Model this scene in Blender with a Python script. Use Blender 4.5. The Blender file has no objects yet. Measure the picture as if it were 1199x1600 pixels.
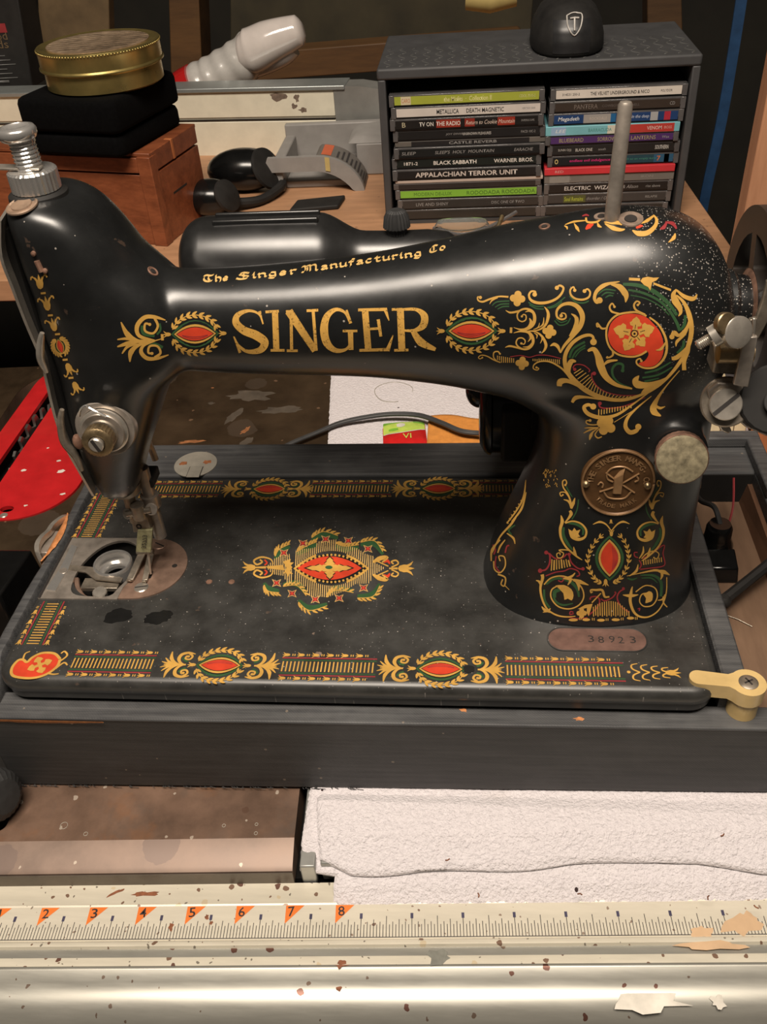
import bpy, bmesh, math, random
from mathutils import Vector, Matrix, noise
from mathutils.bvhtree import BVHTree
from mathutils.geometry import delaunay_2d_cdt

random.seed(7)
SC = bpy.context.scene
COL = SC.collection
S = 0.001                                   # every length below is in millimetres
PI = math.pi
V = Vector

# ------------------------------------------------------------------ camera
F_PX = 1430.03
CAM = V((249.0, -298.94, 348.6))
YAW, PITCH, ROLL = (math.radians(a) for a in (-7.1729, 38.2554, -4.4649))

def cam_rows():
    Rz = Matrix.Rotation(YAW, 3, 'Z')
    R0 = Matrix(((1, 0, 0), (0, 0, -1), (0, 1, 0)))
    Rp = Matrix.Rotation(PITCH, 3, 'X')
    Rr = Matrix.Rotation(ROLL, 3, 'Z')
    return Rr @ Rp @ R0 @ Rz
RC = cam_rows()
cd = bpy.data.cameras.new('camera')
cam = bpy.data.objects.new('camera', cd)
COL.objects.link(cam)
cd.sensor_fit = 'VERTICAL'
cd.sensor_height = 24.0
cd.lens = F_PX / 1600.0 * 24.0
cd.clip_start = 0.01
cd.clip_end = 20
right, down, fwd = V(RC[0]), V(RC[1]), V(RC[2])
m3 = Matrix((right, -down, -fwd)).transposed()
cam.matrix_world = Matrix.Translation(CAM * S) @ m3.to_4x4()
SC.camera = cam

# ------------------------------------------------------------------ light
SC.view_settings.view_transform = 'Standard'
SC.view_settings.look = 'None'
SC.view_settings.gamma = 1.0
SC.view_settings.use_curve_mapping = False
SC.view_settings.exposure = 0.0
w = bpy.data.worlds.new('World')
SC.world = w
w.use_nodes = True
bg = w.node_tree.nodes['Background']
bg.inputs['Color'].default_value = (1.0, 0.86, 0.7, 1)
bg.inputs['Strength'].default_value = 0.04

def area(name, loc, aim, sx, sy, power, col):
    d = bpy.data.lights.new(name, 'AREA')
    d.shape = 'RECTANGLE'
    d.size, d.size_y, d.energy, d.color = sx * S, sy * S, power, col
    o = bpy.data.objects.new(name, d)
    COL.objects.link(o)
    o.location = V(loc) * S
    o.rotation_euler = (V(aim) - V(loc)).to_track_quat('-Z', 'Y').to_euler()
    return o
# the bench lamp: a long tube fitting hung above the front of the saw
area('bench_lamp_light', (160, -420, 1500), (200, 150, 0), 980, 430, 36.0, (1.0, 0.88, 0.75))

# ------------------------------------------------------------------ pixel to point
def ray(u, v):
    d = right * ((u - 599.5) / F_PX) + down * ((v - 800) / F_PX) + fwd
    return d.normalized()
def at(u, v, y):
    d = ray(u, v); return CAM + d * ((y - CAM.y) / d.y)
def onz(u, v, z=0.0):
    d = ray(u, v); return CAM + d * ((z - CAM.z) / d.z)

# ------------------------------------------------------------------ materials
MATS = {}
def new_mat(name):
    m = bpy.data.materials.new(name)
    m.use_nodes = True
    nt = m.node_tree
    b = nt.nodes['Principled BSDF']
    MATS[name] = m
    return m, nt, b
def N(nt, t, **kw):
    n = nt.nodes.new(t)
    for k, v in kw.items():
        if k.startswith('i_'):
            n.inputs[k[2:].replace('_', ' ')].default_value = v
        else:
            setattr(n, k, v)
    return n
def L(nt, a, b): nt.links.new(a, b)
def rgba(c): return (c[0], c[1], c[2], 1)
def coords(nt, scale=(1, 1, 1)):
    g = N(nt, 'ShaderNodeNewGeometry')
    mp = N(nt, 'ShaderNodeMapping')
    mp.inputs['Scale'].default_value = scale
    L(nt, g.outputs['Position'], mp.inputs['Vector'])
    return mp.outputs['Vector']
def mathn(nt, op, a, b=None, clamp=False):
    n = N(nt, 'ShaderNodeMath', operation=op, use_clamp=clamp)
    for i, x in enumerate((a, b)):
        if x is None: continue
        if isinstance(x, (int, float)): n.inputs[i].default_value = x
        else: L(nt, x, n.inputs[i])
    return n.outputs[0]
def ramp(nt, fac, p0, p1):
    n = N(nt, 'ShaderNodeMapRange'); n.clamp = True
    L(nt, fac, n.inputs['Value'])
    n.inputs['From Min'].default_value = p0; n.inputs['From Max'].default_value = p1
    return n.outputs['Result']
def noisef(nt, vec, scale, detail=4, rough=0.6):
    n = N(nt, 'ShaderNodeTexNoise')
    n.inputs['Scale'].default_value = scale; n.inputs['Detail'].default_value = detail
    n.inputs['Roughness'].default_value = rough
    L(nt, vec, n.inputs['Vector'])
    return n.outputs['Fac']
def mix(nt, fac, a, b):
    n = N(nt, 'ShaderNodeMix', data_type='RGBA')
    if isinstance(fac, (int, float)): n.inputs[0].default_value = fac
    else: L(nt, fac, n.inputs[0])
    for s, x in ((6, a), (7, b)):
        if isinstance(x, tuple): n.inputs[s].default_value = rgba(x)
        else: L(nt, x, n.inputs[s])
    return n.outputs[2]
def spots(nt, vec, scale, r0, r1, keep, dims='3D'):
    """round specks: one cell in 1/keep carries a speck of its own size"""
    v = N(nt, 'ShaderNodeTexVoronoi', voronoi_dimensions=dims)
    v.inputs['Scale'].default_value = scale
    L(nt, vec, v.inputs['Vector'])
    sep = N(nt, 'ShaderNodeSeparateColor')
    L(nt, v.outputs['Color'], sep.inputs[0])
    gate = mathn(nt, 'LESS_THAN', sep.outputs[0], keep)
    rad = mathn(nt, 'MULTIPLY_ADD', sep.outputs[1], r1 - r0); rad.node.inputs[2].default_value = r0
    inside = mathn(nt, 'LESS_THAN', v.outputs['Distance'], rad)
    return mathn(nt, 'MULTIPLY', inside, gate)
def bump(nt, b, h, strength, dist=0.0005):
    n = N(nt, 'ShaderNodeBump')
    n.inputs['Strength'].default_value = strength; n.inputs['Distance'].default_value = dist
    L(nt, h, n.inputs['Height']); L(nt, n.outputs['Normal'], b.inputs['Normal'])

def plain(name, col, rough=0.5, metal=0.0, var=0.25, scale=60, coat=0.0, rvar=0.15, bmp=0.0, spec=None):
    m, nt, b = new_mat(name)
    vec = coords(nt)
    f = noisef(nt, vec, scale)
    dk = tuple(c * (1 - var) for c in col); lt = tuple(min(1, c * (1 + var)) for c in col)
    L(nt, mix(nt, ramp(nt, f, 0.3, 0.7), dk, lt), b.inputs['Base Color'])
    r = mathn(nt, 'MULTIPLY_ADD', f, rvar); r.node.inputs[2].default_value = rough - rvar / 2
    L(nt, r, b.inputs['Roughness'])
    b.inputs['Metallic'].default_value = metal
    b.inputs['Coat Weight'].default_value = coat
    if spec is not None: b.inputs['Specular IOR Level'].default_value = spec
    if bmp: bump(nt, b, f, bmp)
    return m

def wood(name, c0, c1, rough=0.5, stretch=(6, 60, 60), spec=0.5):
    m, nt, b = new_mat(name)
    f = noisef(nt, coords(nt, stretch), 1.0, 6, 0.65)
    g = noisef(nt, coords(nt, tuple(s * 6 for s in stretch)), 1.0, 3)
    ff = mathn(nt, 'MULTIPLY_ADD', g, 0.35); L(nt, f, ff.node.inputs[2])
    L(nt, mix(nt, ramp(nt, ff, 0.4, 0.95), c0, c1), b.inputs['Base Color'])
    b.inputs['Roughness'].default_value = rough
    b.inputs['Specular IOR Level'].default_value = spec
    bump(nt, b, ff, 0.15)
    return m

def japan(name, base, rough, dustcol, dust, specks, grey=0.0):
    """old black japanning: wear marks, white dust specks thickest at the pulley end of the arm"""
    m, nt, b = new_mat(name)
    vec = coords(nt)
    f = noisef(nt, vec, 45, 6)
    col = mix(nt, ramp(nt, f, 0.35, 0.75), base, tuple(c * (1.8 + grey) + grey * 0.012 for c in base))
    sc = noisef(nt, coords(nt, (40, 500, 500)), 1.0, 5, 0.7)
    col = mix(nt, mathn(nt, 'MULTIPLY', ramp(nt, sc, 0.60, 0.78), dust), col, dustcol)
    chip = ramp(nt, noisef(nt, vec, 120, 3), 0.70, 0.73)
    col = mix(nt, mathn(nt, 'MULTIPLY', chip, 0.35), col, (0.16, 0.10, 0.07))
    if specks:
        sx = N(nt, 'ShaderNodeSeparateXYZ'); L(nt, vec, sx.inputs[0])
        zone = mathn(nt, 'MULTIPLY', ramp(nt, sx.outputs[0], 0.300, 0.365), ramp(nt, sx.outputs[2], 0.10, 0.20))
        s1 = mathn(nt, 'MULTIPLY', spots(nt, vec, 1000, 0.08, 0.36, 0.62), ramp(nt, mathn(nt, 'ADD', zone, mathn(nt, 'MULTIPLY', noisef(nt, vec, 30), 0.5)), 0.42, 0.62))
        s2 = spots(nt, vec, 260, 0.05, 0.15, 0.15)
        sp = mathn(nt, 'MAXIMUM', s1, s2)
        col = mix(nt, mathn(nt, 'MULTIPLY', sp, 0.6), col, (0.60, 0.54, 0.48))
    else:
        sp = mathn(nt, 'MAXIMUM', spots(nt, vec, 230, 0.02, 0.08, 0.10, '2D'), mathn(nt, 'MULTIPLY', spots(nt, vec, 520, 0.03, 0.14, 0.12, '2D'), 0.45))
        col = mix(nt, mathn(nt, 'MULTIPLY', sp, 0.7), col, (0.55, 0.5, 0.45))
    L(nt, col, b.inputs['Base Color'])
    r = mathn(nt, 'MULTIPLY_ADD', f, 0.22); r.node.inputs[2].default_value = rough - 0.1
    r = mathn(nt, 'ADD', r, mathn(nt, 'MULTIPLY', sp, 0.4))
    L(nt, r, b.inputs['Roughness'])
    b.inputs['Coat Weight'].default_value = 0.6; b.inputs['Coat Roughness'].default_value = 0.27 if specks else 0.34
    bump(nt, b, mathn(nt, 'ADD', noisef(nt, vec, 260, 4), mathn(nt, 'MULTIPLY', sp, 1.0)), 0.10, 0.0002)
    return m

def worn(name, col, keep=0.5):
    m, nt, b = new_mat(name)
    vec = coords(nt)
    f = noisef(nt, vec, 900, 4, 0.7)
    c = mix(nt, ramp(nt, noisef(nt, vec, 70, 3), 0.3, 0.7), tuple(x * 0.8 for x in col), tuple(min(1, x * 1.2) for x in col))
    c = mix(nt, ramp(nt, f, keep + 0.15, keep + 0.22), c, tuple(x * 0.22 for x in col))
    L(nt, c, b.inputs['Base Color'])
    b.inputs['Roughness'].default_value = 0.42
    return m

def speckled(name, base, rough, metal, marks, var=0.12, scale=25, stretch=(1, 1, 1)):
    """a surface with paint splatter and dirt; marks = (scale, r0, r1, keep, colour, strength)"""
    m, nt, b = new_mat(name)
    vec = coords(nt)
    f = noisef(nt, coords(nt, stretch), scale, 6, 0.65)
    col = mix(nt, ramp(nt, f, 0.3, 0.72), tuple(c * (1 - var) for c in base), tuple(min(1, c * (1 + var)) for c in base))
    if name.startswith('rust'):
        col = mix(nt, mathn(nt, 'MULTIPLY', ramp(nt, noisef(nt, vec, 17, 5), 0.48, 0.62), 0.8), col, (0.27, 0.115, 0.045))
        col = mix(nt, mathn(nt, 'MULTIPLY', ramp(nt, noisef(nt, coords(nt, (1.3, 1, 1)), 31, 5), 0.54, 0.66), 0.6), col, (0.13, 0.095, 0.075))
    wob = N(nt, 'ShaderNodeTexNoise'); wob.inputs['Scale'].default_value = 260
    L(nt, vec, wob.inputs['Vector'])
    off = N(nt, 'ShaderNodeVectorMath', operation='MULTIPLY_ADD')
    L(nt, wob.outputs['Color'], off.inputs[0]); off.inputs[1].default_value = (0.003, 0.003, 0.003)
    L(nt, vec, off.inputs[2])
    for (s_, r0, r1, keep, c, k) in marks:
        sp = spots(nt, off.outputs[0], s_, r0, r1, keep, '2D')
        col = mix(nt, mathn(nt, 'MULTIPLY', sp, k), col, c)
    L(nt, col, b.inputs['Base Color'])
    r = mathn(nt, 'MULTIPLY_ADD', f, 0.2); r.node.inputs[2].default_value = rough - 0.1
    L(nt, r, b.inputs['Roughness'])
    b.inputs['Metallic'].default_value = metal
    return m

japan('japan_black', (0.0085, 0.0090, 0.0092), 0.32, (0.10, 0.09, 0.08), 0.12, True)
japan('bed_black', (0.022, 0.0215, 0.020), 0.42, (0.15, 0.135, 0.115), 0.30, False, grey=0.6)
plain('lamp_black', (0.012, 0.012, 0.012), 0.33, 0, 0.3, 80, rvar=0.1, spec=0.9)
plain('gloss_black', (0.006, 0.006, 0.006), 0.2, 0, 0.2)
plain('matt_black', (0.012, 0.011, 0.010), 0.7, 0, 0.4)
plain('wheel_black', (0.030, 0.024, 0.020), 0.42, 0, 0.3, 60)
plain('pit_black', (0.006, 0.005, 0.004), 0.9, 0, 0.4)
plain('velvet_black', (0.0022, 0.0022, 0.0024), 1.0, 0, 0.4, 300, spec=0.1)
worn('gold', (0.60, 0.34, 0.075))
worn('gold_pale', (0.66, 0.43, 0.15), 0.44)
worn('letter_gold', (0.64, 0.36, 0.08), 0.42)
worn('vermilion', (0.62, 0.055, 0.022), 0.62)
worn('crimson', (0.30, 0.035, 0.04), 0.55)
worn('green', (0.035, 0.095, 0.035), 0.58)
plain('orange_rust', (0.30, 0.12, 0.045), 0.6, 0, 0.3, 200)
plain('nickel', (0.60, 0.55, 0.48), 0.30, 0.75, 0.15, 140)
plain('chrome', (0.78, 0.76, 0.73), 0.20, 0.8, 0.06, 140, rvar=0.1)
plain('aged_nickel', (0.36, 0.31, 0.25), 0.36, 0.7, 0.3, 160, bmp=0.1)
plain('steel', (0.42, 0.37, 0.32), 0.34, 0.6, 0.25, 120)
plain('copper_plate', (0.36, 0.235, 0.175), 0.40, 0.55, 0.3, 90, bmp=0.08)
plain('rusty_copper', (0.26, 0.145, 0.10), 0.55, 0.4, 0.45, 160, bmp=0.2)
plain('old_brass', (0.34, 0.25, 0.14), 0.4, 0.85, 0.4, 220, bmp=0.1)
plain('knob_face', (0.36, 0.31, 0.20), 0.5, 0.5, 0.45, 300, bmp=0.15)
plain('badge_brass', (0.125, 0.062, 0.024), 0.45, 0.35, 0.3, 120)
plain('badge_relief', (0.33, 0.19, 0.09), 0.38, 0.3, 0.2, 200)
plain('serial_copper', (0.17, 0.095, 0.075), 0.6, 0.3, 0.3, 120)
plain('stamp_dark', (0.02, 0.016, 0.014), 0.7)
plain('oil_stain', (0.009, 0.009, 0.0088), 0.33, 0, 0.2)
plain('oil_cap', (0.34, 0.235, 0.165), 0.42, 0.4, 0.25, 200)
plain('tag_yellow', (0.36, 0.34, 0.19), 0.5, 0.2, 0.3, 300)
plain('ivory_plastic', (0.66, 0.47, 0.20), 0.35, 0, 0.12, 60, coat=0.2)
plain('red_paint', (0.52, 0.015, 0.018), 0.36, 0, 0.15, 40, coat=0.2)
plain('blade_steel', (0.30, 0.28, 0.26), 0.4, 0.9, 0.3)
plain('rubber', (0.03, 0.03, 0.03), 0.6, 0, 0.3, 90)
plain('grey_plastic', (0.30, 0.285, 0.27), 0.5, 0, 0.08)
plain('smear_grey', (0.105, 0.085, 0.065), 0.5, 0.2, 0.3, 60)
plain('grey_label', (0.16, 0.145, 0.13), 0.6, 0, 0.1)
plain('label_line', (0.045, 0.04, 0.04), 0.6)
plain('orange_print', (0.62, 0.14, 0.06), 0.5, 0, 0.1)
plain('cream_paint', (0.80, 0.75, 0.60), 0.45, 0, 0.06)
plain('alu_grey', (0.36, 0.36, 0.34), 0.42, 0.5, 0.12, 40)
plain('alu_edge', (0.42, 0.45, 0.44), 0.35, 0.6, 0.1, 40)
plain('tin_gold', (0.60, 0.47, 0.17), 0.30, 0.9, 0.12, 60)
plain('tin_label', (0.20, 0.14, 0.09), 0.5, 0, 0.5, 90)
plain('tin_label_pale', (0.42, 0.32, 0.22), 0.5, 0, 0.4, 90)
plain('glaze_white', (0.66, 0.60, 0.56), 0.15, 0, 0.05, coat=0.5)
plain('glaze_grey', (0.50, 0.48, 0.45), 0.25, 0, 0.1, coat=0.3)
plain('glaze_red', (0.45, 0.012, 0.012), 0.2, 0, 0.05, coat=0.5)
plain('clear_plastic', (0.10, 0.095, 0.095), 0.16, 0, 0.2, coat=0.5)
plain('dark_plastic', (0.018, 0.018, 0.019), 0.35, 0, 0.2)
plain('shelf_grey', (0.060, 0.060, 0.062), 0.55, 0, 0.12, 40)
plain('shelf_line', (0.12, 0.12, 0.115), 0.4)
plain('emblem_white', (0.55, 0.52, 0.48), 0.4)
plain('tan_board', (0.13, 0.085, 0.04), 0.7, 0, 0.25, 30)
plain('dark_board', (0.040, 0.032, 0.016), 0.8, 0, 0.4, 12)
plain('wall_dark', (0.014, 0.012, 0.008), 0.9, 0, 0.4, 8)
plain('floor_dark', (0.03, 0.026, 0.022), 0.9, 0, 0.4, 8)
plain('blue_strap', (0.012, 0.05, 0.13), 0.6, 0, 0.2)
plain('yellow_card', (0.55, 0.42, 0.16), 0.6, 0, 0.1)
plain('orange_cloth', (0.66, 0.26, 0.05), 0.9, 0, 0.12, 200, bmp=0.2)
plain('pk_green', (0.22, 0.52, 0.05), 0.3); plain('pk_lime', (0.55, 0.72, 0.12), 0.3)
plain('pk_red', (0.55, 0.015, 0.015), 0.3); plain('pk_white', (0.72, 0.68, 0.6), 0.35)
plain('cord_grey', (0.045, 0.045, 0.045), 0.5, 0, 0.2)
plain('disc_grey', (0.42, 0.39, 0.33), 0.5, 0.2, 0.15, 90)
plain('rust_dot', (0.36, 0.13, 0.05), 0.7, 0, 0.4, 300)
plain('flag_orange', (0.78, 0.19, 0.03), 0.45, 0, 0.06)
plain('ink', (0.022, 0.018, 0.02), 0.6)
plain('ink_blue', (0.05, 0.045, 0.09), 0.6)
plain('rust_chip', (0.22, 0.075, 0.03), 0.6, 0, 0.4, 400)
plain('filler_tan', (0.62, 0.42, 0.25), 0.6, 0, 0.1)
plain('grey_blob', (0.20, 0.20, 0.17), 0.5, 0, 0.2, 200)
plain('bare_wood_patch', (0.60, 0.24, 0.085), 0.6, 0, 0.3, 300, bmp=0.2)
plain('paint_chip', (0.20, 0.145, 0.11), 0.7, 0, 0.3, 300)
wood('cherry', (0.13, 0.035, 0.014), (0.34, 0.105, 0.042), 0.38, (12, 90, 90))
wood('pale_bench', (0.36, 0.18, 0.09), (0.58, 0.32, 0.18), 0.5, (8, 50, 50))
wood('post_wood', (0.38, 0.17, 0.085), (0.58, 0.29, 0.16), 0.6, (60, 60, 7))
wood('dark_wood', (0.045, 0.022, 0.008), (0.11, 0.055, 0.02), 0.7, (5, 40, 40))
wood('mid_wood', (0.055, 0.026, 0.009), (0.14, 0.068, 0.022), 0.6, (5, 40, 40))
wood('box_floor', (0.13, 0.075, 0.045), (0.23, 0.14, 0.085), 0.6, (50, 8, 50))
wood('inner_wood', (0.075, 0.036, 0.018), (0.20, 0.095, 0.05), 0.65, (50, 8, 20))
wood('orange_wood', (0.34, 0.10, 0.03), (0.52, 0.18, 0.06), 0.5, (60, 60, 8))
wood('cream_wood', (0.58, 0.47, 0.28), (0.74, 0.62, 0.40), 0.5, (60, 60, 6))

def leatherette(name, base, light):
    m, nt, b = new_mat(name)
    vec = coords(nt)
    grain = noisef(nt, coords(nt, (14, 330, 330)), 1.0, 6, 0.7)
    f = noisef(nt, vec, 30, 4)
    col = mix(nt, ramp(nt, grain, 0.35, 0.75), base, light)
    col = mix(nt, mathn(nt, 'MULTIPLY', ramp(nt, f, 0.5, 0.8), 0.35), col, tuple(c * 1.6 for c in light))
    sp = spots(nt, vec, 150, 0.04, 0.13, 0.10)
    col = mix(nt, mathn(nt, 'MULTIPLY', sp, 0.5), col, (0.30, 0.24, 0.18))
    L(nt, col, b.inputs['Base Color'])
    b.inputs['Roughness'].default_value = 0.58
    w1 = N(nt, 'ShaderNodeTexWave', wave_type='BANDS', bands_direction='DIAGONAL')
    w1.inputs['Scale'].default_value = 420; w1.inputs['Distortion'].default_value = 1.5
    L(nt, vec, w1.inputs['Vector'])
    bump(nt, b, mathn(nt, 'ADD', mathn(nt, 'MULTIPLY', w1.outputs['Fac'], 0.5), grain), 0.22, 0.0004)
    return m
leatherette('case_cloth', (0.030, 0.030, 0.030), (0.060, 0.058, 0.057))
leatherette('case_edge', (0.042, 0.043, 0.046), (0.12, 0.12, 0.12))

speckled('rust_iron', (0.185, 0.112, 0.076), 0.46, 0.3,
         [(70, 0.03, 0.10, 0.22, (0.5, 0.42, 0.34), 0.8), (25, 0.02, 0.07, 0.25, (0.10, 0.05, 0.03), 0.6)], 0.45, 22)
speckled('iron_chamfer', (0.25, 0.175, 0.135), 0.45, 0.3,
         [(70, 0.03, 0.10, 0.22, (0.5, 0.42, 0.34), 0.8), (25, 0.05, 0.25, 0.25, (0.17, 0.12, 0.10), 0.7)], 0.25, 30)
speckled('iron_edge', (0.14, 0.115, 0.09), 0.5, 0.4, [(60, 0.04, 0.1, 0.1, (0.03, 0.02, 0.02), 0.8)], 0.3, 30)
speckled('dark_iron', (0.055, 0.036, 0.020), 0.42, 0.3,
         [(45, 0.03, 0.10, 0.20, (0.25, 0.15, 0.09), 0.7), (22, 0.1, 0.35, 0.2, (0.10, 0.075, 0.055), 0.5)], 0.6, 14)
speckled('rail_cream', (0.70, 0.65, 0.53), 0.36, 0.15,
         [(130, 0.03, 0.17, 0.35, (0.17, 0.08, 0.045), 0.9), (48, 0.03, 0.13, 0.26, (0.12, 0.045, 0.03), 0.95),
          (80, 0.04, 0.15, 0.14, (0.62, 0.48, 0.28), 0.6), (300, 0.05, 0.2, 0.12, (0.1, 0.08, 0.06), 0.8)], 0.07, 30, (1, 8, 8))
speckled('rail_grey', (0.40, 0.39, 0.345), 0.36, 0.55,
         [(60, 0.03, 0.12, 0.22, (0.12, 0.045, 0.03), 0.95), (140, 0.04, 0.14, 0.12, (0.15, 0.09, 0.06), 0.85)], 0.06, 30, (1, 8, 8))
speckled('ruler_tape', (0.66, 0.61, 0.50), 0.40, 0.1,
         [(90, 0.03, 0.12, 0.14, (0.16, 0.08, 0.05), 0.9), (300, 0.05, 0.2, 0.1, (0.2, 0.12, 0.08), 0.8)], 0.06, 30, (1, 8, 8))
speckled('bench_top', (0.50, 0.27, 0.145), 0.45, 0.0, [(60, 0.03, 0.08, 0.1, (0.2, 0.1, 0.06), 0.6)], 0.18, 20, (1, 6, 6))

def towel_mat():
    m, nt, b = new_mat('terry')
    vec = coords(nt)
    f = noisef(nt, vec, 420, 4, 0.7)
    col = mix(nt, ramp(nt, f, 0.25, 0.7), (0.70, 0.655, 0.675), (0.84, 0.79, 0.81))
    st = ramp(nt, noisef(nt, vec, 16, 4), 0.60, 0.75)
    col = mix(nt, mathn(nt, 'MULTIPLY', st, 0.25), col, (0.52, 0.44, 0.38))
    sp = spots(nt, vec, 60, 0.02, 0.06, 0.03, '2D')
    col = mix(nt, sp, col, (0.05, 0.03, 0.03))
    L(nt, col, b.inputs['Base Color'])
    b.inputs['Roughness'].default_value = 0.95
    b.inputs['Specular IOR Level'].default_value = 0.15
    b.inputs['Sheen Weight'].default_value = 0.2
    bump(nt, b, noisef(nt, vec, 520, 3, 0.6), 0.9, 0.0022)
towel_mat()

# ------------------------------------------------------------------ geometry collector
class G:
    def __init__(self, T=None):
        self.v, self.f, self.m = [], [], []
        self.T = T
        self.mi = 0
    def pt(self, p):
        p = V(p)
        return self.T @ p if self.T else p
    def add(self, vs, fs, mi=None):
        o = len(self.v)
        self.v += [self.pt(p) for p in vs]
        self.f += [tuple(i + o for i in f) for f in fs]
        self.m += [self.mi if mi is None else mi] * len(fs)
    def box(self, x0, x1, y0, y1, z0, z1):
        self.add([(x, y, z) for x in (x0, x1) for y in (y0, y1) for z in (z0, z1)],
                 [(0, 1, 3, 2), (4, 6, 7, 5), (0, 4, 5, 1), (2, 3, 7, 6), (0, 2, 6, 4), (1, 5, 7, 3)])
        return self
    def hexa(self, bot, top):
        """eight corners: bottom ring of four, top ring of four (counter-clockwise)"""
        self.add(list(bot) + list(top), [(3, 2, 1, 0), (4, 5, 6, 7)] + [(i, (i + 1) % 4, (i + 1) % 4 + 4, i + 4) for i in range(4)])
        return self
    def rings(self, rs, cap=True, closed=True):
        n = len(rs[0]); vs = [p for r in rs for p in r]; fs = []
        for k in range(len(rs) - 1):
            for i in range(n if closed else n - 1):
                j = (i + 1) % n
                fs.append((k * n + i, k * n + j, (k + 1) * n + j, (k + 1) * n + i))
        if cap:
            fs.append(tuple(range(n - 1, -1, -1)))
            fs.append(tuple((len(rs) - 1) * n + i for i in range(n)))
        self.add(vs, fs)
        return self
    def lathe(self, o, ax, prof, n=40, cap=True, knurl=0.0):
        """profile of (distance along axis, radius) about an axis through o"""
        ax = V(ax).normalized(); o = V(o)
        u = ax.orthogonal().normalized(); w_ = ax.cross(u)
        rs = []
        for (h, r) in prof:
            kr = knurl if isinstance(knurl, float) else 0
            rs.append([o + ax * h + (u * math.cos(2 * PI * i / n) + w_ * math.sin(2 * PI * i / n)) * (r * (1 + (kr if i % 2 else 0))) for i in range(n)])
        return self.rings(rs, cap)
    def cyl(self, a, b, r, n=24, r2=None):
        a, b = V(a), V(b)
        return self.lathe(a, b - a, [(0, r), ((b - a).length, r if r2 is None else r2)], n)
    def tube(self, pts, r, n=10, cap=True):
        pts = [V(p) for p in pts]
        rr = r if isinstance(r, (list, tuple)) else [r] * len(pts)
        t0 = (pts[1] - pts[0]).normalized(); u = t0.orthogonal().normalized(); rs = []
        for i, p in enumerate(pts):
            t = (pts[min(i + 1, len(pts) - 1)] - pts[max(i - 1, 0)]).normalized()
            u = (u - t * u.dot(t)).normalized(); w_ = t.cross(u)
            rs.append([p + (u * math.cos(2 * PI * k / n) + w_ * math.sin(2 * PI * k / n)) * rr[i] for k in range(n)])
        return self.rings(rs, cap)
    def ball(self, c, r, n=20, sz=(1, 1, 1)):
        c = V(c); rs = []
        m_ = n // 2
        for k in range(1, m_):
            a = PI * k / m_
            rs.append([c + V((sz[0] * r * math.sin(a) * math.cos(2 * PI * i / n), sz[1] * r * math.sin(a) * math.sin(2 * PI * i / n), -sz[2] * r * math.cos(a))) for i in range(n)])
        return self.rings(rs, True)
    def plate(self, outline, z0, z1, holes=()):
        """flat plate with holes, in local xy"""
        loops = [list(outline)] + [list(h) for h in holes]
        vs, es = [], []
        for lp in loops:
            o = len(vs); vs += [V((p[0], p[1])) for p in lp]
            es += [(o + i, o + (i + 1) % len(lp)) for i in range(len(lp))]
        rv, re, rf, *_ = delaunay_2d_cdt(vs, es, [], 1 if not holes else 0, 1e-6)
        def inside(c, lp):
            r = False; j = len(lp) - 1
            for i in range(len(lp)):
                if (lp[i][1] > c[1]) != (lp[j][1] > c[1]) and c[0] < (lp[j][0] - lp[i][0]) * (c[1] - lp[i][1]) / (lp[j][1] - lp[i][1]) + lp[i][0]: r = not r
                j = i
            return r
        fs = []
        for f in rf:
            c = sum((rv[i] for i in f), V((0, 0))) / len(f)
            if inside(c, loops[0]) and not any(inside(c, h) for h in loops[1:]):
                a = rv[f[0]]; b = rv[f[1]]; d = rv[f[2]]
                fs.append(tuple(f) if (b - a).cross(d - a) > 0 else tuple(reversed(f)))
        self.add([(p.x, p.y, z1) for p in rv], fs)
        self.add([(p.x, p.y, z0) for p in rv], [tuple(reversed(f)) for f in fs])
        for li, lp in enumerate(loops):
            n = len(lp)
            ar = sum(lp[i][0] * lp[(i + 1) % n][1] - lp[(i + 1) % n][0] * lp[i][1] for i in range(n))
            if (ar < 0) == (li == 0): lp = lp[::-1]
            self.add([(p[0], p[1], z0) for p in lp] + [(p[0], p[1], z1) for p in lp],
                     [(i, (i + 1) % n, n + (i + 1) % n, n + i) for i in range(n)])
        return self

def obj(name, g, mats, parent=None, bevel=0.0, smooth=32, local=False, seg=2, **tags):
    me = bpy.data.meshes.new(name)
    W = Matrix.Identity(4)
    if parent is not None and not local:
        W = WORLD[parent.name].inverted()
    me.from_pydata([(W @ V(p)) * S for p in g.v], [], g.f)
    if not isinstance(mats, (list, tuple)): mats = [mats]
    for m in mats: me.materials.append(MATS[m])
    if len(mats) > 1: me.polygons.foreach_set('material_index', g.m)
    me.polygons.foreach_set('use_smooth', [True] * len(me.polygons))
    if smooth < 180: me.set_sharp_from_angle(angle=math.radians(smooth))
    me.validate()
    o = bpy.data.objects.new(name, me)
    COL.objects.link(o)
    if parent is not None:
        o.parent = parent
        WORLD[o.name] = WORLD[parent.name]
    else:
        WORLD[o.name] = Matrix.Identity(4)
    if bevel:
        b = o.modifiers.new('bevel', 'BEVEL')
        b.width = bevel * S; b.segments = seg; b.limit_method = 'ANGLE'; b.angle_limit = math.radians(40)
        b.harden_normals = False
    tag(o, **tags)
    return o
WORLD = {}
def tag(o, label=None, cat=None, group=None, kind=None):
    if label: o['label'] = label
    if cat: o['category'] = cat
    if group: o['group'] = group
    if kind: o['kind'] = kind
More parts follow.
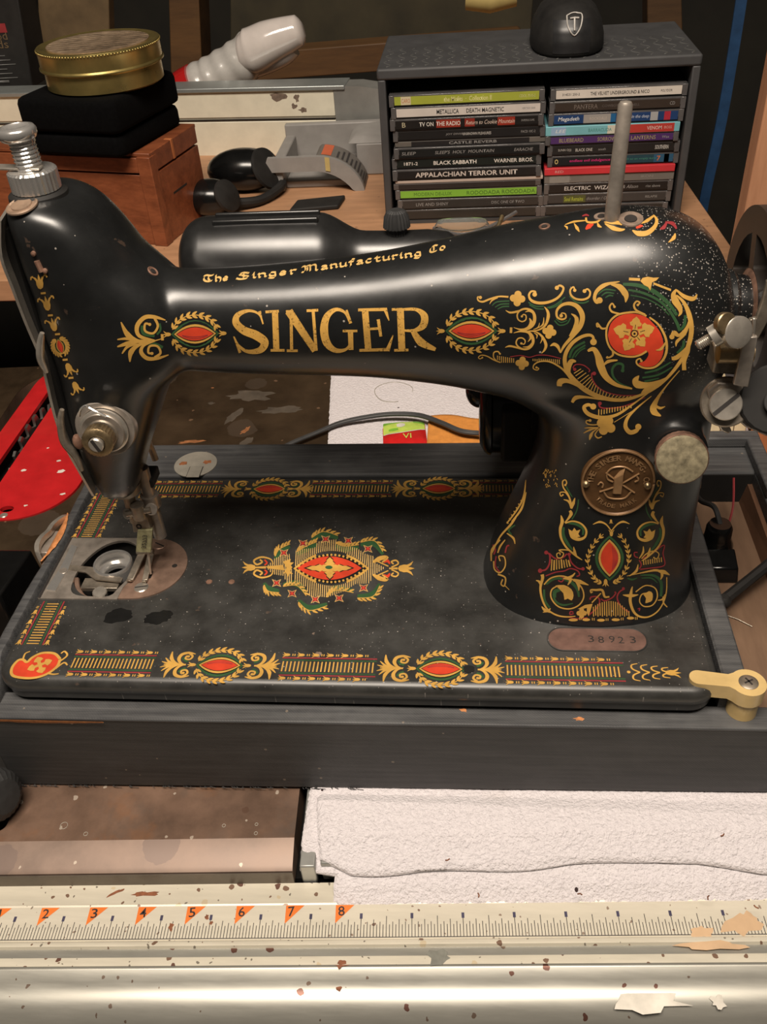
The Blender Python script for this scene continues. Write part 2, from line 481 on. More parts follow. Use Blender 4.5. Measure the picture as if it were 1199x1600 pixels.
def thing(name, label, cat, loc, rz=0.0, group=None, kind=None):
    o = bpy.data.objects.new(name, None)
    COL.objects.link(o)
    o.empty_display_size = 0.02
    o.location = V(loc) * S
    o.rotation_euler = (0, 0, rz)
    WORLD[o.name] = Matrix.Translation(V(loc)) @ Matrix.Rotation(rz, 4, 'Z')
    tag(o, label, cat, group, kind)
    return o
def solo(name, g, mats, label, cat, loc, **kw):
    """a thing that is one mesh: origin at its base"""
    t = Matrix.Translation(V(loc))
    g.v = [p - V(loc) for p in g.v]
    o = obj(name, g, mats, None, **kw)
    o.location = V(loc) * S
    WORLD[o.name] = t
    tag(o, label, cat)
    return o

def catmull(pts, n=6):
    """smooth curve through points of any dimension"""
    out = []
    P = [pts[0]] + list(pts) + [pts[-1]]
    for i in range(1, len(P) - 2):
        for k in range(n):
            t = k / n
            out.append(tuple(0.5 * (2 * b + (c - a) * t + (2 * a - 5 * b + 4 * c - d) * t * t + (3 * b - a - 3 * c + d) * t ** 3)
                             for a, b, c, d in zip(P[i - 1], P[i], P[i + 1], P[i + 2])))
    out.append(tuple(pts[-1]))
    return out
def rrect(x0, x1, y0, y1, r, n=6):
    out = []
    for cx, cy, a0 in ((x1 - r, y1 - r, 0), (x0 + r, y1 - r, 90), (x0 + r, y0 + r, 180), (x1 - r, y0 + r, 270)):
        for k in range(n + 1):
            a = math.radians(a0 + 90 * k / n); out.append((cx + r * math.cos(a), cy + r * math.sin(a)))
    return out
def ell(cx, cy, a, b, n=36, a0=0.0):
    return [(cx + a * math.cos(2 * PI * i / n + a0), cy + b * math.sin(2 * PI * i / n + a0)) for i in range(n)]
TXT = {}
def text_geo(s, bold=0.0):
    """outline of a line of text, unit height, as flat triangles"""
    if (s, bold) not in TXT:
        c = bpy.data.curves.new('lettering', 'FONT'); c.body = s; c.size = 1.0; c.resolution_u = 2; c.offset = bold
        o = bpy.data.objects.new('lettering', c)
        COL.objects.link(o)
        bpy.context.view_layer.update()
        dg = bpy.context.evaluated_depsgraph_get()
        me = bpy.data.meshes.new_from_object(o.evaluated_get(dg))
        TXT[(s, bold)] = ([tuple(v.co) for v in me.vertices], [tuple(p.vertices) for p in me.polygons])
        bpy.data.objects.remove(o); bpy.data.curves.remove(c); bpy.data.meshes.remove(me)
    return TXT[(s, bold)]
def put_text(g, s, origin, ux, uy, w, h, mi=None, bold=0.0, centre=True, italic=0.0):
    """lay a line of text into the box w x h centred on origin, along ux, uy"""
    vs, fs = text_geo(s, bold)
    if not vs: return
    xs = [v[0] for v in vs]; ys = [v[1] for v in vs]
    x0, x1, y0, y1 = min(xs), max(xs), 0.0 if min(ys) > -0.12 else min(ys), max(ys)
    o, ux, uy = V(origin), V(ux).normalized(), V(uy).normalized()
    out = []
    for v in vs:
        a = ((v[0] - x0) / (x1 - x0) - (0.5 if centre else 0)) * w
        b = ((v[1] - y0) / (y1 - y0) - 0.5) * h
        out.append(o + ux * (a + italic * b) + uy * b)
    g.add(out, fs, mi)

# ================================================================== SETTING
g = G(); g.box(-2600, 2600, -1500, 2100, -920, -900)
obj('floor', g, 'floor_dark', kind='structure')
g = G(); g.box(-2600, 2600, 1500, 1530, -900, 1500)
obj('wall_back', g, 'wall_dark', kind='structure')

# ================================================================== TABLE SAW
SAWROT = math.radians(3.1)
SAW = Matrix.Rotation(SAWROT, 4, 'Z')
saw = thing('table_saw', 'rusty cast iron table saw top with a cream ruler rail along its front', 'table saw', (0, 0, -900), SAWROT)
g = G(SAW)
g.plate([(-430, -44), (153.5, -44), (153.5, 478), (-430, 478)], -96, -78,
        holes=[rrect(-75, -4.2, -38, 40, 5), rrect(-158, -52, 232, 470, 49, 10)])
obj('table_top', g, ['rust_iron'], saw, smooth=30)
# darker rear half of the casting, a fraction of a millimetre proud of the front half
g = G(SAW)
g.rings([[(x, t, z) for (t, z) in ((-44, -78), (-57.5, -81.5), (-60, -83), (-60.5, -93.4), (-44, -95))] for x in (-430, 153.5)])
obj('front_edge', g, 'iron_chamfer', saw, smooth=25)
g = G(SAW); g.box(-430, 153.5, -60.9, -60.45, -93.2, -83.6)
obj('milled_face', g, 'iron_edge', saw)
g = G(SAW)
g.box(157.5, 165.5, -60, 478, -95, -79.0)
g.box(168, 620, -58, 478, -95, -79.5)
obj('extension_wing', g, 'alu_grey', saw, bevel=0.8)
g = G(SAW); g.box(-430, 620, -56, 478, -110, -97)
obj('table_web', g, 'pit_black', saw)
# cabinet under the top
g = G(SAW); g.box(-380, 560, -20, 440, -900, -110)
obj('cabinet', g, 'floor_dark', saw)
# front rail: flat with the tape, a small ridge, a groove and a swollen lip
prof = [(-60.8, -94.5), (-60.8, -93.0), (-71.2, -93.0), (-71.9, -92.6), (-72.6, -93.0), (-90.6, -93.0), (-91.2, -92.2), (-92.6, -91.4), (-94.0, -91.5),
        (-94.7, -93.6), (-98.2, -94.2), (-99.0, -92.8), (-100.2, -92.6), (-103.2, -92.6)]
prof2 = [(-103.2, -92.9), (-103.6, -93.5), (-104.4, -93.8), (-110.0, -94.0)]
for k in range(1, 17):
    a = math.radians(90 + 95 * k / 16)
    prof2.append((-110.0 + 20 * math.cos(a), -114.0 + 20 * math.sin(a)))
prof2 += [(-130, -150), (-60.8, -150), (-60.8, -94.5)]
g = G(SAW)
g.rings([[(x, t, z) for t, z in prof] + [(x, -103.2, -110), (x, -60.8, -110)] for x in (-420, 760)])
fr = obj('front_rail', g, 'rail_cream', saw, smooth=40)
g = G(SAW)
g.rings([[(x, t, z) for t, z in prof2] for x in (-420, 760)])
lip = obj('rail_lip', g, 'rail_grey', fr, smooth=50)
# ruler tape with printed ticks and orange inch flags
def sawpt(u, v, z):
    p = onz(u, v, z); q = SAW.inverted() @ p
    return q
q2 = sawpt(60, 1440, -92.8); q8 = sawpt(525, 1428, -92.8)
INCH = 25.4
s2 = q2.x
g = G(SAW); g.box(-420, 760, -90.4, -72.9, -93.2, -92.85)
tape = obj('ruler_tape', g, 'ruler_tape', saw)
g = G(SAW); g.mi = 0
zt = -92.80
def flat(g, pts, z): g.add([(p[0], p[1], z) for p in pts], [tuple(range(len(pts)))])
for k in range(-60, 16 * 25):
    x = s2 + k * INCH / 16
    if k % 16 == 0: ln = 10.5
    elif k % 8 == 0: ln = 10.0
    elif k % 4 == 0: ln = 8.8
    elif k % 2 == 0: ln = 7.6
    else: ln = 6.2
    hw = 0.17
    flat(g, [(x - hw, -89.6), (x + hw, -89.6), (x + hw, -89.6 + ln), (x - hw, -89.6 + ln)], zt)
flat(g, [(-420, -90.0), (760, -90.0), (760, -89.6), (-420, -89.6)], zt)
o = obj('tick_mark', g, 'ink', tape, smooth=180); o['kind'] = 'stuff'
g = G(SAW)
for k in range(-3, 26):
    x = s2 + (k + 0.5) * INCH
    flat(g, [(x - 0.7, -80.4), (x + 0.7, -80.4), (x + 0.7, -77.6), (x - 0.7, -77.6)], zt + 0.02)
obj('half_inch_mark', g, 'ink_blue', tape, smooth=180)
for k in range(0, 9):
    x = s2 + (k - 2) * INCH
    g = G(SAW)
    tri = [(x - 0.2, -82.6), (x + 9.0, -73.1), (x - 0.4, -73.1)]
    flat(g, tri, zt + 0.03)
    fl = obj('inch_flag', g, 'flag_orange', tape, smooth=180)
    if k >= 1:
        g = G(SAW)
        put_text(g, str(k), (x + 2.6, -76.2, zt + 0.07), (1, 0.10, 0), (-0.10, 1, 0), 3.3, 5.0, bold=0.008)
        obj('numeral', g, 'ink', tape, smooth=180)
# chips of rust and filler on the rail
def blob(g, cx, cy, z, r, sx=1.0, n=14, jag=0.35, rot=0.0, seed=0):
    rn = random.Random(seed)
    pts = []
    for i in range(n):
        a = 2 * PI * i / n; rr = r * (1 + jag * (rn.random() - 0.5) * 2)
        x, y = rr * sx * math.cos(a), rr * math.sin(a)
        pts.append((cx + x * math.cos(rot) - y * math.sin(rot), cy + x * math.sin(rot) + y * math.cos(rot)))
    n0 = len(g.v)
    g.add([(cx, cy, z + 0.12)] + [(p[0], p[1], z) for p in pts], [(0, i + 1, (i + 1) % n + 1) for i in range(n)])
def rail_blob(name, mat, lst, z0):
    g = G(SAW)
    for j, (u, v, r, sx, rot, z) in enumerate(lst):
        q = sawpt(u, v, z); blob(g, q.x, q.y, z + 0.05, r, sx, 14, 0.4, rot, j + int(u))
    obj(name, g, mat, fr, smooth=180)
rail_blob('rust_chip', 'rust_chip', [(227, 1397, 1.3, 5.0, 0.05, -93), (180, 1395, 1.0, 4.5, 0.5, -93), (267, 1449, 1.8, 0.8, 0.2, -92.8), (323, 1433, 1.2, 1, 0, -92.8), (330, 1442, 0.9, 1, 0, -92.8)], 0)
rail_blob('tan_filler_patch', 'filler_tan', [(1160, 1446, 4.5, 1.9, 0.3, -92.8), (1095, 1456, 3.2, 1.7, 0, -92.8), (1115, 1477, 2.2, 7, 0, -91.35), (1170, 1437, 4, 1.2, 0.2, -92.8)], 0)
rail_blob('grey_blob', 'grey_blob', [(687, 1497, 3.6, 1.6, 0, -92.6)], 0)
rail_blob('rust_run', 'rust_chip', [(534, 1504, 2.4, 1.7, 0, -92.7), (534, 1516, 2.6, 1.0, 0, -94.3), (535, 1534, 3.4, 0.9, 0, -94.3)], 0)
rail_blob('cream_filler_patch', 'pk_white', [(1015, 1566, 4.5, 3.6, 0.05, -95.0), (1122, 1566, 3, 1.0, 0, -95.2)], 0)
# thin darker sheet over the rear half of the casting
g = G(SAW)
g.plate([(-430, 60), (153.4, 60), (153.4, 478), (-430, 478)], -78.1, -77.8, holes=[rrect(-158, -52, 232, 470, 49, 10)])
obj('dark_rear_surface', g, 'dark_iron', saw)
# loose streaks on it
for j, (u, v, r, sx, rot) in enumerate([(365, 650, 4, 3.0, 1.2), (392, 618, 9, 2.2, 0.0), (330, 630, 2, 1.5, 0), (440, 640, 6, 3, 0.1), (385, 690, 4, 2, 1.3)]):
    g = G(); p = onz(u, v, -77.8); blob(g, p.x, p.y, -77.78, r, sx, 20, 0.3, rot, j)
    obj('grey_smear', g, 'smear_grey', saw, smooth=180)
for j, (u, v, r, sx, rot) in enumerate([(384, 672, 2.2, 3.2, 1.1), (300, 690, 2.0, 6.0, 0.1), (332, 606, 1.0, 1.4, 0)]):
    g = G(); p = onz(u, v, -77.8); blob(g, p.x, p.y, -77.76, r, sx, 18, 0.35, rot, j + 9)
    obj('orange_streak', g, 'orange_rust', saw, smooth=180)
for j, (u, v, r) in enumerate([(100, 1290, 2.0), (134, 1303, 1.1), (14, 1320, 2.4), (350, 1290, 0.9), (400, 1302, 0.9), (401, 1288, 0.8)]):
    g = G(); p = onz(u, v, -78 if v < 1312 else -79.3); g.tube([(p.x + r * math.cos(a), p.y + r * math.sin(a), p.z + 0.05) for a in [2 * PI * i / 18 for i in range(19)]], 0.16, 5)
    obj('water_ring', g, 'disc_grey', saw, smooth=180)
# red throat plate
thr = obj('throat_plate', G().plate(rrect(-168, -68, 226, 480, 49, 10), -80, -76.6,
          holes=[rrect(-150, -136.5, 240, 470, 3), ell(-116, 240, 5.5, 4.0, 18)]), 'red_paint', saw, bevel=0.5)
g = G()
for (u, v, r) in [(37, 735, 1.6), (95, 737, 2.4), (92, 720, 1.2), (98, 772, 1.5), (40, 790, 1.1), (75, 700, 0.8)]:
    p = onz(u, v, -76.6); blob(g, p.x, p.y, -76.5, r, 1.4, 12, 0.3, 0.4, int(u))
obj('paint_drip', g, 'pk_white', thr, smooth=180)
g = G()
out = []
for i in range(44):
    a0 = 2 * PI * i / 44
    for da, r in ((0.0, 112), (0.03, 118.5), (0.075, 118), (0.085, 110)): out.append((r * math.cos(a0 + da), r * math.sin(a0 + da)))
g.T = Matrix.Translation(V((-141, 355, -188))) @ Matrix.Rotation(PI / 2, 4, 'Y')
g.plate(out, -1.2, 1.2)
obj('saw_blade', g, 'blade_steel', saw, smooth=20)
g = G()
p = onz(6, 806, -77)
g.lathe((p.x, p.y, -79), (0, 0, 1), [(0, 3.2), (2.6, 3.2), (3.2, 2.4)], 18)
obj('screw', g, 'steel', thr)

# ================================================================== WORKBENCH behind the saw
e0, e1 = onz(1085, 320, 10), onz(1140, 385, 10)
ek = (e1.x - e0.x) / (e1.y - e0.y)
BR0, BR1 = e0.x + (476 - e0.y) * ek, max(452, e0.x + (1000 - e0.y) * ek)
bench = thing('workbench', 'pale wooden workbench board behind the table saw', 'bench', (150, 640, -900))
g = G()
g.hexa([(-700, 476, -12), (BR0, 476, -12), (BR1, 1000, -12), (-700, 1000, -12)], [(-700, 476, 10), (BR0, 476, 10), (BR1, 1000, 10), (-700, 1000, 10)])
obj('board', g, 'bench_top', bench, bevel=1.5)
for lx, ly in ((-600, 540), (440, 540), (-600, 960), (440, 960)):
    g = G(); g.box(lx - 30, lx + 30, ly - 30, ly + 30, -900, -12)
    obj('leg', g, 'dark_wood', bench)

# ================================================================== SEWING MACHINE CASE BASE
case = thing('sewing_machine_case_base', 'black cloth-covered wooden case base that the sewing machine sits in', 'case', (200, 90, -77))
ZB0, ZB1 = -77.2, -72.0                       # underside: left end on iron, right end lifted by the towel
XR = 432.0
def zb(x): return ZB0 + (ZB1 - ZB0) * (x + 8) / (XR + 8)
g = G()      # front board
g.hexa([(-8, -9.2, zb(-8)), (XR, -3.2, zb(XR)), (XR, 6, zb(XR)), (-8, 2.5, zb(-8))],
       [(-8, -9.2, -19), (XR, -5.2, -19), (XR, 6, -19), (-8, 2.5, -19)])
fb = obj('front_board', g, 'case_cloth', case, bevel=0.7)
g = G()      # rim strip of coarser cloth along its top
g.hexa([(-8.3, -9.6, -20.4), (XR, -5.6, -20.4), (XR, 8, -20.4), (-8.3, 8, -20.4)],
       [(-8.3, -9.6, -18.2), (XR, -5.6, -18.2), (XR, 8, -18.2), (-8.3, 8, -18.2)])
obj('rim_strip', g, 'case_edge', fb, bevel=0.8)
g = G()      # bare wood showing along the worn front edge
rn = random.Random(3)
a = []
for i in range(24):
    x = -8 + i * 2.9
    a.append((x, -9.9, -20.0 - (1.1 + 0.5 * rn.random()) * math.sin(PI * (i + 3) / 27.0)))
g.rings([[(p[0], p[1], -19.2) for p in a], [(p[0], p[1], p[2]) for p in a], [(p[0], p[1] + 0.5, p[2]) for p in a]], cap=False, closed=False)
for (u, v, r) in [(610, 1097, 1.6), (905, 1123, 1.1), (725, 1110, 1.0), (1048, 1101, 0.8)]:
    p = onz(u, v, -18.2); blob(g, p.x, p.y, -18.15, r, 2.2, 12, 0.4, 0, int(u))
obj('bare_wood_chip', g, 'bare_wood_patch', fb, smooth=180)
g = G()      # frayed threads along the bottom edge
rn = random.Random(5)
for i in range(70):
    x = -4 + 190 * rn.random() ** 1.5; z = zb(x) + 0.3
    y = -9.2 + (x + 8) * 6.0 / 440
    g.tube(catmull([(x, y - 0.1, z), (x + rn.uniform(-1, 2), y - 0.8, z - 0.1 + rn.uniform(-0.2, 0.5)), (x + rn.uniform(0, 5), y - 1.2, z + rn.uniform(-0.3, 0.9))], 3), 0.16, 4)
o = obj('frayed_thread', g, 'cord_grey', fb, smooth=180); o['kind'] = 'stuff'
g = G()      # left board, its top edge level with the bed
g.hexa([(-8.2, -8, zb(-8)), (-0.6, -8, zb(-8)), (-0.6, 214, zb(-8)), (-8.2, 214, zb(-8))],
       [(-8.2, -8, -18), (-0.6, -8, -18), (-0.6, 214, -18), (-8.2, 214, -18)])
n = 40
rs = []
for i in range(n + 1):
    y = -2 + 216 * i / n
    t = min(1, max(0, (y - 2) / 18))
    top = -13 + 13.5 * t
    d = 0.8 * noise.noise(V((0.09 * y, 1, 0))) + 0.4 * noise.noise(V((0.35 * y, 5, 0)))
    dent = 2.6 * math.exp(-((y - 112) / 22) ** 2)
    rs.append([(-8.2, y, -18.2), (-0.6, y, -18.2), (-0.9 + d, y, top - 1.2), (-1.7 + d, y, top - dent * 0.2), (-5.8, y, top + 0.3 * d - dent * 0.5), (-8.0 + 0.4 * d + dent * 0.5, y, top - 1.6 - dent)])
g.rings(rs)
lb = obj('left_board', g, 'case_edge', case, smooth=50)
g = G()      # chipped edge showing raw orange wood by the clasp
rn = random.Random(9)
rs = []
for i in range(22):
    y = 92 + i * 2.2; k = math.sin(PI * (i + 0.3) / 21.6); wv = 0.6 * noise.noise(V((0.5 * y, 2, 0)))
    rs.append([(-8.6 + 0.2 * wv, y, -2.6 - 3 * k), (-8.4, y, -1.2 + wv * 0.3), (-8.2 + 3.6 * k + wv, y, 0.75), (-7.6 + 4.6 * k + wv, y, 0.35)])
g.rings(rs, cap=False, closed=False)
obj('raw_wood_chip', g, 'bare_wood_patch', lb, smooth=180)
g = G()      # back board, broad top with the hinge
g.box(-8.2, XR, 177.5, 214.5, -74, 1.0)
bb = obj('back_board', g, 'case_edge', case, bevel=2.0)
g = G(); g.box(370, XR, 205, 214.5, 1.0, 8.5)
obj('back_rail', g, 'case_edge', bb, bevel=1.2)
g = G()
pd = onz(306, 726, 1.0)
g.lathe((pd.x, pd.y, 0.9), (0, 0, 1), [(0, 14.4), (0.7, 14.4), (1.0, 13.8)], 48)
hd = obj('hinge_disc', g, 'disc_grey', case)
for dx in (-8.5, 7.5):
    g = G(); blob(g, pd.x + dx, pd.y + 1.0 + 0.1 * dx, 1.92, 2.2, 1.2, 14, 0.3, 0, int(20 + dx))
    obj('rust_spot', g, 'rust_dot', hd, smooth=180)
g = G(); g.box(pd.x - 2.5, pd.x + 6.0, pd.y - 15.5, pd.y - 4, 1.6, 2.3)
obj('hinge_tongue', g, 'disc_grey', hd, bevel=0.2)
g = G(); g.box(pd.x - 2.9, pd.x + 6.4, pd.y - 15.0, pd.y - 3.6, 1.55, 1.98)
obj('tongue_slot', g, 'stamp_dark', hd)
# right-hand compartment
g = G()
g.rings([[(x - (0.0), y, z) for x, z in ((369.2, -20), (380.8, -20), (380.8, 0.4), (379.8, 1.4), (370.2, 1.4), (369.2, 0.4))] for y in (7, 40, 90, 140, 176)])
obj('divider', g, 'case_edge', case, smooth=40)
g = G(); g.box(XR - 9, XR, 6, 205, -72, 1.5); g.box(XR - 9, XR, 150, 205, 1.5, 8.5)
obj('right_board', g, 'case_edge', case, bevel=1.2)
g = G(); g.box(380.8, XR - 9, 7, 205, -30, -21)
obj('compartment_floor', g, 'box_floor', case)
g = G(); g.hexa([(XR - 15, 95, -21), (XR - 9.2, 95, -21), (XR - 9.2, 204, -21), (XR - 15, 204, -21)],
                [(XR - 12, 95, -10), (XR - 9.2, 95, -10), (XR - 9.2, 204, -6), (XR - 12, 204, -6)])
obj('compartment_lining', g, 'inner_wood', case)
g = G(); g.box(381, XR - 9.5, 176.5, 177.4, -21, 0)
obj('compartment_back', g, 'pit_black', case)
g = G(); g.box(-0.6, 369.2, 8, 177.4, -71.5, -60)
obj('bottom_board', g, 'pit_black', case)
# black hold-down bar that crosses the compartment
g = G()
p0, p1 = V((383.5, 72, -8)), V((420, 103, -2))
g.tube([p0, p0.lerp(p1, .5), p1], [3.2, 3.0, 3.2], 8)
g.ball((384, 72, -8), 4.2, 12)
obj('hold_down_bar', g, 'matt_black', case)
# chrome clasp at the left end
g = G()
pts = [(-9.0, 140, -2), (-10.5, 136, 0.6), (-13, 131, 1.2), (-15.5, 127, 0.2), (-15.8, 121, 0.4), (-17.4, 115, 1.0), (-18.2, 109, 0.2), (-17, 104, -2), (-14, 100, -6), (-9, 97, -9)]
cp = catmull(pts, 5)
g.rings([[(x, y, z), (x + 3.2, y - 0.4, z + 0.3), (x + 3.2, y - 0.4, z - 3.5), (x, y, z - 4.5)] for x, y, z in cp])
clasp = obj('clasp', g, 'nickel', case, smooth=60)
g = G(); g.hexa([(-15, 103, -24), (-8.3, 103, -24), (-8.3, 128, -24), (-15, 128, -24)], [(-16, 105, -4), (-8.3, 105, -4), (-8.3, 126, -4), (-14, 126, -4)])
obj('clasp_keeper', g, 'steel', clasp, bevel=0.6)
# ivory turn-button that holds the bed down
clip = thing('turn_button', 'ivory plastic turn button screwed on the front right rim of the black case', 'latch', (379, 9, -18))
g = G()
cen = V((380.2, 5.5, 0)); end = V((357.5, 8.4, 0))
out = []
d = (end - cen).normalized(); nrm = V((-d.y, d.x, 0))
base_a = math.atan2(-d.y, -d.x)
for i in range(25):
    a = base_a - math.radians(140) + math.radians(280) * i / 24
    out.append((cen.x + 8.4 * math.cos(a), cen.y + 8.4 * math.sin(a)))
neck = cen + d * 7.5
out.append((neck.x + d.x * 1.5 + nrm.x * -3.8, neck.y + nrm.y * -3.8))
tip = []
for i in range(13):
    a = math.atan2(d.y, d.x) + PI / 2 - PI * i / 12
    out_pt = (end.x + 4.4 * math.cos(a), end.y + 4.4 * math.sin(a)); tip.append(out_pt)
body = [o_ for o_ in out[:25]]
ring_all = body + ([(neck.x - nrm.x * 4.0 + d.x * 1.5, neck.y - nrm.y * 4.0 + d.y * 1.5)] + tip[::-1] if (V((body[-1][0], body[-1][1], 0)) - cen).dot(nrm) < 0 else [(neck.x + nrm.x * 4.0 + d.x * 1.5, neck.y + nrm.y * 4.0 + d.y * 1.5)] + tip)
ring_all += [(neck.x + nrm.x * 4.0 + d.x * 1.5, neck.y + nrm.y * 4.0 + d.y * 1.5)] if (V((body[-1][0], body[-1][1], 0)) - cen).dot(nrm) < 0 else [(neck.x - nrm.x * 4.0 + d.x * 1.5, neck.y - nrm.y * 4.0 + d.y * 1.5)]
g.plate(ring_all, -6.5, 2.2)
lev = obj('lever', g, 'ivory_plastic', clip, bevel=1.6, seg=3, smooth=50)
g = G(); g.cyl((cen.x, cen.y, -18.1), (cen.x, cen.y, -6.5), 7.2, 28)
obj('post', g, 'ivory_plastic', clip)
g = G(); g.lathe((cen.x, cen.y, 1.6), (0, 0, 1), [(0, 4.6), (0.9, 4.6), (1.5, 3.2), (1.6, 0.1)], 28)
sc_ = obj('screw', g, 'aged_nickel', clip)
g = G()
for a in (0.5, 0.5 + PI / 2):
    T = Matrix.Translation((cen.x, cen.y, 3.1)) @ Matrix.Rotation(a, 4, 'Z')
    g.T = T; g.box(-2.4, 2.4, -0.45, 0.45, 0, 0.15)
obj('cross_slot', g, 'stamp_dark', sc_)
# bakelite terminal block and its wire in the compartment
plug = thing('terminal_plug', 'dark brown bakelite plug block inside the right end of the case', 'plug', (392, 128, -21))
g = G()
g.lathe((391, 124, -20.9), (0, 0, 1), [(0, 9.5), (3, 10), (10, 9.6), (14, 8), (16, 7.6), (22, 7.4), (25, 6)], 28)
pb = obj('block', g, 'gloss_black', plug)
g = G(); g.hexa([(383, 100, -20.9), (400, 100, -20.9), (400, 117, -20.9), (383, 117, -20.9)], [(383.5, 103, -12), (399.5, 103, -12), (399.5, 116, -8), (383.5, 116, -8)])
obj('foot_block', g, 'gloss_black', plug, bevel=1.0)
g = G(); g.tube(catmull([(391, 124, 3), (389, 134, 8), (386, 150, 0), (388, 170, -10)], 6), 1.6, 8)
obj('lead', g, 'rubber', plug)
g = G(); g.tube(catmull([(408, 168, 4), (405, 150, -4), (401, 140, -14), (399, 134, -20)], 6), 0.7, 6)
obj('red_lead', g, 'crimson', plug)

# ================================================================== SEWING MACHINE
mach = thing('sewing_machine', 'antique black sewing machine with gold and red floral decals, set in its case base', 'sewing machine', (184, 88, -14))

def srow(c, ax1, a, ax2, b, n=2.0, k=48):
    """superellipse ring"""
    c, ax1, ax2 = V(c), V(ax1), V(ax2); out = []
    for i in range(k):
        t = 2 * PI * i / k; ct, st = math.cos(t), math.sin(t)
        out.append(c + ax1 * (a * math.copysign(abs(ct) ** (2 / n), ct)) + ax2 * (b * math.copysign(abs(st) ** (2 / n), st)))
    return out
def lerp_tab(tab, x):
    for (x0, *v0), (x1, *v1) in zip(tab, tab[1:]):
        if x0 <= x <= x1:
            t = (x - x0) / (x1 - x0); return [p + (q - p) * t for p, q in zip(v0, v1)]
    return tab[-1][1:] if x > tab[-1][0] else tab[0][1:]
YC = 88.0
# arm: x, top, bottom, half depth
ARM = [(50, 186, 139, 19), (90, 184, 136, 20.5), (120, 181, 132.5, 21.5), (150, 181.5, 131, 23), (180, 183.5, 130, 24.5), (205, 186, 128.5, 26), (235, 191, 124.5, 29),
       (255, 195, 120, 32), (268, 197.5, 116, 34), (285, 200, 105, 36), (300, 202.5, 98, 37), (318, 203.5, 95, 37.5), (334, 201, 98, 36.5), (345, 195.5, 104, 34), (353, 187, 112, 30.5), (359, 176, 122, 25), (363, 162, 138, 14)]
ARM_S = catmull(ARM, 4)
g = G()
g.rings([srow((x, YC, (t + b) / 2), (0, 1, 0), d, (0, 0, 1), (t - b) / 2, 2.15) for x, t, b, d in ARM_S])
# pillar: z, left, right, half depth front/back
PIL = [(-3, 253.5, 368.5, 45.5), (1, 254.5, 367.5, 44.8), (5, 256.5, 366, 43.5), (16, 258.5, 364.6, 41.6), (34, 264, 363.6, 39.6), (58, 273, 363, 37.8), (76, 278.6, 362.8, 36.8), (90, 281, 362.6, 36.4),
       (104, 280.5, 362.5, 36.4), (114, 276.5, 362.5, 36.6), (122, 268, 362.2, 36.8), (128, 258, 361.8, 36), (134, 250, 361, 34)]
PIL_S = catmull(PIL, 4)
g.rings([srow(((l + r) / 2, YC, z), (1, 0, 0), (r - l) / 2, (0, 1, 0), d, 2.35) for z, l, r, d in PIL_S])
# head: z, left, right, half depth
HEAD = [(60, 50, 67.5, 13), (66, 49.2, 71, 16.5), (80, 48.5, 76.5, 20.5), (100, 48, 86.5, 25.5), (115, 48, 94, 27.6), (126, 48, 100.5, 28.2), (133, 48, 107.5, 28.4), (142, 48, 118, 28.5), (155, 48, 122, 28.5), (170, 48, 118, 28.5), (182, 48, 108, 28.5),
        (190, 48, 100, 28.5), (198, 48, 95.5, 28), (205, 48, 91, 27.5), (211, 48, 86.5, 26.5), (216, 48, 81, 24.5), (219, 49.5, 75.5, 21.5), (221, 52, 71, 17)]
HEAD_S = catmull(HEAD, 4)
g.rings([srow(((l + r) / 2, YC - 1, z), (1, 0, 0), (r - l) / 2, (0, 1, 0), d, 3.3 if z < 95 else max(2.5, 3.3 - (z - 95) * 0.025)) for z, l, r, d in HEAD_S])
# raised boss for the stitch regulator
g.cyl((340.6, 62, 108), (340.6, 49.5, 108), 13, 32, 12)
body = obj('arm_and_pillar', g, 'japan_black', mach, smooth=180)
rm = body.modifiers.new('remesh', 'REMESH'); rm.mode = 'VOXEL'; rm.voxel_size = 1.6 * S
sm = body.modifiers.new('smooth', 'SMOOTH'); sm.factor = 0.5; sm.iterations = 20
bpy.context.view_layer.update()
dg = bpy.context.evaluated_depsgraph_get()
me = bpy.data.meshes.new_from_object(body.evaluated_get(dg))
me.polygons.foreach_set('use_smooth', [True] * len(me.polygons))
body.modifiers.clear()
old = body.data; body.data = me; bpy.data.meshes.remove(old)
me.name = 'arm_and_pillar'
WB = WORLD[mach.name]
BV = [WB @ (v.co / S) for v in me.vertices]
BVH = BVHTree.FromPolygons(BV, [tuple(p.vertices) for p in me.polygons])
def hit(u, v):
    r = BVH.ray_cast(CAM, ray(u, v))
    return (r[0], r[1] if r[1].dot(ray(u, v)) < 0 else -r[1]) if r[0] else (None, None)

# ---- bed
HOLE = ell(36, 87.5, 20.5, 25.5, 40)
def bedring(inset, z, r=14):
    return [(x, y, z) for x, y in rrect(inset, 368.5 - inset, inset, 177 - inset, r - inset * 0.6, 8)]
g = G()
rs = [bedring(2.2, -15), bedring(1.6, -14.6), bedring(1.4, -9.4), bedring(0.6, -9.0), bedring(0.0, -6.5), bedring(0.0, -4.2), bedring(0.7, -1.9), bedring(2.2, -0.5), bedring(4.2, 0.0)]
g.rings(rs, cap=False)
g.add(rs[0], [tuple(range(len(rs[0]) - 1, -1, -1))])
top = [(p[0], p[1]) for p in rs[-1]]
n0, n1 = len(top), len(HOLE)
rv, re, rf, *_ = delaunay_2d_cdt([V(p) for p in top + HOLE], [(i, (i + 1) % n0) for i in range(n0)] + [(n0 + i, n0 + (i + 1) % n1) for i in range(n1)], [], 0, 1e-6)
fs = []
for f in rf:
    c = sum((rv[i] for i in f), V((0, 0))) / len(f)
    if ((c.x - 36) / 20.5) ** 2 + ((c.y - 87.5) / 25.5) ** 2 < 0.98: continue
    fs.append(tuple(f) if (rv[f[1]] - rv[f[0]]).cross(rv[f[2]] - rv[f[0]]) > 0 else tuple(reversed(f)))
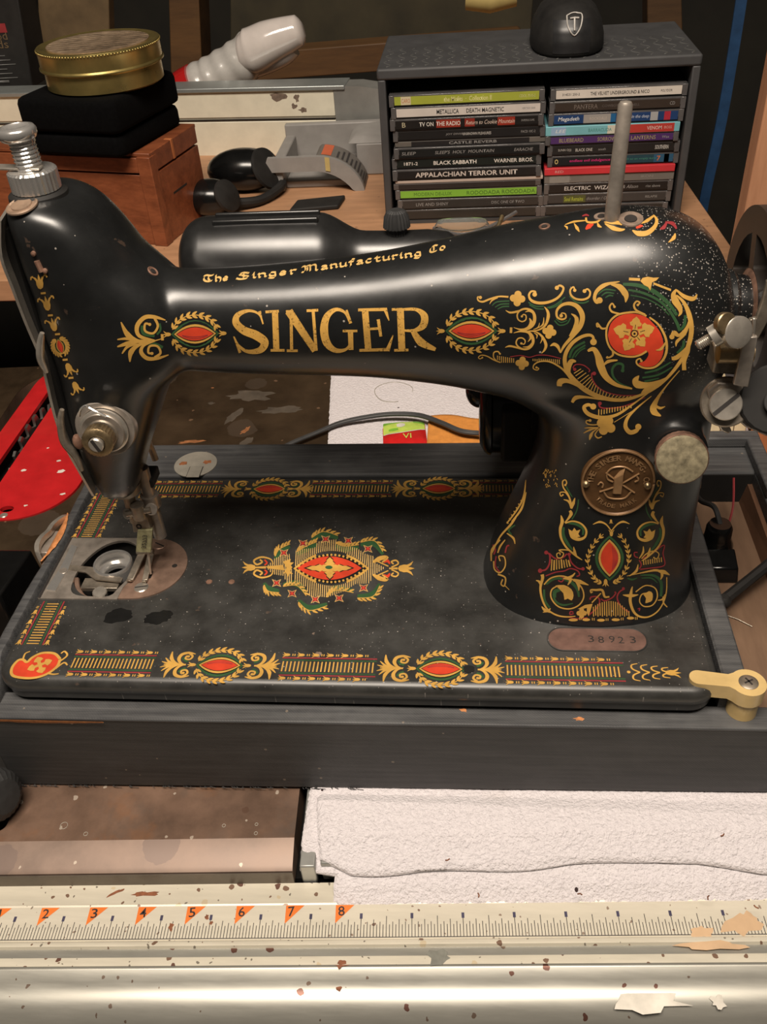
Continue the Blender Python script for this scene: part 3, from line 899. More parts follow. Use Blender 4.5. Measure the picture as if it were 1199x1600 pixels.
g.add([(p.x, p.y, 0) for p in rv], fs)
g.rings([[(x, y, 0) for x, y in HOLE], [(x, y, -13) for x, y in HOLE]], cap=False)
bed = obj('bed', g, 'bed_black', mach, smooth=50)
g = G(); g.plate(HOLE, -13.6, -12.6)
obj('shuttle_race', g, 'pit_black', bed)
# chips of lost japan on the bed
g = G()
for j, (u, v, r, sx) in enumerate([(497, 1022, 2.0, 0.8), (490, 990, 0.9, 0.7), (640, 1074, 1.6, 2.0), (735, 1080, 1.3, 1.5), (540, 1076, 1.6, 2.4), (905, 1080, 1.3, 1.5), (770, 1087, 1.2, 1.3), (425, 1078, 1.2, 1.8), (880, 1071, 1.8, 2.5), (950, 1088, 1.0, 1.5)]):
    p = onz(u, v, 0.05); 
    if p.y > 5: blob(g, p.x, p.y, 0.03, r, sx, 12, 0.45, 0, j)
obj('paint_chip', g, 'paint_chip', bed, smooth=180)
g = G()
for j, (u, v, r, sx, rot) in enumerate([(185, 962, 5.5, 1.5, 0.25), (247, 965, 5.0, 1.6, 0.3)]):
    p = onz(u, v, 0.0); blob(g, p.x, p.y, 0.02, r, sx, 26, 0.14, rot, j + 4)
obj('oil_spot', g, 'oil_stain', bed, smooth=180)
g = G(); p = onz(733, 1046, 0); blob(g, p.x, p.y, 0.35, 2.6, 1.1, 16, 0.1, 0, 1)
obj('oil_hole', g, 'pit_black', bed, smooth=180)
for (u, v) in ((327, 909), (362, 909)):
    g = G(); p = onz(u, v, 0); g.lathe((p.x, p.y, 0), (0, 0, 1), [(0, 1.9), (0.3, 1.7), (0.35, 0.2)], 16)
    obj('oil_hole', g, 'rusty_copper', bed)

# ---- needle plate, slide plate and bobbin
np_out = [(49.5, 60.6)] + [(57 + 25.5 * math.cos(a), 87 + 26.2 * math.sin(a)) for a in [math.radians(-90 + 7.5 * i) for i in range(25)]] + [(49.5, 113.2), (53.5, 102), (55.5, 94), (54, 80), (50, 70)]
g = G(); g.plate(np_out, -0.8, 0.75, holes=[rrect(59, 64, 77, 84, 1.2, 3)])
npl = obj('needle_plate', g, 'copper_plate', mach, bevel=0.25)
sl_out = [(2.6, 60.2), (49.3, 60.2), (49.8, 70), (53.8, 80), (55.2, 94), (53.2, 102), (49.3, 113.4), (2.6, 113.4)]
hole2 = [(18.0, 78), (19.5, 68), (24, 63.4), (33, 62.2), (44, 62.6), (47.5, 70), (51.5, 80), (53, 92), (51, 101), (45, 108), (37, 111), (28, 107.5), (22, 99), (18.6, 89)]
g = G(); g.plate(sl_out, -0.8, 0.7, holes=[catmull(hole2 + hole2[:1], 3)[:-1]])
slp = obj('slide_plate', g, 'steel', mach, bevel=0.25)
g = G(); g.box(2.8, 4.2, 60.4, 113.2, 0.7, 0.95)
obj('slide_seam', g, 'stamp_dark', slp)
g = G()
for (u, v, par) in ((250, 852, 0), (221, 918, 0)):
    pass
for (u, v) in ((250, 852), (221, 918)):
    p = onz(u, v, 0.8)
    g = G(); g.lathe((p.x, p.y, 0.7), (0, 0, 1), [(0, 4.1), (0.35, 4.1), (0.75, 3.5), (0.8, 0.1)], 28)
    s_ = obj('screw', g, 'copper_plate' if v < 900 else 'nickel', npl)
    g = G(Matrix.Translation((p.x, p.y, 1.5)) @ Matrix.Rotation(-0.5 if v < 900 else 0.2, 4, 'Z')); g.box(-3.6, 3.6, -0.4, 0.4, 0, 0.1)
    obj('screw_slot', g, 'stamp_dark', npl)
g = G(); p = onz(273, 884, 0.75); g.lathe((p.x, p.y, 0.4), (0, 0, 1), [(0, 1.6), (0.42, 1.6), (0.44, 0.1)], 16)
obj('pin_hole', g, 'stamp_dark', npl)
bc = onz(177, 882, 0)
g = G(); g.lathe((bc.x, bc.y, 0), (0, 0, 1), [(-9, 12.4), (-3, 12.6), (-0.5, 11.6), (1.6, 11.4), (2.0, 11.0), (1.9, 10.2), (1.2, 9.8), (-5.0, 9.6), (-5.4, 7.2), (-6.2, 6.6), (-9, 6.5)], 56, cap=False)
bob = obj('bobbin_case', g, 'chrome', mach, smooth=40)
g = G(); g.box(bc.x - 14, bc.x + 8, bc.y - 19, bc.y - 10.5, -4, -1.2)
g.plate([(bc.x - 26, bc.y - 6), (bc.x - 14, bc.y - 8), (bc.x - 6, bc.y - 14), (bc.x + 10, bc.y - 16), (bc.x + 10, bc.y - 12.5), (bc.x - 4, bc.y - 10), (bc.x - 11, bc.y - 3.5), (bc.x - 13, bc.y - 3.2), (bc.x - 26, bc.y - 1.5)], 0.2, 1.0)
obj('position_bracket', g, 'aged_nickel', bob, bevel=0.3)
ks = onz(156, 926, 0)
g = G(); g.lathe((ks.x, ks.y, -4), (0.1, -0.15, 1), [(0, 2), (2.5, 2), (2.6, 4.0), (5.4, 4.0), (5.9, 3.5), (6.0, 0.1)], 32, knurl=0.05)
obj('knurled_screw', g, 'nickel', bob)
g = G(); g.tube(catmull([onz(120, 905, -2), onz(122, 920, -3), onz(132, 934, -4), onz(150, 938, -4)], 5), 1.6, 8)
obj('latch_wire', g, 'copper_plate', bob)
lv = [onz(u, v, 0.8) for u, v in ((112, 852), (121, 855), (106, 893), (102, 897), (87, 924), (72, 922), (95, 888))]
g = G(); g.plate([(q.x, q.y) for q in (lv[0], lv[1], lv[2], lv[3], lv[4], lv[5], lv[6])][::-1], 0.75, 1.4)
obj('slide_spring', g, 'chrome', slp, bevel=0.15)
p = onz(99, 892, 1.2); g = G(); g.lathe((p.x, p.y, 1.2), (0, 0, 1), [(0, 2.4), (0.6, 2.2), (0.7, 0.1)], 20)
obj('screw', g, 'steel', slp)

# ---- needle bar, presser bar, foot
xb, yb_ = 66.0, 86.0
g = G(); g.cyl((62, 84, 64), (62, 84, 38), 3.2, 20); g.cyl((62, 84, 64), (62, 84, 58.5), 8.2, 28, 7.2)
nb = obj('needle_bar', g, 'aged_nickel', mach)
g = G(); g.cyl((71, 90, 70), (71, 90, 22), 3.6, 20); g.cyl((71, 90, 52), (71, 90, 44), 5.2, 20)
pb_ = obj('presser_bar', g, 'steel', mach)
def facing(c, r, h, mat, name, par, ax, n=28, slot=None, knurl=0.0, dome=0.0):
    """a short round part whose axis points along ax"""
    ax = V(ax).normalized(); c = V(c)
    g = G(); g.lathe(c - ax * h, ax, [(0, r * 0.97), (h * 0.12, r), (h - r * 0.06, r), (h, r * 0.94), (h + dome, 0.05)], n, knurl=knurl)
    o = obj(name, g, mat, par, smooth=18)
    return o
def slotbar(c, ax, ln, wd, name, par, ang=0.0, mat='stamp_dark'):
    ax = V(ax).normalized(); u = ax.orthogonal().normalized(); w_ = ax.cross(u)
    q = u * math.cos(ang) + w_ * math.sin(ang); t = ax.cross(q); c = V(c)
    g = G(); b = [c + q * (sx * ln) + t * (sy * wd) for sx, sy in ((-1, -1), (1, -1), (1, 1), (-1, 1))]
    g.hexa([p - ax * 0.2 for p in b], [p + ax * 0.12 for p in b])
    return obj(name, g, mat, par)
TOCAM = lambda c: (CAM - V(c)).normalized()
# needle clamp with its two flat screws
c1 = at(198, 803, 80); c2 = at(236, 796, 80); cm = c1.lerp(c2, 0.5)
facing(c1, 3.0, 2.0, 'nickel', 'clamp_screw', nb, (-0.35, -0.8, 0.45))
facing(c2, 3.4, 1.6, 'steel', 'clamp_screw', nb, (0.1, -0.9, 0.4))
g = G(); g.tube([c1, c2], 1.9, 12); g.cyl((cm.x, cm.y, cm.z + 5), (cm.x, cm.y, cm.z - 4), 3.8, 18)
obj('needle_clamp', g, 'aged_nickel', nb)
# flat shank, yellowed tag and hinged foot
a0, a1 = at(206, 806, 84), at(230, 800, 84); b0, b1 = at(210, 829, 84), at(238, 826, 84)
g = G(); g.hexa([b0 + V((0, -2, 0)), b1 + V((0, -2, 0)), b1 + V((0, 3, 0)), b0 + V((0, 3, 0))], [a0 + V((0, -2, 0)), a1 + V((0, -2, 0)), a1 + V((0, 3, 0)), a0 + V((0, 3, 0))])
foot = obj('presser_foot', g, 'aged_nickel', mach, bevel=0.5)
g = G(); ring = at(217, 823, 81.8); g.tube([ring + V((1.3 * math.cos(a), 0, 1.3 * math.sin(a))) for a in [i * 2 * PI / 12 for i in range(13)]], 0.35, 6)
obj('stamped_ring', g, 'stamp_dark', foot)
a0, a1 = at(215, 828, 81), at(238, 828, 81); b0, b1 = at(212, 863, 79), at(236, 864, 79)
g = G(); g.hexa([b0, b1, b1 + V((0, 2.5, 0)), b0 + V((0, 2.5, 0))], [a0, a1, a1 + V((0, 2.5, 0)), a0 + V((0, 2.5, 0))])
fs_ = obj('foot_shank', g, 'tag_yellow', foot, bevel=0.4)
g = G()
mid = at(226, 846, 79.6); dn = (b0 - a0).normalized(); rt = (a1 - a0).normalized()
put_text(g, '32773', mid + V((0, -0.35, 0.1)), dn * -1, rt, 9.0, 2.6, bold=0.01)
obj('stamped_number', g, 'stamp_dark', foot, smooth=180)
g = G()
for (pa, pb2, w_) in (((222, 863), (203, 905), 2.4), ((236, 862), (226, 906), 2.0)):
    a_, b_ = onz(*pa, 6.5), onz(*pb2, 2.4)
    d = (b_ - a_).normalized(); s_ = V((d.y, -d.x, 0)).normalized() * w_
    g.hexa([a_ - s_ - V((0, 0, 1.4)), a_ + s_ - V((0, 0, 1.4)), b_ + s_ * 0.8 - V((0, 0, 1.6)), b_ - s_ * 0.8 - V((0, 0, 1.6))][::-1],
           [a_ - s_, a_ + s_, b_ + s_ * 0.8, b_ - s_ * 0.8][::-1])
    e = b_ + d * 2.0
    g.hexa([b_ - s_ * .8 - V((0, 0, 1.6)), b_ + s_ * .8 - V((0, 0, 1.6)), e + s_ * .6 + V((0, 0, 0.2)), e - s_ * .6 + V((0, 0, 0.2))][::-1],
           [b_ - s_ * .8, b_ + s_ * .8, e + s_ * .6 + V((0, 0, 1.4)), e - s_ * .6 + V((0, 0, 1.4))][::-1])
q0, q1 = onz(214, 862, 6.5), onz(240, 862, 6.5)
g.tube([q0, q1], 2.0, 10)
obj('toe', g, 'aged_nickel', foot, bevel=0.3, smooth=45)
g = G(); g.cyl((66, 84, 32), (63.5, 80, 2), 0.7, 8)
obj('needle', g, 'nickel', nb)
# lifting lever behind the head
g = G(); pts = [at(228, 684, 116), at(236, 700, 118), at(243, 718, 118)]
g.tube(catmull(pts, 4), 2.0, 10)
obj('lifter_lever', g, 'aged_nickel', mach)
g = G(); q = at(222, 745, 95); g.box(q.x - 6, q.x + 8, 88, 102, q.z - 3, q.z + 3)
obj('lifter_cam', g, 'matt_black', mach, bevel=1)

# ---- face plate at the open left end, with its guides
edge = [(2, 345), (4, 400), (22, 450), (43, 505), (66, 560), (76, 600), (88, 650), (106, 700), (128, 740), (148, 775)]
ep = [at(u, v, 63) for u, v in edge]
g = G()
rs = []
for p in catmull([tuple(q) for q in ep], 4):
    p = V(p); dep = 46 if p.z > 130 else 46 - (130 - p.z) * 0.3
    x = p.x - 1.5
    rs.append([(x, p.y, p.z), (x + 1.6, p.y - 0.4, p.z), (x - 2.5, p.y + dep * 0.5, p.z), (x + 1.0, p.y + dep, p.z), (x, p.y + dep, p.z), (x - 4.0, p.y + dep * 0.5, p.z)])
g.rings(rs)
fp = obj('face_plate', g, 'nickel', mach, smooth=40)
g = G(); g.box(44.5, 49.5, 70, 104, 96, 210)
obj('head_opening', g, 'pit_black', mach)
def strip(name, pts, y, w_, th, mat, par):
    g = G(); P = catmull([tuple(at(u, v, y)) for u, v in pts], 5)
    g.tube(P, [w_ * (0.35 + 0.65 * math.sin(PI * (0.08 + 0.84 * i / (len(P) - 1)))) for i in range(len(P))], 8)
    return obj(name, g, mat, par, smooth=60)
strip('thread_guide', [(66, 520), (63, 540), (64, 562), (73, 582)], 60, 2.0, 1, 'nickel', fp)
strip('take_up_guard', [(97, 640), (95, 662), (101, 690), (118, 712), (128, 735)], 58, 2.2, 1, 'aged_nickel', fp)
g = G(); q = at(122, 690, 57); g.ball(q, 2.6, 12, (1, 1, 1.6)); obj('guide_stud', g, 'rusty_copper', fp)

# ---- thread tension assembly on the front of the head
tc, tn = hit(166, 668)
tax = V((0.06, -1.0, 0.08)).normalized()
def ten(d0, prof, mat, name, par, n=48, knurl=0.0):
    g = G(); g.lathe(tc + tax * d0, tax, prof, n, knurl=knurl); return obj(name, g, mat, par, smooth=40)
ta = ten(-3, [(0, 14.6), (4.0, 14.6), (4.8, 14.0), (4.9, 11.5), (4.2, 11.2), (4.2, 0.2)], 'steel', 'tension_assembly', mach)
ten(2, [(0, 11.2), (1.5, 11.6), (2.0, 11.0), (2.6, 7)], 'nickel', 'tension_disc', ta)
ten(4.4, [(0, 6.5), (0.8, 10.2), (1.4, 10.4), (1.9, 10.0), (1.2, 4)], 'steel', 'tension_disc', ta)
ten(5.4, [(0, 7.0), (0.8, 7.3), (1.6, 6.8), (2.0, 4)], 'aged_nickel', 'spring_cup', ta)
g = G(); pts = []
u_ = tax.orthogonal().normalized(); w2 = tax.cross(u_)
for i in range(60):
    a = 2 * PI * i / 14; rr = 5.6 - 0.4 * i / 60
    pts.append(tc + tax * (6.8 + 3.0 * i / 60) + (u_ * math.cos(a) + w2 * math.sin(a)) * rr)
g.tube(pts, 0.55, 6); obj('tension_spring', g, 'stamp_dark', ta)
ten(9.0, [(0, 6.8), (0.5, 7.3), (6.0, 7.3), (6.8, 6.4), (7.0, 3.9), (6.0, 3.7), (6.0, 0.1)], 'old_brass', 'thumb_nut', ta, 56, 0.045)
ten(14.0, [(0, 3.4), (3.4, 3.6), (4.0, 3.0), (4.05, 0.1)], 'nickel', 'tension_stud', ta, 24)
slotbar(tc + tax * 18.1, tax, 3.3, 0.8, 'stud_slot', ta, 1.2)
g = G(); pts = [hit(125, 643)[0] + V((0, -6, 0)), tc + V((-9, -8, 11)), tc + V((-3, -9, 11.5)), tc + V((9, -8, 6))]
pts = [at(124, 650, 51), at(126, 640, 50), at(134, 634, 49), at(139, 637, 49), at(150, 643, 48), at(166, 651, 48)]
g.tube(catmull([tuple(p) for p in pts], 5), 0.6, 6); obj('check_spring', g, 'chrome', ta)

# ---- presser regulator on top of the head, oil plate beside it
oc = V((61.5, 84, 219.5))
g = G(); g.lathe(oc + V((0, 0, -2)), (0, 0, 1), [(0, 13), (3.5, 12.6), (4.6, 11.0)], 40); obj('regulator_collar', g, 'matt_black', mach)
rg = None
g = G(); g.lathe(oc + V((0, 0, 2.4)), (0, 0, 1), [(0, 9.6), (0.6, 10.2), (8.4, 10.2), (9.2, 9.4), (9.2, 6.0)], 64, knurl=0.03)
rgo = obj('presser_regulator', g, 'chrome', mach, smooth=25)
prof = [(8, 5.6)]
for k in range(7):
    prof += [(10.5 + k * 1.7, 5.6), (11.0 + k * 1.7, 5.2), (11.5 + k * 1.7, 5.2), (12.0 + k * 1.7, 5.6)]
g = G(); g.lathe(oc, (-0.03, 0, 1), prof + [(23.5, 5.6)], 32); obj('threaded_stem', g, 'chrome', rgo, smooth=30)
g = G(); g.lathe(oc + V((-0.8, 0, 0)), (-0.03, 0, 1), [(23, 5.5), (24, 7.4), (25.6, 8.2), (27.4, 8.2), (28.6, 7.4), (28.8, 6.2), (28.0, 5.4), (27.6, 0.1)], 40); obj('cap', g, 'chrome', rgo, smooth=50)
g = G(); g.hexa([oc + V((-24, -2, 12.2)), oc + V((6, -5.5, 12.2)), oc + V((6, 0, 12.2)), oc + V((-24, 4, 12.2))], [oc + V((-24, -2, 13.4)), oc + V((6, -5.5, 13.0)), oc + V((6, 0, 13.0)), oc + V((-24, 4, 13.4))]); obj('leaf_spring', g, 'nickel', rgo, bevel=0.3)
q, qn = hit(34, 321)
g = G(); g.lathe(q - qn * 0.4, qn, [(0, 7.0), (0.6, 6.9), (0.9, 6.2), (0.5, 5.6), (0.5, 4.6), (1.1, 4.3), (1.2, 0.1)], 36); obj('oil_cap', g, 'oil_cap', mach)
g = G()
for (u, v) in ((53, 396), (71, 423)):
    q, qn = hit(u, v); g.lathe(q - qn * 0.6, qn, [(0, 1.2), (1.4, 1.1), (1.8, 0.2)], 14)
q, qn = hit(58, 407); q2_, _ = hit(66, 424); g.tube([q + qn * .3, q2_ + qn * .3], 1.3, 8)
obj('guide_pins', g, 'rusty_copper', mach)
def hole_ring(u, v, r, mat='rusty_copper', name='oil_hole'):
    q, qn = hit(u, v)
    g = G(); g.lathe(q - qn * 0.3, qn, [(0, r * 1.15), (0.55, r * 1.1), (0.7, r), (0.35, r * 0.7), (0.3, 0.1)], 24)
    o = obj(name, g, [mat], mach)
    g = G(); g.lathe(q - qn * 0.1, qn, [(0, r * 0.6), (0.5, r * 0.55), (0.52, 0.1)], 18); obj('hole_mouth', g, 'stamp_dark', o)
for (u, v, r) in ((239, 424, 2.4), (851, 354, 2.2)): hole_ring(u, v, r)
# spool pin
q, qn = hit(956, 341)
g = G(); top = at(973, 168, 95) ; bot = V((q.x, q.y, q.z - 3))
top = V((bot.x + 1.4, bot.y + 1, bot.z + 49))
ax = (top - bot).normalized(); ln = (top - bot).length
g.lathe(bot, ax, [(0, 3.2), (ln - 1.6, 2.85), (ln - 0.5, 2.2), (ln, 0.2)], 24)
obj('spool_pin', g, 'steel', mach)
hole_ring(940, 338, 2.8, 'paint_chip', 'pin_socket'); hole_ring(986, 342, 4.6, 'paint_chip', 'pin_socket')

# ---- maker's badge on the pillar
mc, mn = hit(966, 754)
mx = V((1, 0, 0)); mx = (mx - mn * mx.dot(mn)).normalized(); my = mn.cross(mx)
def bad(x, y, h=0.0): return mc + mx * x + my * y + mn * (h - 0.002 * (x * x))
g = G()
A_, B_ = 16.6, 18.6
rs = [[bad(A_ * k * math.cos(t), B_ * k * math.sin(t), h) for t in [2 * PI * i / 64 for i in range(64)]] for k, h in ((1.03, -3), (1.03, 0.5), (1.0, 1.0), (0.95, 1.05), (0.93, 0.6), (0.5, 0.75), (0.05, 0.8))]
g.rings(rs)
badge = obj('badge', g, 'badge_brass', mach, smooth=50)
g = G()
for k in (0.97, 0.995):
    g.tube([bad(A_ * k * math.cos(t), B_ * k * math.sin(t), 1.05) for t in [2 * PI * i / 64 for i in range(65)]], 0.28, 5)
def arc_text(g, s, r, a0, a1, size, flip=False):
    n = len(s)
    for i, ch in enumerate(s):
        if ch == ' ': continue
        a = math.radians(a0 + (a1 - a0) * i / (n - 1))
        o = bad(A_ * r * math.cos(a), B_ * r * math.sin(a), 0.86)
        t = (mx * -math.sin(a) * A_ + my * math.cos(a) * B_).normalized(); rd = (mx * math.cos(a) + my * math.sin(a))
        if not flip: t = -t
        else: rd = -rd
        put_text(g, ch, o + mn * 0.12, t, rd, size * (0.35 if ch in 'I.' else 0.8), size * (0.25 if ch == '.' else 1), bold=0.025)
arc_text(g, 'THE SINGER MANFG. CO', 0.78, 176, 2, 2.9)
arc_text(g, 'TRADE MARK', 0.70, 225, 315, 2.3, True)
obj('badge_lettering', g, 'badge_relief', badge, smooth=180)
g = G()
g.hexa([bad(-2.2, -5.5, 0.6), bad(2.2, -5.5, 0.6), bad(2.2, 6, 0.6), bad(-2.2, 3.5, 0.6)], [bad(-1.8, -5.2, 1.9), bad(1.8, -5.2, 1.9), bad(1.8, 6.0, 2.0), bad(-1.8, 3.6, 1.9)])
g.hexa([bad(-2.2, 3.5, .6), bad(2.2, 5.5, .6), bad(2.4, 9, .6), bad(0, 7, .6)], [bad(-1.8, 3.6, 1.7), bad(1.8, 6, 1.9), bad(2.3, 8.6, 1.3), bad(0, 6.8, 1.3)])
for pts in ([(-8, -5), (0, -1), (9, 6)], [(-6, 6), (0, 1), (8, -5)], [(-6, -5), (-4, -8), (0, -8.8), (4, -8), (6.5, -4)], [(6, 7), (2, 9.5), (-3, 9), (-5.5, 6), (-5, 2.5), (-2.5, 1)], [(8, 4.5), (9, 2.5), (7.5, 1.2)], [(-9, -1), (-8, 0.5), (-6.8, -0.5), (-7, -2.5)]):
    g.tube([bad(x, y, 1.0) for x, y in catmull(pts, 5)], 0.42, 5)
obj('badge_emblem', g, 'badge_relief', badge, smooth=60)
for (u, v) in ((922, 759), (1007, 758)):
    q = mc + mx * (-14.6 if u < 950 else 13.6) + my * (-1.2) + mn * 0.2
    g = G(); g.lathe(q, mn, [(0, 1.9), (0.9, 1.6), (1.5, 0.9), (1.6, 0.1)], 18); obj('rivet', g, 'old_brass', badge)
# serial number plate on the bed
g = G(); sp_ = rrect(287, 337, 26.4, 42.6, 7.9, 10); g.plate(sp_, 0.0, 0.12)
ser = obj('serial_plate', g, 'serial_copper', mach)
g = G(); g.tube([(x, y, 0.1) for x, y in sp_ + sp_[:1]], 0.45, 6); obj('plate_rim', g, 'bed_black', ser)
g = G()
for ch, x, dy in (('3', 309, 0.3), ('8', 314, -0.2), ('9', 319.5, 0.2), ('2', 324, -0.3), ('3', 330, 0.0)):
    put_text(g, ch, (x, 34.6 + dy, 0.16), (1, 0.05 * dy, 0), (-0.05 * dy, 1, 0), 3.0, 4.6)
obj('stamped_serial', g, 'stamp_dark', ser, smooth=180)
# stitch regulator knob
kq, kn = hit(1070, 715)
kc = at(1066, 718, 38.5); kax = (TOCAM(kc) * 0.62 + V((0, -1, 0)) * 0.5).normalized()
g = G(); g.lathe(kc - kax * 20, kax, [(0, 12.6), (6, 12.4), (8, 11.0)], 40); obj('regulator_boss', g, 'japan_black', mach)
g = G(); g.lathe(kc, kax, [(-14, 8.8), (-9, 8.6), (-8.6, 9.6), (-7.6, 9.6), (-7.4, 9.0), (-6.8, 11.2), (-0.8, 11.4), (0, 10.9)], 60, cap=False, knurl=0.012)
kn_ = obj('stitch_regulator', g, 'rusty_copper', mach, smooth=30)
g = G(); g.lathe(kc, kax, [(-0.6, 11.0), (0.1, 10.9), (0.5, 9.6), (0.7, 0.1)], 48); obj('knob_face', g, 'knob_face', kn_)
# small brass screw on the side of the pillar
q = at(1115, 752, 92); g = G(); g.lathe((361, q.y, q.z), (1, -0.25, 0.1), [(0, 4), (4.0, 4), (5, 3.2), (5.1, 0.1)], 24); obj('side_screw', g, 'old_brass', mach)

# ---- hand wheel and bobbin winder at the right end
wc = V((0, 88, 158))
T = Matrix.Translation((370, 88, 158)) @ Matrix.Rotation(PI / 2, 4, 'Y')
g = G(T)
holes = []
for k in range(5):
    a0 = 2 * PI * k / 5 + 0.35
    hp = [(17 * math.cos(a0 + 0.2 + t * 0.86), 17 * math.sin(a0 + 0.2 + t * 0.86)) for t in (0, .25, .5, .75, 1)] + [(31.5 * math.cos(a0 + 0.1 + t * 1.05), 31.5 * math.sin(a0 + 0.1 + t * 1.05)) for t in (1, .8, .6, .4, .2, 0)]
    holes.append(hp)
g.plate(ell(0, 0, 43, 43, 64), 0, 9, holes=holes)
hw_ = obj('hand_wheel', g, 'wheel_black', mach, bevel=1.6, seg=3, smooth=45)
g = G(); g.lathe((356, 88, 158), (1, 0, 0), [(0, 17), (6, 16.5), (8, 14.2), (13, 13.8), (13.5, 12)], 44)
obj('wheel_hub', g, 'japan_black', mach, smooth=35)
g = G(); g.lathe((369, 88, 158), (1, 0, 0), [(0, 15), (1, 16.5), (4, 16.5), (5, 12), (15, 12), (16, 10)], 44)
obj('hub_flange', g, 'rusty_copper', mach, smooth=35)
g = G(); g.lathe((384, 88, 158), (1, 0, 0), [(0, 14), (3, 15), (9, 15), (11, 13), (11.2, 0.1)], 40, knurl=0.03)
obj('clutch_nut', g, 'nickel', hw_)
# winder bracket
def slab(pts, y, th, T=None):
    g = G(); P = [at(u, v, y) for u, v in pts]
    g.rings([[p for p in P], [p + V((0, th, 0)) for p in P]]); return g
wy = 38
win = obj('bobbin_winder', slab([(1116, 540), (1172, 536), (1170, 588), (1112, 584), (1118, 562)], wy + 4, 12), 'aged_nickel', mach, bevel=1.0)
P0, P1 = at(1122, 551, wy), at(1176, 551, wy)
g = G(); g.cyl(P0, P1, 4.3, 24); obj('winder_barrel', g, 'old_brass', win)
g = slab([(1164, 528), (1185, 526), (1170, 606), (1146, 602)], wy - 5, 2.2); obj('winder_arm', g, 'steel', win, bevel=0.5)
g = slab([(1172, 500), (1182, 498), (1192, 470), (1199, 440), (1210, 440), (1202, 500), (1186, 530), (1172, 528)], wy + 2, 2.5); obj('winder_arm', g, 'aged_nickel', win, bevel=0.5)
g = slab([(1177, 498), (1182, 498), (1181, 528), (1176, 528)], wy - 4, 2.0); obj('winder_finger', g, 'nickel', win, bevel=0.4)
fx = V((-0.12, -0.86, 0.5))
c = at(1136, 628, wy); facing(c, 10.6, 3.5, 'aged_nickel', 'pivot_plate', win, fx, 40)
c = at(1135, 632, wy - 4); sc0 = c; facing(c, 6.6, 3.0, 'nickel', 'pivot_screw', win, fx, 36)
q0, q1 = at(1122, 644, wy - 5.2), at(1154, 620, wy - 5.2)
g = G(); dd = (q1 - q0); dd = (dd - fx.normalized() * dd.dot(fx.normalized())).normalized(); tt = fx.normalized().cross(dd).normalized() * 0.8; ff = fx.normalized()
cc = q0.lerp(q1, .5)
cc = sc0 + ff * 0.1; q0 = cc - dd * 6.4; q1 = cc + dd * 6.4
g.hexa([q0 - tt - ff * .3, q1 - tt - ff * .3, q1 + tt - ff * .3, q0 + tt - ff * .3], [q0 - tt + ff * .15, q1 - tt + ff * .15, q1 + tt + ff * .15, q0 + tt + ff * .15])
obj('screw_slot', g, 'stamp_dark', win)
g = slab([(1106, 612), (1124, 598), (1160, 602), (1176, 616), (1172, 640), (1199, 668), (1235, 670), (1235, 690), (1199, 683), (1165, 668), (1146, 652), (1124, 656), (1110, 640)], wy + 1, 3.0)
obj('winder_frame', g, 'steel', win, bevel=0.8)
c = at(1214, 624, wy - 3); facing(c, 14.5, 4.5, 'matt_black', 'winder_pulley', win, fx, 48, knurl=0.012)
c = at(1217, 628, wy - 6); facing(c, 5.6, 1.5, 'rubber', 'pulley_hub', win, fx, 30)
g = slab([(1124, 654), (1140, 654), (1141, 668), (1145, 676), (1137, 679), (1127, 674), (1122, 664)], wy - 1, 3.0); obj('trip_lever', g, 'nickel', win, bevel=0.8)
# thumb screw pointing left at the winder
t0, t1 = at(1089, 541, wy - 8), at(1136, 513, wy - 8)
ax = (t1 - t0).normalized()
prof = [(0, 1.2), (0.8, 2.1)]
ln = (at(1112, 527, wy - 8) - t0).length
for k in range(7): prof += [(1.2 + k * (ln - 1.5) / 7, 2.2), (1.2 + (k + .5) * (ln - 1.5) / 7, 1.8)]
prof += [(ln, 2.0), (ln + 0.2, 4.4), (ln + 3.0, 4.4), (ln + 3.2, 2.3), (ln + 8, 2.3)]
g = G(); g.lathe(t0, ax, prof, 24); ts = obj('thumb_screw', g, 'nickel', win, smooth=30)
for (u, v, r) in ((1133, 505, 4.2), (1152, 519, 6.2)):
    c = at(u, v, wy - 9); g = G()
    g.lathe(c, V((0.35, -0.8, 0.35)), [(-1.4, r * .5), (-1.2, r), (1.2, r), (1.6, r * 0.9), (1.7, 0.1)], 28); obj('wing', g, 'old_brass' if u < 1140 else 'nickel', ts)

# ---- motor behind the pillar
g = G()
mo = V((276, 150, 76))
g.lathe((252, 150, 72), (1, 0, 0), [(0, 18), (0.5, 24), (3, 28.5), (5, 30), (6.5, 30.4), (7.5, 29), (40, 29.5), (60, 29), (64, 24)], 48)
mot = obj('motor', g, 'gloss_black', mach, smooth=40)
g = G(); q = at(757, 625, 140); g.ball((252, 146, 82), 9.5, 24, (0.8, 1, 1.05)); obj('brush_cap', g, 'gloss_black', mot)
g = G(); p1 = at(746, 602, 146); g.cyl((250, 146, 90), p1, 1.8, 12); obj('toggle', g, 'rubber', mot)
q = at(826, 668, 122); g = G(); g.lathe(q, (-.15, -1, .3), [(-3, 4.6), (0, 4.6), (0.6, 4.0), (0.7, .1)], 28); ms = obj('motor_screw', g, 'old_brass', mot)
slotbar(q + V((0, -0.7, 0.2)), (-.15, -1, .3), 4.2, 0.5, 'motor_screw_slot', mot, 0.9)
g = G(); g.hexa([(264, 118, 52), (300, 118, 52), (300, 128, 50), (264, 128, 50)], [(264, 120, 84), (300, 120, 84), (300, 128, 88), (264, 128, 88)]); obj('motor_bracket', g, 'matt_black', mot, bevel=2)
g = G(); g.box(280, 330, 116, 128, 60, 120); obj('motor_mount', g, 'matt_black', mot)

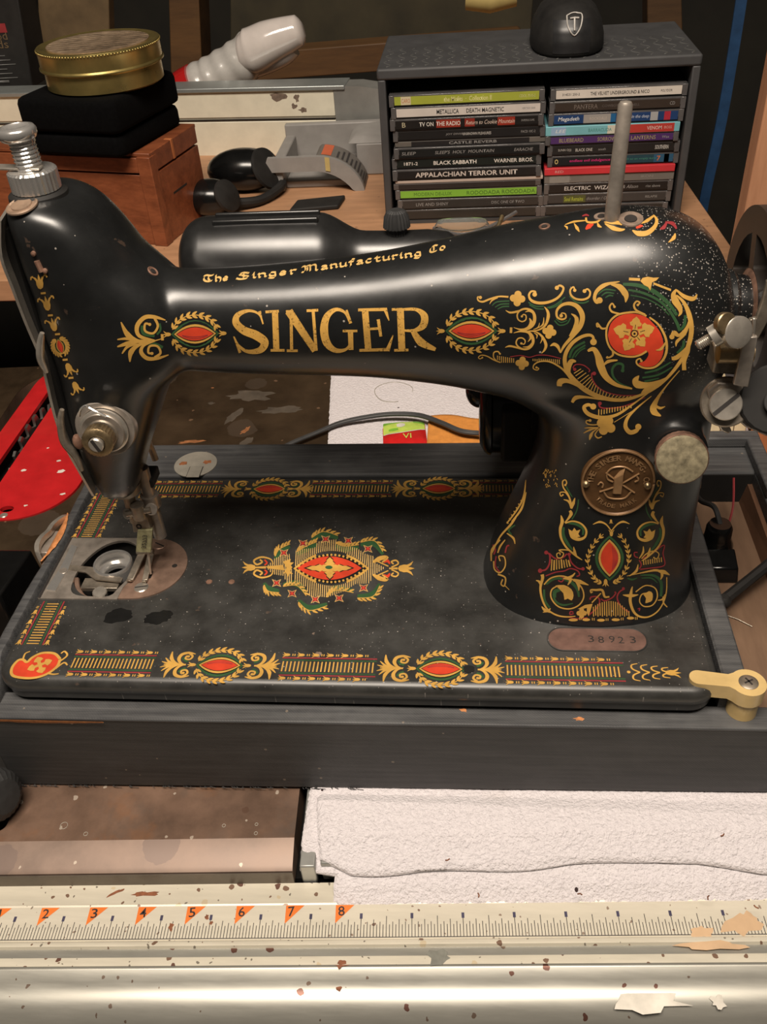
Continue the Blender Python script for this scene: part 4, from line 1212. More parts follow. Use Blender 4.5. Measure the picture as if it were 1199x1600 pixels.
# ---- work lamp mounted behind the arm
lc = V((0, 150, 158))
prof = []
X0, X1, R_ = 98, 192, 24.5
for k in range(9):
    a = PI / 2 * k / 8; prof.append((14 - 14 * math.cos(a), 10 + (R_ - 10) * math.sin(a)))
prof = [(0, 0.2)] + prof
prof += [(40, R_ + 0.3), (72, R_)]
for k in range(1, 9):
    t = k / 8; s_ = t * t * (3 - 2 * t); prof.append((72 + 24 * t, R_ + (14.8 - R_) * s_))
prof += [(110, 14.4), (128, 14.6), (138, 13.4), (143, 10), (145, 0.2)]
g = G(); g.lathe((X0, 150, 158), (1, 0, 0), prof, 56)
lamp = obj('lamp_shade', g, 'lamp_black', mach, smooth=60)
for (v0, u0, u1) in ((332, 341, 500), (342, 336, 498)):
    a_, b_ = at(u0, v0 + 1, 150), at(u1, v0 - 2, 150)
    yy = 152 if v0 < 335 else 144
    zz = 158 + math.sqrt(R_ ** 2 - (yy - 150) ** 2)
    g = G(); x0 = 118; x1 = 172
    g.box(x0, x1, yy - 1.2, yy + 1.2, zz - 3, zz + 2.2)
    obj('vent_fin', g, 'lamp_black', lamp, bevel=0.8)
g = G(); g.box(118, 172, 144, 152, 158 + 22, 158 + R_ - 0.2); obj('vent_slot', g, 'pit_black', lamp)
kx = 210.5
g = G(); g.lathe((kx, 150, 170), (0, 0, 1), [(0, 5.2), (5.0, 5.2), (5.2, 6.8), (5.6, 7.0), (10.5, 6.3), (13, 5.0), (14, 3), (14.2, 0.1)], 44, knurl=-0.09)
obj('lamp_knob', g, 'rubber', lamp, smooth=20)
g = G(); g.box(205, 228, 108, 150, 148, 160); obj('lamp_bracket', g, 'lamp_black', lamp, bevel=3)

# ================================================================== DECALS (thin transfers lying on the japan)
DM = ['gold', 'vermilion', 'green', 'crimson', 'japan_black', 'letter_gold', 'gold_pale']
GOLD, RED, GRN, CRM, BLK, LET, PALE = range(7)
LIFT = {GRN: 0.05, RED: 0.09, CRM: 0.13, BLK: 0.15, GOLD: 0.17, LET: 0.17, PALE: 0.17}
class Decal:
    """strokes and fills drawn in a 2-D frame; `lay` maps a frame point to (point, normal) on the surface"""
    def __init__(self, lay, origin=(0, 0), scale=1.0, step=None):
        self.g = G(); self.lay, self.o, self.s = lay, origin, scale
        self.k = 0
    def P(self, p, c):
        u, v = self.o[0] + p[0] / self.s, self.o[1] + p[1] / self.s
        q, n = self.lay(u, v)
        return None if q is None else q + n * (LIFT[c] + self.k * 0.0004)
    def poly_faces(self, pts, faces, c):
        self.k += 1
        q = [self.P(p, c) for p in pts]
        idx = {}; vs = []; fs = []
        for f in faces:
            if any(q[i] is None for i in f): continue
            if max((q[f[0]] - q[i]).length for i in f) > 14: continue
            t = []
            for i in f:
                if i not in idx: idx[i] = len(vs); vs.append(q[i])
                t.append(idx[i])
            fs.append(tuple(t))
        self.g.add(vs, fs, c)
    def stroke(self, c, w, pts, n=5, ball0=0, ball1=0, nib=None):
        P = catmull([(p[0], p[1]) for p in pts], n)
        if len(pts) == 2:
            P = [(pts[0][0] + (pts[1][0] - pts[0][0]) * k / n, pts[0][1] + (pts[1][1] - pts[0][1]) * k / n) for k in range(n + 1)]
        ws = w if isinstance(w, (list, tuple)) else [w]
        m = len(P); vs, fs = [], []
        for i, p in enumerate(P):
            a, b = P[max(0, i - 1)], P[min(m - 1, i + 1)]
            dx, dy = b[0] - a[0], b[1] - a[1]; l = math.hypot(dx, dy) or 1
            t = i / (m - 1) * (len(ws) - 1); k = min(int(t), len(ws) - 2) if len(ws) > 1 else 0
            wd = ws[0] if len(ws) == 1 else ws[k] + (ws[k + 1] - ws[k]) * (t - k)
            if nib:
                vx, vy = math.cos(nib) * wd / 2, -math.sin(nib) * wd / 2
                ex, ey = -dy / l * wd * 0.09, dx / l * wd * 0.09
                if vx * ex + vy * ey < 0: ex, ey = -ex, -ey
                nx, ny = vx + ex, vy + ey
            else: nx, ny = -dy / l * wd / 2, dx / l * wd / 2
            vs += [(p[0] + nx, p[1] + ny), (p[0] - nx, p[1] - ny)]
            if i: fs.append((2 * i - 2, 2 * i, 2 * i + 1, 2 * i - 1))
        self.poly_faces(vs, fs, c)
        if ball0: self.disc(c, pts[0], ball0)
        if ball1: self.disc(c, pts[-1], ball1)
        return self
    def disc(self, c, p, r, r2=None, rot=0.0, n=14, petals=None):
        r2 = r if r2 is None else r2
        vs = [(p[0], p[1])]; k = 2
        for j in (0.5, 1.0):
            for i in range(n):
                a = 2 * PI * i / n; x, y = r * j * math.cos(a), r2 * j * math.sin(a)
                vs.append((p[0] + x * math.cos(rot) - y * math.sin(rot), p[1] + x * math.sin(rot) + y * math.cos(rot)))
        fs = [(0, 1 + i, 1 + (i + 1) % n) for i in range(n)] + [(1 + i, 1 + n + i, 1 + n + (i + 1) % n, 1 + (i + 1) % n) for i in range(n)]
        self.poly_faces(vs, fs, c)
    def fill(self, c, pts, smooth=0, grid=None):
        P = catmull(list(pts) + [pts[0]], smooth)[:-1] if smooth else list(pts)
        if grid is None:
            xs = [p[0] for p in P]; ys = [p[1] for p in P]
            grid = max(max(xs) - min(xs), max(ys) - min(ys)) / 5.0
        Q = []
        for i in range(len(P)):
            a, b = P[i], P[(i + 1) % len(P)]
            m = max(1, int(math.hypot(b[0] - a[0], b[1] - a[1]) / grid + 0.5))
            Q += [(a[0] + (b[0] - a[0]) * k / m, a[1] + (b[1] - a[1]) * k / m) for k in range(m)]
        vs = [V(p) for p in Q]; es = [(i, (i + 1) % len(Q)) for i in range(len(Q))]
        x0, x1 = min(p[0] for p in Q), max(p[0] for p in Q); y0, y1 = min(p[1] for p in Q), max(p[1] for p in Q)
        y = y0 + grid * 0.5
        while y < y1:
            x = x0 + grid * 0.5
            while x < x1: vs.append(V((x, y))); x += grid
            y += grid
        rv, re, rf, *_ = delaunay_2d_cdt(vs, es, [], 1, 1e-4)
        self.poly_faces([(p.x, p.y) for p in rv], [tuple(f) for f in rf], c)
    def lens(self, c, cx, cy, a, b, rot=0.0, n=10):
        """pointed oval"""
        up = [(a * t, -b * (1 - abs(t) ** 2.0)) for t in [-1 + 2 * k / n for k in range(n + 1)]]
        dn = [(x, -y) for x, y in up]
        cr, sr = math.cos(rot), math.sin(rot)
        f = lambda p: (cx + p[0] * cr - p[1] * sr, cy + p[0] * sr + p[1] * cr)
        vs = [f(p) for p in up] + [f((p[0], 0)) for p in up] + [f(p) for p in dn]; m = n + 1
        fs = []
        for k in range(n):
            fs += [(k, k + 1, m + k + 1, m + k), (m + k, m + k + 1, 2 * m + k + 1, 2 * m + k)]
        self.poly_faces(vs, fs, c)
    def laurel(self, pts, ln, wd, c=GOLD, n=9, side=1, both=True):
        P = catmull([tuple(p) for p in pts], 12)
        self.stroke(c, wd * 0.35, pts, 5)
        for k in range(n):
            i = int((k + 0.3) / n * (len(P) - 2)); p, q = P[i], P[i + 1]
            dx, dy = q[0] - p[0], q[1] - p[1]; l = math.hypot(dx, dy) or 1; dx, dy = dx / l, dy / l
            for s in ((1, -1) if both else (side,)):
                a = 0.62 * s
                ex, ey = dx * math.cos(a) - dy * math.sin(a), dx * math.sin(a) + dy * math.cos(a)
                self.stroke(c, [wd * 0.25, wd, wd * 0.8, wd * 0.1], [p, (p[0] + ex * ln * 0.5, p[1] + ey * ln * 0.5), (p[0] + ex * ln * 0.95 + dx * ln * 0.1, p[1] + ey * ln * 0.95 + dy * ln * 0.1)], 3)
    def quatrefoil(self, x, y, r, rot=0.0, c=GOLD):
        for k in range(4):
            a = rot + k * PI / 2; self.disc(c, (x + r * 0.95 * math.cos(a), y + r * 0.95 * math.sin(a)), r * 0.82)
        self.disc(c, (x, y), r * 0.55)
    def tulip(self, x, y, h, rot, c=GOLD):
        """rot: direction the petals point to"""
        cr, sr = math.cos(rot), math.sin(rot)
        f = lambda a, b: (x + a * cr - b * sr, y + a * sr + b * cr)
        self.fill(c, [f(*p) for p in ((-.52 * h, 0), (-.42 * h, -.18 * h), (-.12 * h, -.27 * h), (.12 * h, -.26 * h), (.3 * h, -.34 * h), (.56 * h, -.52 * h), (.42 * h, -.24 * h), (.2 * h, -.1 * h), (.36 * h, -.09 * h), (.66 * h, 0), (.36 * h, .09 * h), (.2 * h, .1 * h), (.42 * h, .24 * h), (.56 * h, .52 * h), (.3 * h, .34 * h), (.12 * h, .26 * h), (-.12 * h, .27 * h), (-.42 * h, .18 * h))])
    def done(self, name, parent, **kw):
        used = sorted(set(self.g.m)); mp = {m: i for i, m in enumerate(used)}
        self.g.m = [mp[m] for m in self.g.m]
        if len(used) == 1: self.g.m = [0] * len(self.g.m)
        return obj(name, self.g, [DM[m] for m in used], parent, smooth=180, **kw)

def on_body(u, v): return hit(u, v)
UPV = V((0, 0, 1))
def on_bed(x, y): return V((x, y, 0.0)), UPV
def bed_px(u, v): return onz(u, v, 0.0), UPV

# ---- SINGER
d = Decal(on_body, (340, 400), 3.155)
def letter(name, strokes):
    d.g = G()
    for w_, pts in strokes: d.stroke(LET, w_, pts, 6)
    d.done(name, mach)
letter('gold_letter', [([6, 10, 14, 26, 36, 40, 44, 42, 32, 18, 12, 7], [(226, 335), (205, 287), (155, 270), (102, 290), (92, 328), (130, 366), (190, 390), (232, 424), (212, 462), (150, 470), (104, 440), (82, 398)]), ([14, 4], [(208, 272), (224, 336)]), ([5, 14], [(80, 396), (112, 476)])])
letter('gold_letter', [([30, 30], [(284, 272), (291, 466)]), ([13, 13], [(237, 276), (303, 272)]), ([13, 13], [(262, 464), (331, 464)])])
letter('gold_letter', [([15, 15], [(363, 272), (366, 466)]), ([13, 13], [(342, 466), (396, 466)]), ([40, 32], [(352, 272), (482, 466)]), ([15, 15], [(472, 268), (487, 466)]), ([13, 13], [(440, 270), (497, 267)]), ([13, 13], [(338, 274), (372, 272)])])
letter('gold_letter', [([6, 12, 18, 32, 40, 38, 24, 14, 10], [(652, 330), (630, 280), (584, 264), (540, 298), (526, 362), (540, 428), (582, 464), (632, 460), (658, 430)]), ([26, 24], [(656, 370), (659, 462)]), ([12, 12], [(618, 369), (690, 369)]), ([10, 16], [(637, 266), (657, 332)])])
letter('gold_letter', [([32, 32], [(728, 264), (744, 464)]), ([14, 16], [(694, 266), (832, 263)]), ([20, 5], [(826, 258), (846, 318)]), ([12, 12], [(740, 360), (802, 356)]), ([16, 14], [(793, 312), (806, 396)]), ([14, 16], [(700, 464), (845, 460)]), ([22, 5], [(838, 466), (866, 390)])])
letter('gold_letter', [([34, 34], [(902, 262), (910, 464)]), ([13, 13], [(860, 264), (912, 262)]), ([13, 13], [(872, 464), (942, 462)]), ([12, 16, 36, 36, 16, 10], [(908, 264), (980, 264), (1020, 295), (1014, 342), (972, 366), (915, 366)]), ([22, 40, 16], [(962, 366), (1004, 424), (1076, 460)])])

# ---- black-letter line along the top of the arm, drawn with a broad nib
d = Decal(on_body, (300, 380), 2.9975)
BL = {  # strokes in a box 10 wide, x-height 0..10, ascender 16, descender -5
 'T': [[(1, 15), (5, 17), (10, 15), (14, 17)], [(3, 14), (1, 8), (3, 2), (8, 0), (12, 2)], [(8, 15), (7, 8), (9, 2)]],
 'h': [[(2, 16), (2, 1), (3.5, 0)], [(2, 8), (5, 10), (8, 7), (8, 1), (7, -3)]],
 'e': [[(7, 5), (2, 4.5)], [(7, 6), (5, 10), (2, 8), (2, 2), (4, 0), (7, 1.5)]],
 'S': [[(12, 14), (7, 16.5), (3, 13), (6, 9), (11, 6), (10, 1), (4, 0), (0, 3)], [(7, 14), (7, 3)]],
 'i': [[(1, 8), (2.5, 10), (2.5, 1.5), (4.5, 0.5)], [(2.2, 13), (3.4, 14)]],
 'n': [[(0.5, 8), (2, 10), (2, 1), (3.5, 0)], [(2, 8), (5, 10), (7.5, 8), (7.5, 1.5), (9, 0.5)]],
 'g': [[(7, 9.5), (3.5, 10), (2, 7), (2, 2.5), (4.5, 0.5), (7, 2)], [(7, 10), (7.2, -3), (4, -5), (1, -3)]],
 'r': [[(0.5, 8), (2, 10), (2, 1), (3.5, 0)], [(2, 8), (4.5, 10), (7, 9)]],
 'M': [[(0, 14), (3, 16), (4, 9), (2.5, 1), (0, 1)], [(4, 14), (8, 16.5), (9, 13), (9, 1)], [(9, 14), (13, 16.5), (15, 13), (15, 2), (17, 0.5)], [(6, 12), (6, 3)]],
 'a': [[(2, 9), (5, 10), (7, 8), (7, 1.5), (8.5, 0.5)], [(7, 6), (3, 5), (2, 2), (4, 0), (7, 2)]],
 'u': [[(0.5, 9), (2, 10), (2, 2), (4, 0), (7.5, 2)], [(7.5, 10), (7.5, 1.5), (9, 0.5)]],
 'f': [[(7, 15), (4.5, 16), (3, 13), (3, 0), (2, -3)], [(0.5, 9.5), (6, 9.5)]],
 'c': [[(7, 8.5), (5, 10), (2, 8), (2, 2), (4, 0), (7, 1.5)]],
 't': [[(3, 14), (3, 2), (5, 0), (7, 1)], [(0.5, 9.5), (6.5, 9.5)]],
 'C': [[(12, 14), (8, 16.5), (3, 14), (2, 6), (5, 1), (11, 1)], [(7, 15), (7, 3)]],
 'o': [[(2, 8), (4.5, 10), (7.5, 8), (7.5, 2), (5, 0), (2, 2), (2, 8)]]}
base = catmull([(48, 182), (200, 172), (450, 147), (700, 112), (900, 82), (1090, 57), (1140, 40), (1195, 30)], 20)
def along(x):
    for a, b in zip(base, base[1:]):
        if a[0] <= x <= b[0]:
            t = (x - a[0]) / (b[0] - a[0]); return a[1] + (b[1] - a[1]) * t, (b[1] - a[1]) / (b[0] - a[0])
    return base[-1][1], -0.18
words = [('The', 52, 178), ('Singer', 208, 495), ('Manufacturing', 515, 1082), ('Co', 1110, 1192)]
adv = {'T': 15, 'S': 14, 'M': 19, 'C': 14, 'i': 5.5, 'r': 8, 'f': 7.5, 't': 8}
for wd, x0, x1 in words:
    tot = sum(adv.get(c, 10) for c in wd); k = (x1 - x0) / tot; x = x0
    d.g = G()
    for ch in wd:
        for st in BL[ch]:
            pts = []
            for a, b in st:
                px = x + a * k; yy, sl = along(px); pts.append((px, yy - b * 1.75))
            d.stroke(PALE, 9.0, pts, 4, nib=math.radians(48))
        x += adv.get(ch, 10) * k
    d.done('gold_lettering', mach)

# ---- wreaths with red lozenge on the arm
def wreath(dd, cx, cy, a, b, rot=0.0, leaf=(9, 4.0), n=8, green=True, tul=True, gap=0.25):
    cr, sr = math.cos(rot), math.sin(rot)
    f = lambda x, y: (cx + x * cr - y * sr, cy + x * sr + y * cr)
    dd.lens(GRN, cx, cy, a * 1.14, b * 1.42, rot)
    LIFT[BLK] = 0.10; dd.lens(BLK, cx, cy, a * 1.04, b * 1.14, rot)
    dd.lens(GOLD, cx, cy, a, b * 1.0, rot)
    LIFT[RED] = 0.24; LIFT[BLK] = 0.21; dd.lens(BLK, cx, cy, a * 0.90, b * 0.76, rot); dd.lens(RED, cx, cy, a * 0.86, b * 0.68, rot)
    for k, yy in ((1.0, 0.30), (0.9, 0.48)):
        LIFT[CRM] = 0.28
        dd.stroke(CRM, b * 0.06, [f(a * 0.76 * (t), b * (yy * (1 - t * t))) for t in (-.8, -.4, 0, .4, .8)], 3)
    LIFT[RED] = 0.09; LIFT[CRM] = 0.13; LIFT[BLK] = 0.15
    for s in (-1, 1):
        dd.laurel([f(a * 1.10 * math.cos(t), s * b * 1.95 * math.sin(t)) for t in [PI - gap - (PI - 2 * gap) * k / 6 for k in range(7)]], leaf[0], leaf[1], n=n)
    if tul:
        dd.tulip(*f(a * 1.32, 0), b * 0.75, rot + PI); dd.tulip(*f(-a * 1.32, 0), b * 0.75, rot + PI)
d = Decal(on_body)
wreath(d, 305, 521.5, 33, 15, -0.02, (9.5, 4.2), 9); d.done('wreath_decal', mach)
d = Decal(on_body)
wreath(d, 737, 517, 36, 15.5, 0.0, (9.5, 4.2), 9); d.done('wreath_decal', mach)

# ---- scroll with palmette at the left end of the arm
d = Decal(on_body, (0, 400), 2.855)
d.stroke(GOLD, [4, 16, 19, 20, 16, 10], [(738, 286), (690, 272), (645, 274), (612, 312), (622, 356), (690, 378)])
d.stroke(GOLD, [12, 10, 10, 9], [(690, 278), (704, 312), (684, 344), (648, 334), (648, 302), (668, 305)], ball1=7)
d.stroke(GOLD, [4, 14, 18, 18, 12, 8], [(752, 440), (705, 455), (658, 456), (630, 428), (642, 398), (690, 378)])
d.stroke(GOLD, [12, 10, 10, 9], [(690, 452), (716, 432), (702, 402), (668, 402), (662, 430), (678, 434)], ball1=7)
for pts, w_ in ([[(690, 378), (620, 380), (570, 350), (540, 294)], [6, 16, 24, 4]], [[(690, 378), (600, 382), (524, 404)], [5, 14, 20, 6]], [[(690, 378), (620, 396), (585, 428), (580, 472)], [5, 14, 24, 4]],
                [[(600, 378), (566, 368), (524, 372)], [4, 13, 5]], [[(620, 392), (572, 402), (545, 435)], [4, 14, 5]], [[(590, 368), (562, 345), (558, 330)], [4, 10, 3]], [[(690, 378), (730, 366)], [6, 3]]):
    d.stroke(GOLD, w_, pts)
d.stroke(GRN, 13, [(634, 310), (640, 346), (690, 356)]); d.stroke(GRN, 13, [(655, 392), (690, 392), (726, 408)]); d.stroke(GRN, 9, [(700, 350), (716, 330), (712, 300)])
d.fill(GOLD, [(717, 348), (729, 348), (731, 376), (719, 376)])
d.done('scroll_decal', mach)

# ---- tulips down the front of the head
d = Decal(on_body, (0, 400), 2.855)
for (x, y, h, r) in ((178, 118, 58, -1.75), (210, 214, 58, -1.8), (240, 308, 54, -1.85), (310, 502, 52, 1.15), (340, 584, 50, 1.15)):
    d.tulip(x, y, h, r)
    ex, ey = math.cos(r), math.sin(r); px, py = -ey, ex
    for s in (-1, 1):
        tip = (x + ex * h * .5 + px * s * h * .42, y + ey * h * .5 + py * s * h * .42)
        d.stroke(GOLD, [h * .16, h * .13, h * .1], [tip, (tip[0] + px * s * h * .15, tip[1] + py * s * h * .15), (tip[0] + px * s * h * .2 - ex * h * .2, tip[1] + py * s * h * .2 - ey * h * .2)], 3)
for (x, y) in ((194, 165), (226, 264), (258, 348), (292, 462), (318, 543)):
    d.stroke(GOLD, 9, [(x - 11, y + 1), (x + 11, y - 1)])
wreath(d, 270, 403, 34, 16, 1.25, (18, 9), 9, tul=False)
d.done('tulip_column_decal', mach)

# ---- the big floral spray, upper left part (frame A)
d = Decal(on_body, (730, 430), 6.661)
sk = d.stroke
sk(GOLD, [12, 12, 16, 20, 20, 16, 20], [(140, 232), (112, 226), (118, 262), (165, 276), (235, 250), (330, 222), (432, 226)], ball0=17)
sk(GOLD, [4, 16, 14], [(236, 300), (262, 262), (320, 232)])
for p_ in ([(262, 318), (312, 278), (442, 268)], [(292, 334), (352, 303), (440, 298)], [(318, 354), (372, 328), (440, 324)]): sk(GRN, [8, 14, 14], p_)
d.quatrefoil(527, 243, 46, 0.1)
sk(GOLD, [16, 18, 20, 22, 30, 30, 26, 24, 22, 22, 18], [(705, 200), (712, 172), (668, 170), (645, 212), (670, 262), (742, 288), (840, 282), (930, 245), (985, 190), (1004, 132), (965, 108), (936, 132)], ball0=24, ball1=22)
for p_ in ([(640, 282), (712, 322), (800, 322)], [(650, 308), (720, 346), (800, 352)], [(832, 338), (920, 308), (1022, 228)], [(850, 345), (930, 322), (990, 275)]): sk(GRN, 13, p_)
sk(GOLD, [4, 22, 34, 34, 26, 20, 16, 14, 14, 13, 12, 10], [(485, 542), (560, 564), (640, 552), (694, 500), (704, 430), (680, 375), (620, 350), (560, 362), (525, 405), (532, 458), (574, 482), (612, 462), (614, 420), (588, 408), (572, 428)], ball1=12)
sk(GOLD, [4, 20, 22, 10], [(403, 365), (450, 388), (520, 378), (600, 350)])
sk(GOLD, [6, 34, 26, 10], [(650, 446), (668, 490), (640, 540), (590, 560)]); sk(GOLD, [4, 18, 10], [(606, 384), (650, 372), (694, 400)])
sk(GOLD, [4, 22, 30, 30, 26, 20, 16, 14, 14, 13, 12, 10], [(485, 600), (560, 582), (636, 592), (682, 642), (686, 706), (646, 758), (588, 768), (535, 742), (512, 702), (530, 660), (574, 652), (606, 680), (594, 716), (566, 708)], ball1=12)
sk(GOLD, [4, 20, 20, 10], [(398, 750), (442, 736), (500, 746), (580, 772)]); sk(GOLD, [4, 22, 16], [(634, 692), (664, 650), (646, 604)]); sk(GOLD, [4, 18, 10], [(582, 745), (640, 742), (680, 700)])
sk(GOLD, [6, 14, 24, 34, 26, 4], [(640, 578), (740, 570), (815, 520), (846, 430), (838, 372), (805, 328)])
sk(GOLD, [4, 14, 4], [(690, 564), (740, 542), (756, 494)]); sk(GOLD, [4, 18, 4], [(742, 548), (792, 508), (800, 438)])
sk(GOLD, [6, 12, 24, 32, 22, 4], [(640, 582), (720, 590), (785, 640), (822, 720), (808, 775), (775, 812)])
sk(GOLD, [4, 16, 4], [(698, 598), (730, 622), (724, 658)]); sk(GOLD, [4, 18, 4], [(745, 602), (784, 650), (764, 708)])
d.quatrefoil(858, 587, 42, 0.2)
sk(GOLD, [26, 26], [(460, 542), (458, 600)], 2)
d.done('scroll_decal', mach)
d = Decal(on_body, (730, 430), 6.661); sk = d.stroke
sk(GOLD, [10, 10, 10, 12, 14, 14], [(160, 856), (136, 868), (120, 852), (152, 830), (212, 842), (282, 880), (350, 906)], ball0=10)
sk(GOLD, [14, 14, 12, 10], [(344, 816), (322, 792), (282, 802), (278, 852), (312, 892)], ball0=10)
for i, x in enumerate(range(318, 496, 21)): sk(GOLD, 9, [(x, 835 + i * 3.5), (x + 1, 880 + i * 4 if i < 2 else 908)], 2)
sk(CRM, 9, [(450, 848), (560, 834), (650, 852), (740, 830), (850, 835), (978, 866)])
for i in range(14): x = 688 + i * 21; sk(GOLD, 8, [(x, 862 + i * 1.0 + (6 if i < 3 else 0)), (x + 1, 902 - (26 if 3 < i < 9 else 12) + i * 2.6)], 2)
d.quatrefoil(575, 915, 40, 0.1)
sk(GOLD, [10, 10, 12, 14, 16, 18, 22], [(724, 958), (748, 968), (730, 985), (692, 968), (702, 926), (762, 896), (850, 896), (930, 930), (1000, 980), (1062, 1050)], ball0=12)
d.done('scroll_decal', mach)

# ---- the big floral spray (frame B)
d = Decal(on_body, (860, 420), 4.996); sk = d.stroke
sk(GOLD, [12, 12, 14, 16, 16, 16, 14, 14, 12], [(192, 168), (182, 142), (157, 165), (163, 205), (200, 234), (258, 240), (302, 220), (312, 182), (290, 158), (268, 174)], ball0=13, ball1=15)
for p_ in ([(152, 212), (200, 258), (262, 266), (302, 250)],): sk(GRN, 12, p_)
sk(GOLD, [8, 9, 11, 13, 15, 17, 20, 26, 34, 40, 38, 30, 22, 10], [(86, 366), (90, 346), (118, 352), (122, 382), (90, 394), (54, 374), (54, 322), (98, 280), (162, 272), (220, 302), (252, 370), (234, 450), (175, 525), (110, 600), (80, 655)], ball0=14)
sk(GOLD, [4, 30, 34, 8], [(164, 350), (205, 384), (198, 450), (150, 525)]); sk(GOLD, [4, 26, 26, 8], [(0, 602), (30, 588), (60, 606), (80, 655)])
sk(GRN, 10, [(34, 404), (74, 440), (132, 426), (158, 384)]); sk(GRN, 9, [(46, 390), (84, 418), (134, 402)]); 
sk(GOLD, [22, 20, 24, 26, 30, 30, 34, 40, 40, 34, 28, 24, 18, 14], [(338, 570), (334, 530), (300, 516), (240, 532), (170, 582), (122, 660), (116, 740), (146, 820), (222, 902), (320, 970), (440, 1012), (560, 1022), (660, 1000), (760, 958), (860, 890)], ball0=26)
for w_, p_ in ((18, [(150, 695), (182, 622), (272, 570)]), (14, [(172, 698), (206, 642), (275, 596)]), (9, [(194, 690), (232, 642), (275, 617)])): sk(GRN, w_, p_)
sk(GOLD, [10, 40, 40, 20], [(202, 722), (165, 722), (142, 775), (150, 835)])
sk(GOLD, [36, 50, 34, 22, 8], [(72, 915), (80, 880), (130, 872), (200, 902), (300, 962)])
sk(GOLD, [20, 34, 18, 10, 6], [(172, 1042), (202, 1004), (280, 1000), (400, 1018), (520, 1030)])
A1 = catmull([(235, 775), (310, 835), (350, 900), (430, 958), (540, 990), (640, 992)], 8); A2 = catmull([(182, 808), (240, 892), (330, 952), (420, 990), (520, 1004), (625, 999)], 8)
for i in range(1, 40, 2): sk(GOLD, 7, [A1[i], A2[i]], 2)
sk(CRM, [9, 9, 9, 8, 8], [(192, 784), (180, 768), (204, 746), (262, 752), (308, 788), (300, 804)], ball0=13)
sk(CRM, [9, 10, 11, 12, 10, 8, 5], [(344, 816), (326, 816), (330, 862), (372, 922), (452, 966), (560, 986), (682, 984)], ball0=15)
sk(GOLD, [16, 34, 44, 62, 56, 42, 26, 12], [(293, 640), (340, 626), (374, 680), (400, 770), (442, 848), (522, 906), (640, 934)])
sk(GOLD, [4, 26, 10], [(408, 762), (452, 722), (526, 712)])
sk(GRN, [20, 20, 20, 18, 14, 6], [(566, 794), (566, 748), (520, 742), (486, 782), (494, 842), (542, 892), (622, 922)], ball0=14)
LIFT[GOLD] = 0.12
sk(GOLD, 15, [(752, 368), (700, 345), (640, 338), (524, 360), (454, 430), (438, 520), (464, 610), (532, 668), (632, 686), (702, 672), (754, 642)])
sk(GOLD, [12, 18, 20, 16, 14, 12, 12], [(775, 378), (846, 436), (898, 530), (910, 620), (886, 702), (820, 764), (742, 774), (684, 748), (674, 716), (700, 700), (712, 718)], ball1=10)
LIFT[GOLD] = 0.17
d.fill(RED, [(450, 520), (472, 430), (540, 368), (640, 350), (740, 372), (806, 428), (862, 500), (886, 600), (872, 690), (818, 752), (742, 764), (690, 738), (738, 718), (768, 670), (752, 640), (702, 664), (622, 676), (532, 652), (472, 592)], 3, grid=26)
sk(GOLD, [4, 22, 10], [(826, 634), (866, 624), (902, 572)])
for pts in ([(502, 296), (484, 270), (464, 298), (482, 334), (540, 350)], [(684, 282), (700, 264), (674, 254), (654, 284), (672, 322), (742, 356)], [(382, 446), (366, 450), (368, 424), (402, 464), (440, 462)], [(446, 690), (464, 690), (490, 670), (486, 630)]):
    sk(GOLD, [12, 12, 14, 16, 12], pts, ball0=10)
cx, cy = 658, 505
for (tx, ty) in ((675, 372), (815, 458), (740, 606), (580, 638), (493, 468)):
    dx, dy = tx - cx, ty - cy; l = math.hypot(dx, dy); dx, dy = dx / l, dy / l; px, py = -dy, dx
    f = lambda a, b: (cx + dx * a * l + px * b * l, cy + dy * a * l + py * b * l)
    LIFT[GOLD] = 0.15
    d.fill(GOLD, [f(.2, -.16), f(.42, -.13), f(.46, -.3), f(.62, -.36), f(.70, -.24), f(.82, -.2), f(1.0, 0), f(.82, .2), f(.70, .24), f(.62, .36), f(.46, .3), f(.42, .13), f(.2, .16)])
    sk(BLK, 5, [f(.28, 0), f(.52, 0)], 2)
d.disc(BLK, (cx, cy), 30); LIFT[GOLD] = 0.2; d.disc(GOLD, (cx, cy), 22); LIFT[BLK] = 0.24; d.disc(BLK, (cx, cy), 9); LIFT[BLK] = 0.15; LIFT[GOLD] = 0.17
d.done('medallion_spray_decal', mach)
d = Decal(on_body, (860, 420), 4.996); sk = d.stroke
sk(GOLD, [24, 24, 26, 34, 6], [(386, 246), (364, 262), (346, 228), (366, 172), (432, 124), (542, 100)], ball0=24)
sk(GOLD, [6, 44, 50, 34, 4], [(468, 120), (540, 140), (584, 190), (594, 222), (588, 262)])
for p_ in ([(372, 202), (428, 162), (512, 170)], [(400, 212), (440, 186), (500, 192)], [(430, 226), (462, 208), (492, 212)]): sk(GRN, [6, 14, 10], p_)
sk(GOLD, 22, [(615, 80), (702, 85)])
d.fill(GOLD, [(704, 96), (720, 72), (760, 62), (806, 70), (850, 68), (828, 92), (796, 106), (782, 170), (764, 142), (734, 128)])
sk(GOLD, 17, [(806, 114), (942, 166)])
sk(GOLD, [10, 36, 56, 44, 24, 4], [(985, 160), (962, 200), (976, 250), (1008, 300), (1018, 342), (1000, 370)])
sk(GOLD, [12, 30, 36, 26, 4], [(985, 165), (1040, 212), (1100, 234), (1130, 226), (1146, 198)])
sk(GOLD, [10, 26, 38, 38, 36, 30, 24, 20, 10], [(985, 205), (1042, 262), (1082, 350), (1102, 460), (1088, 566), (1042, 680), (958, 800), (860, 900), (760, 970)])
LIFT[GRN] = 0.05
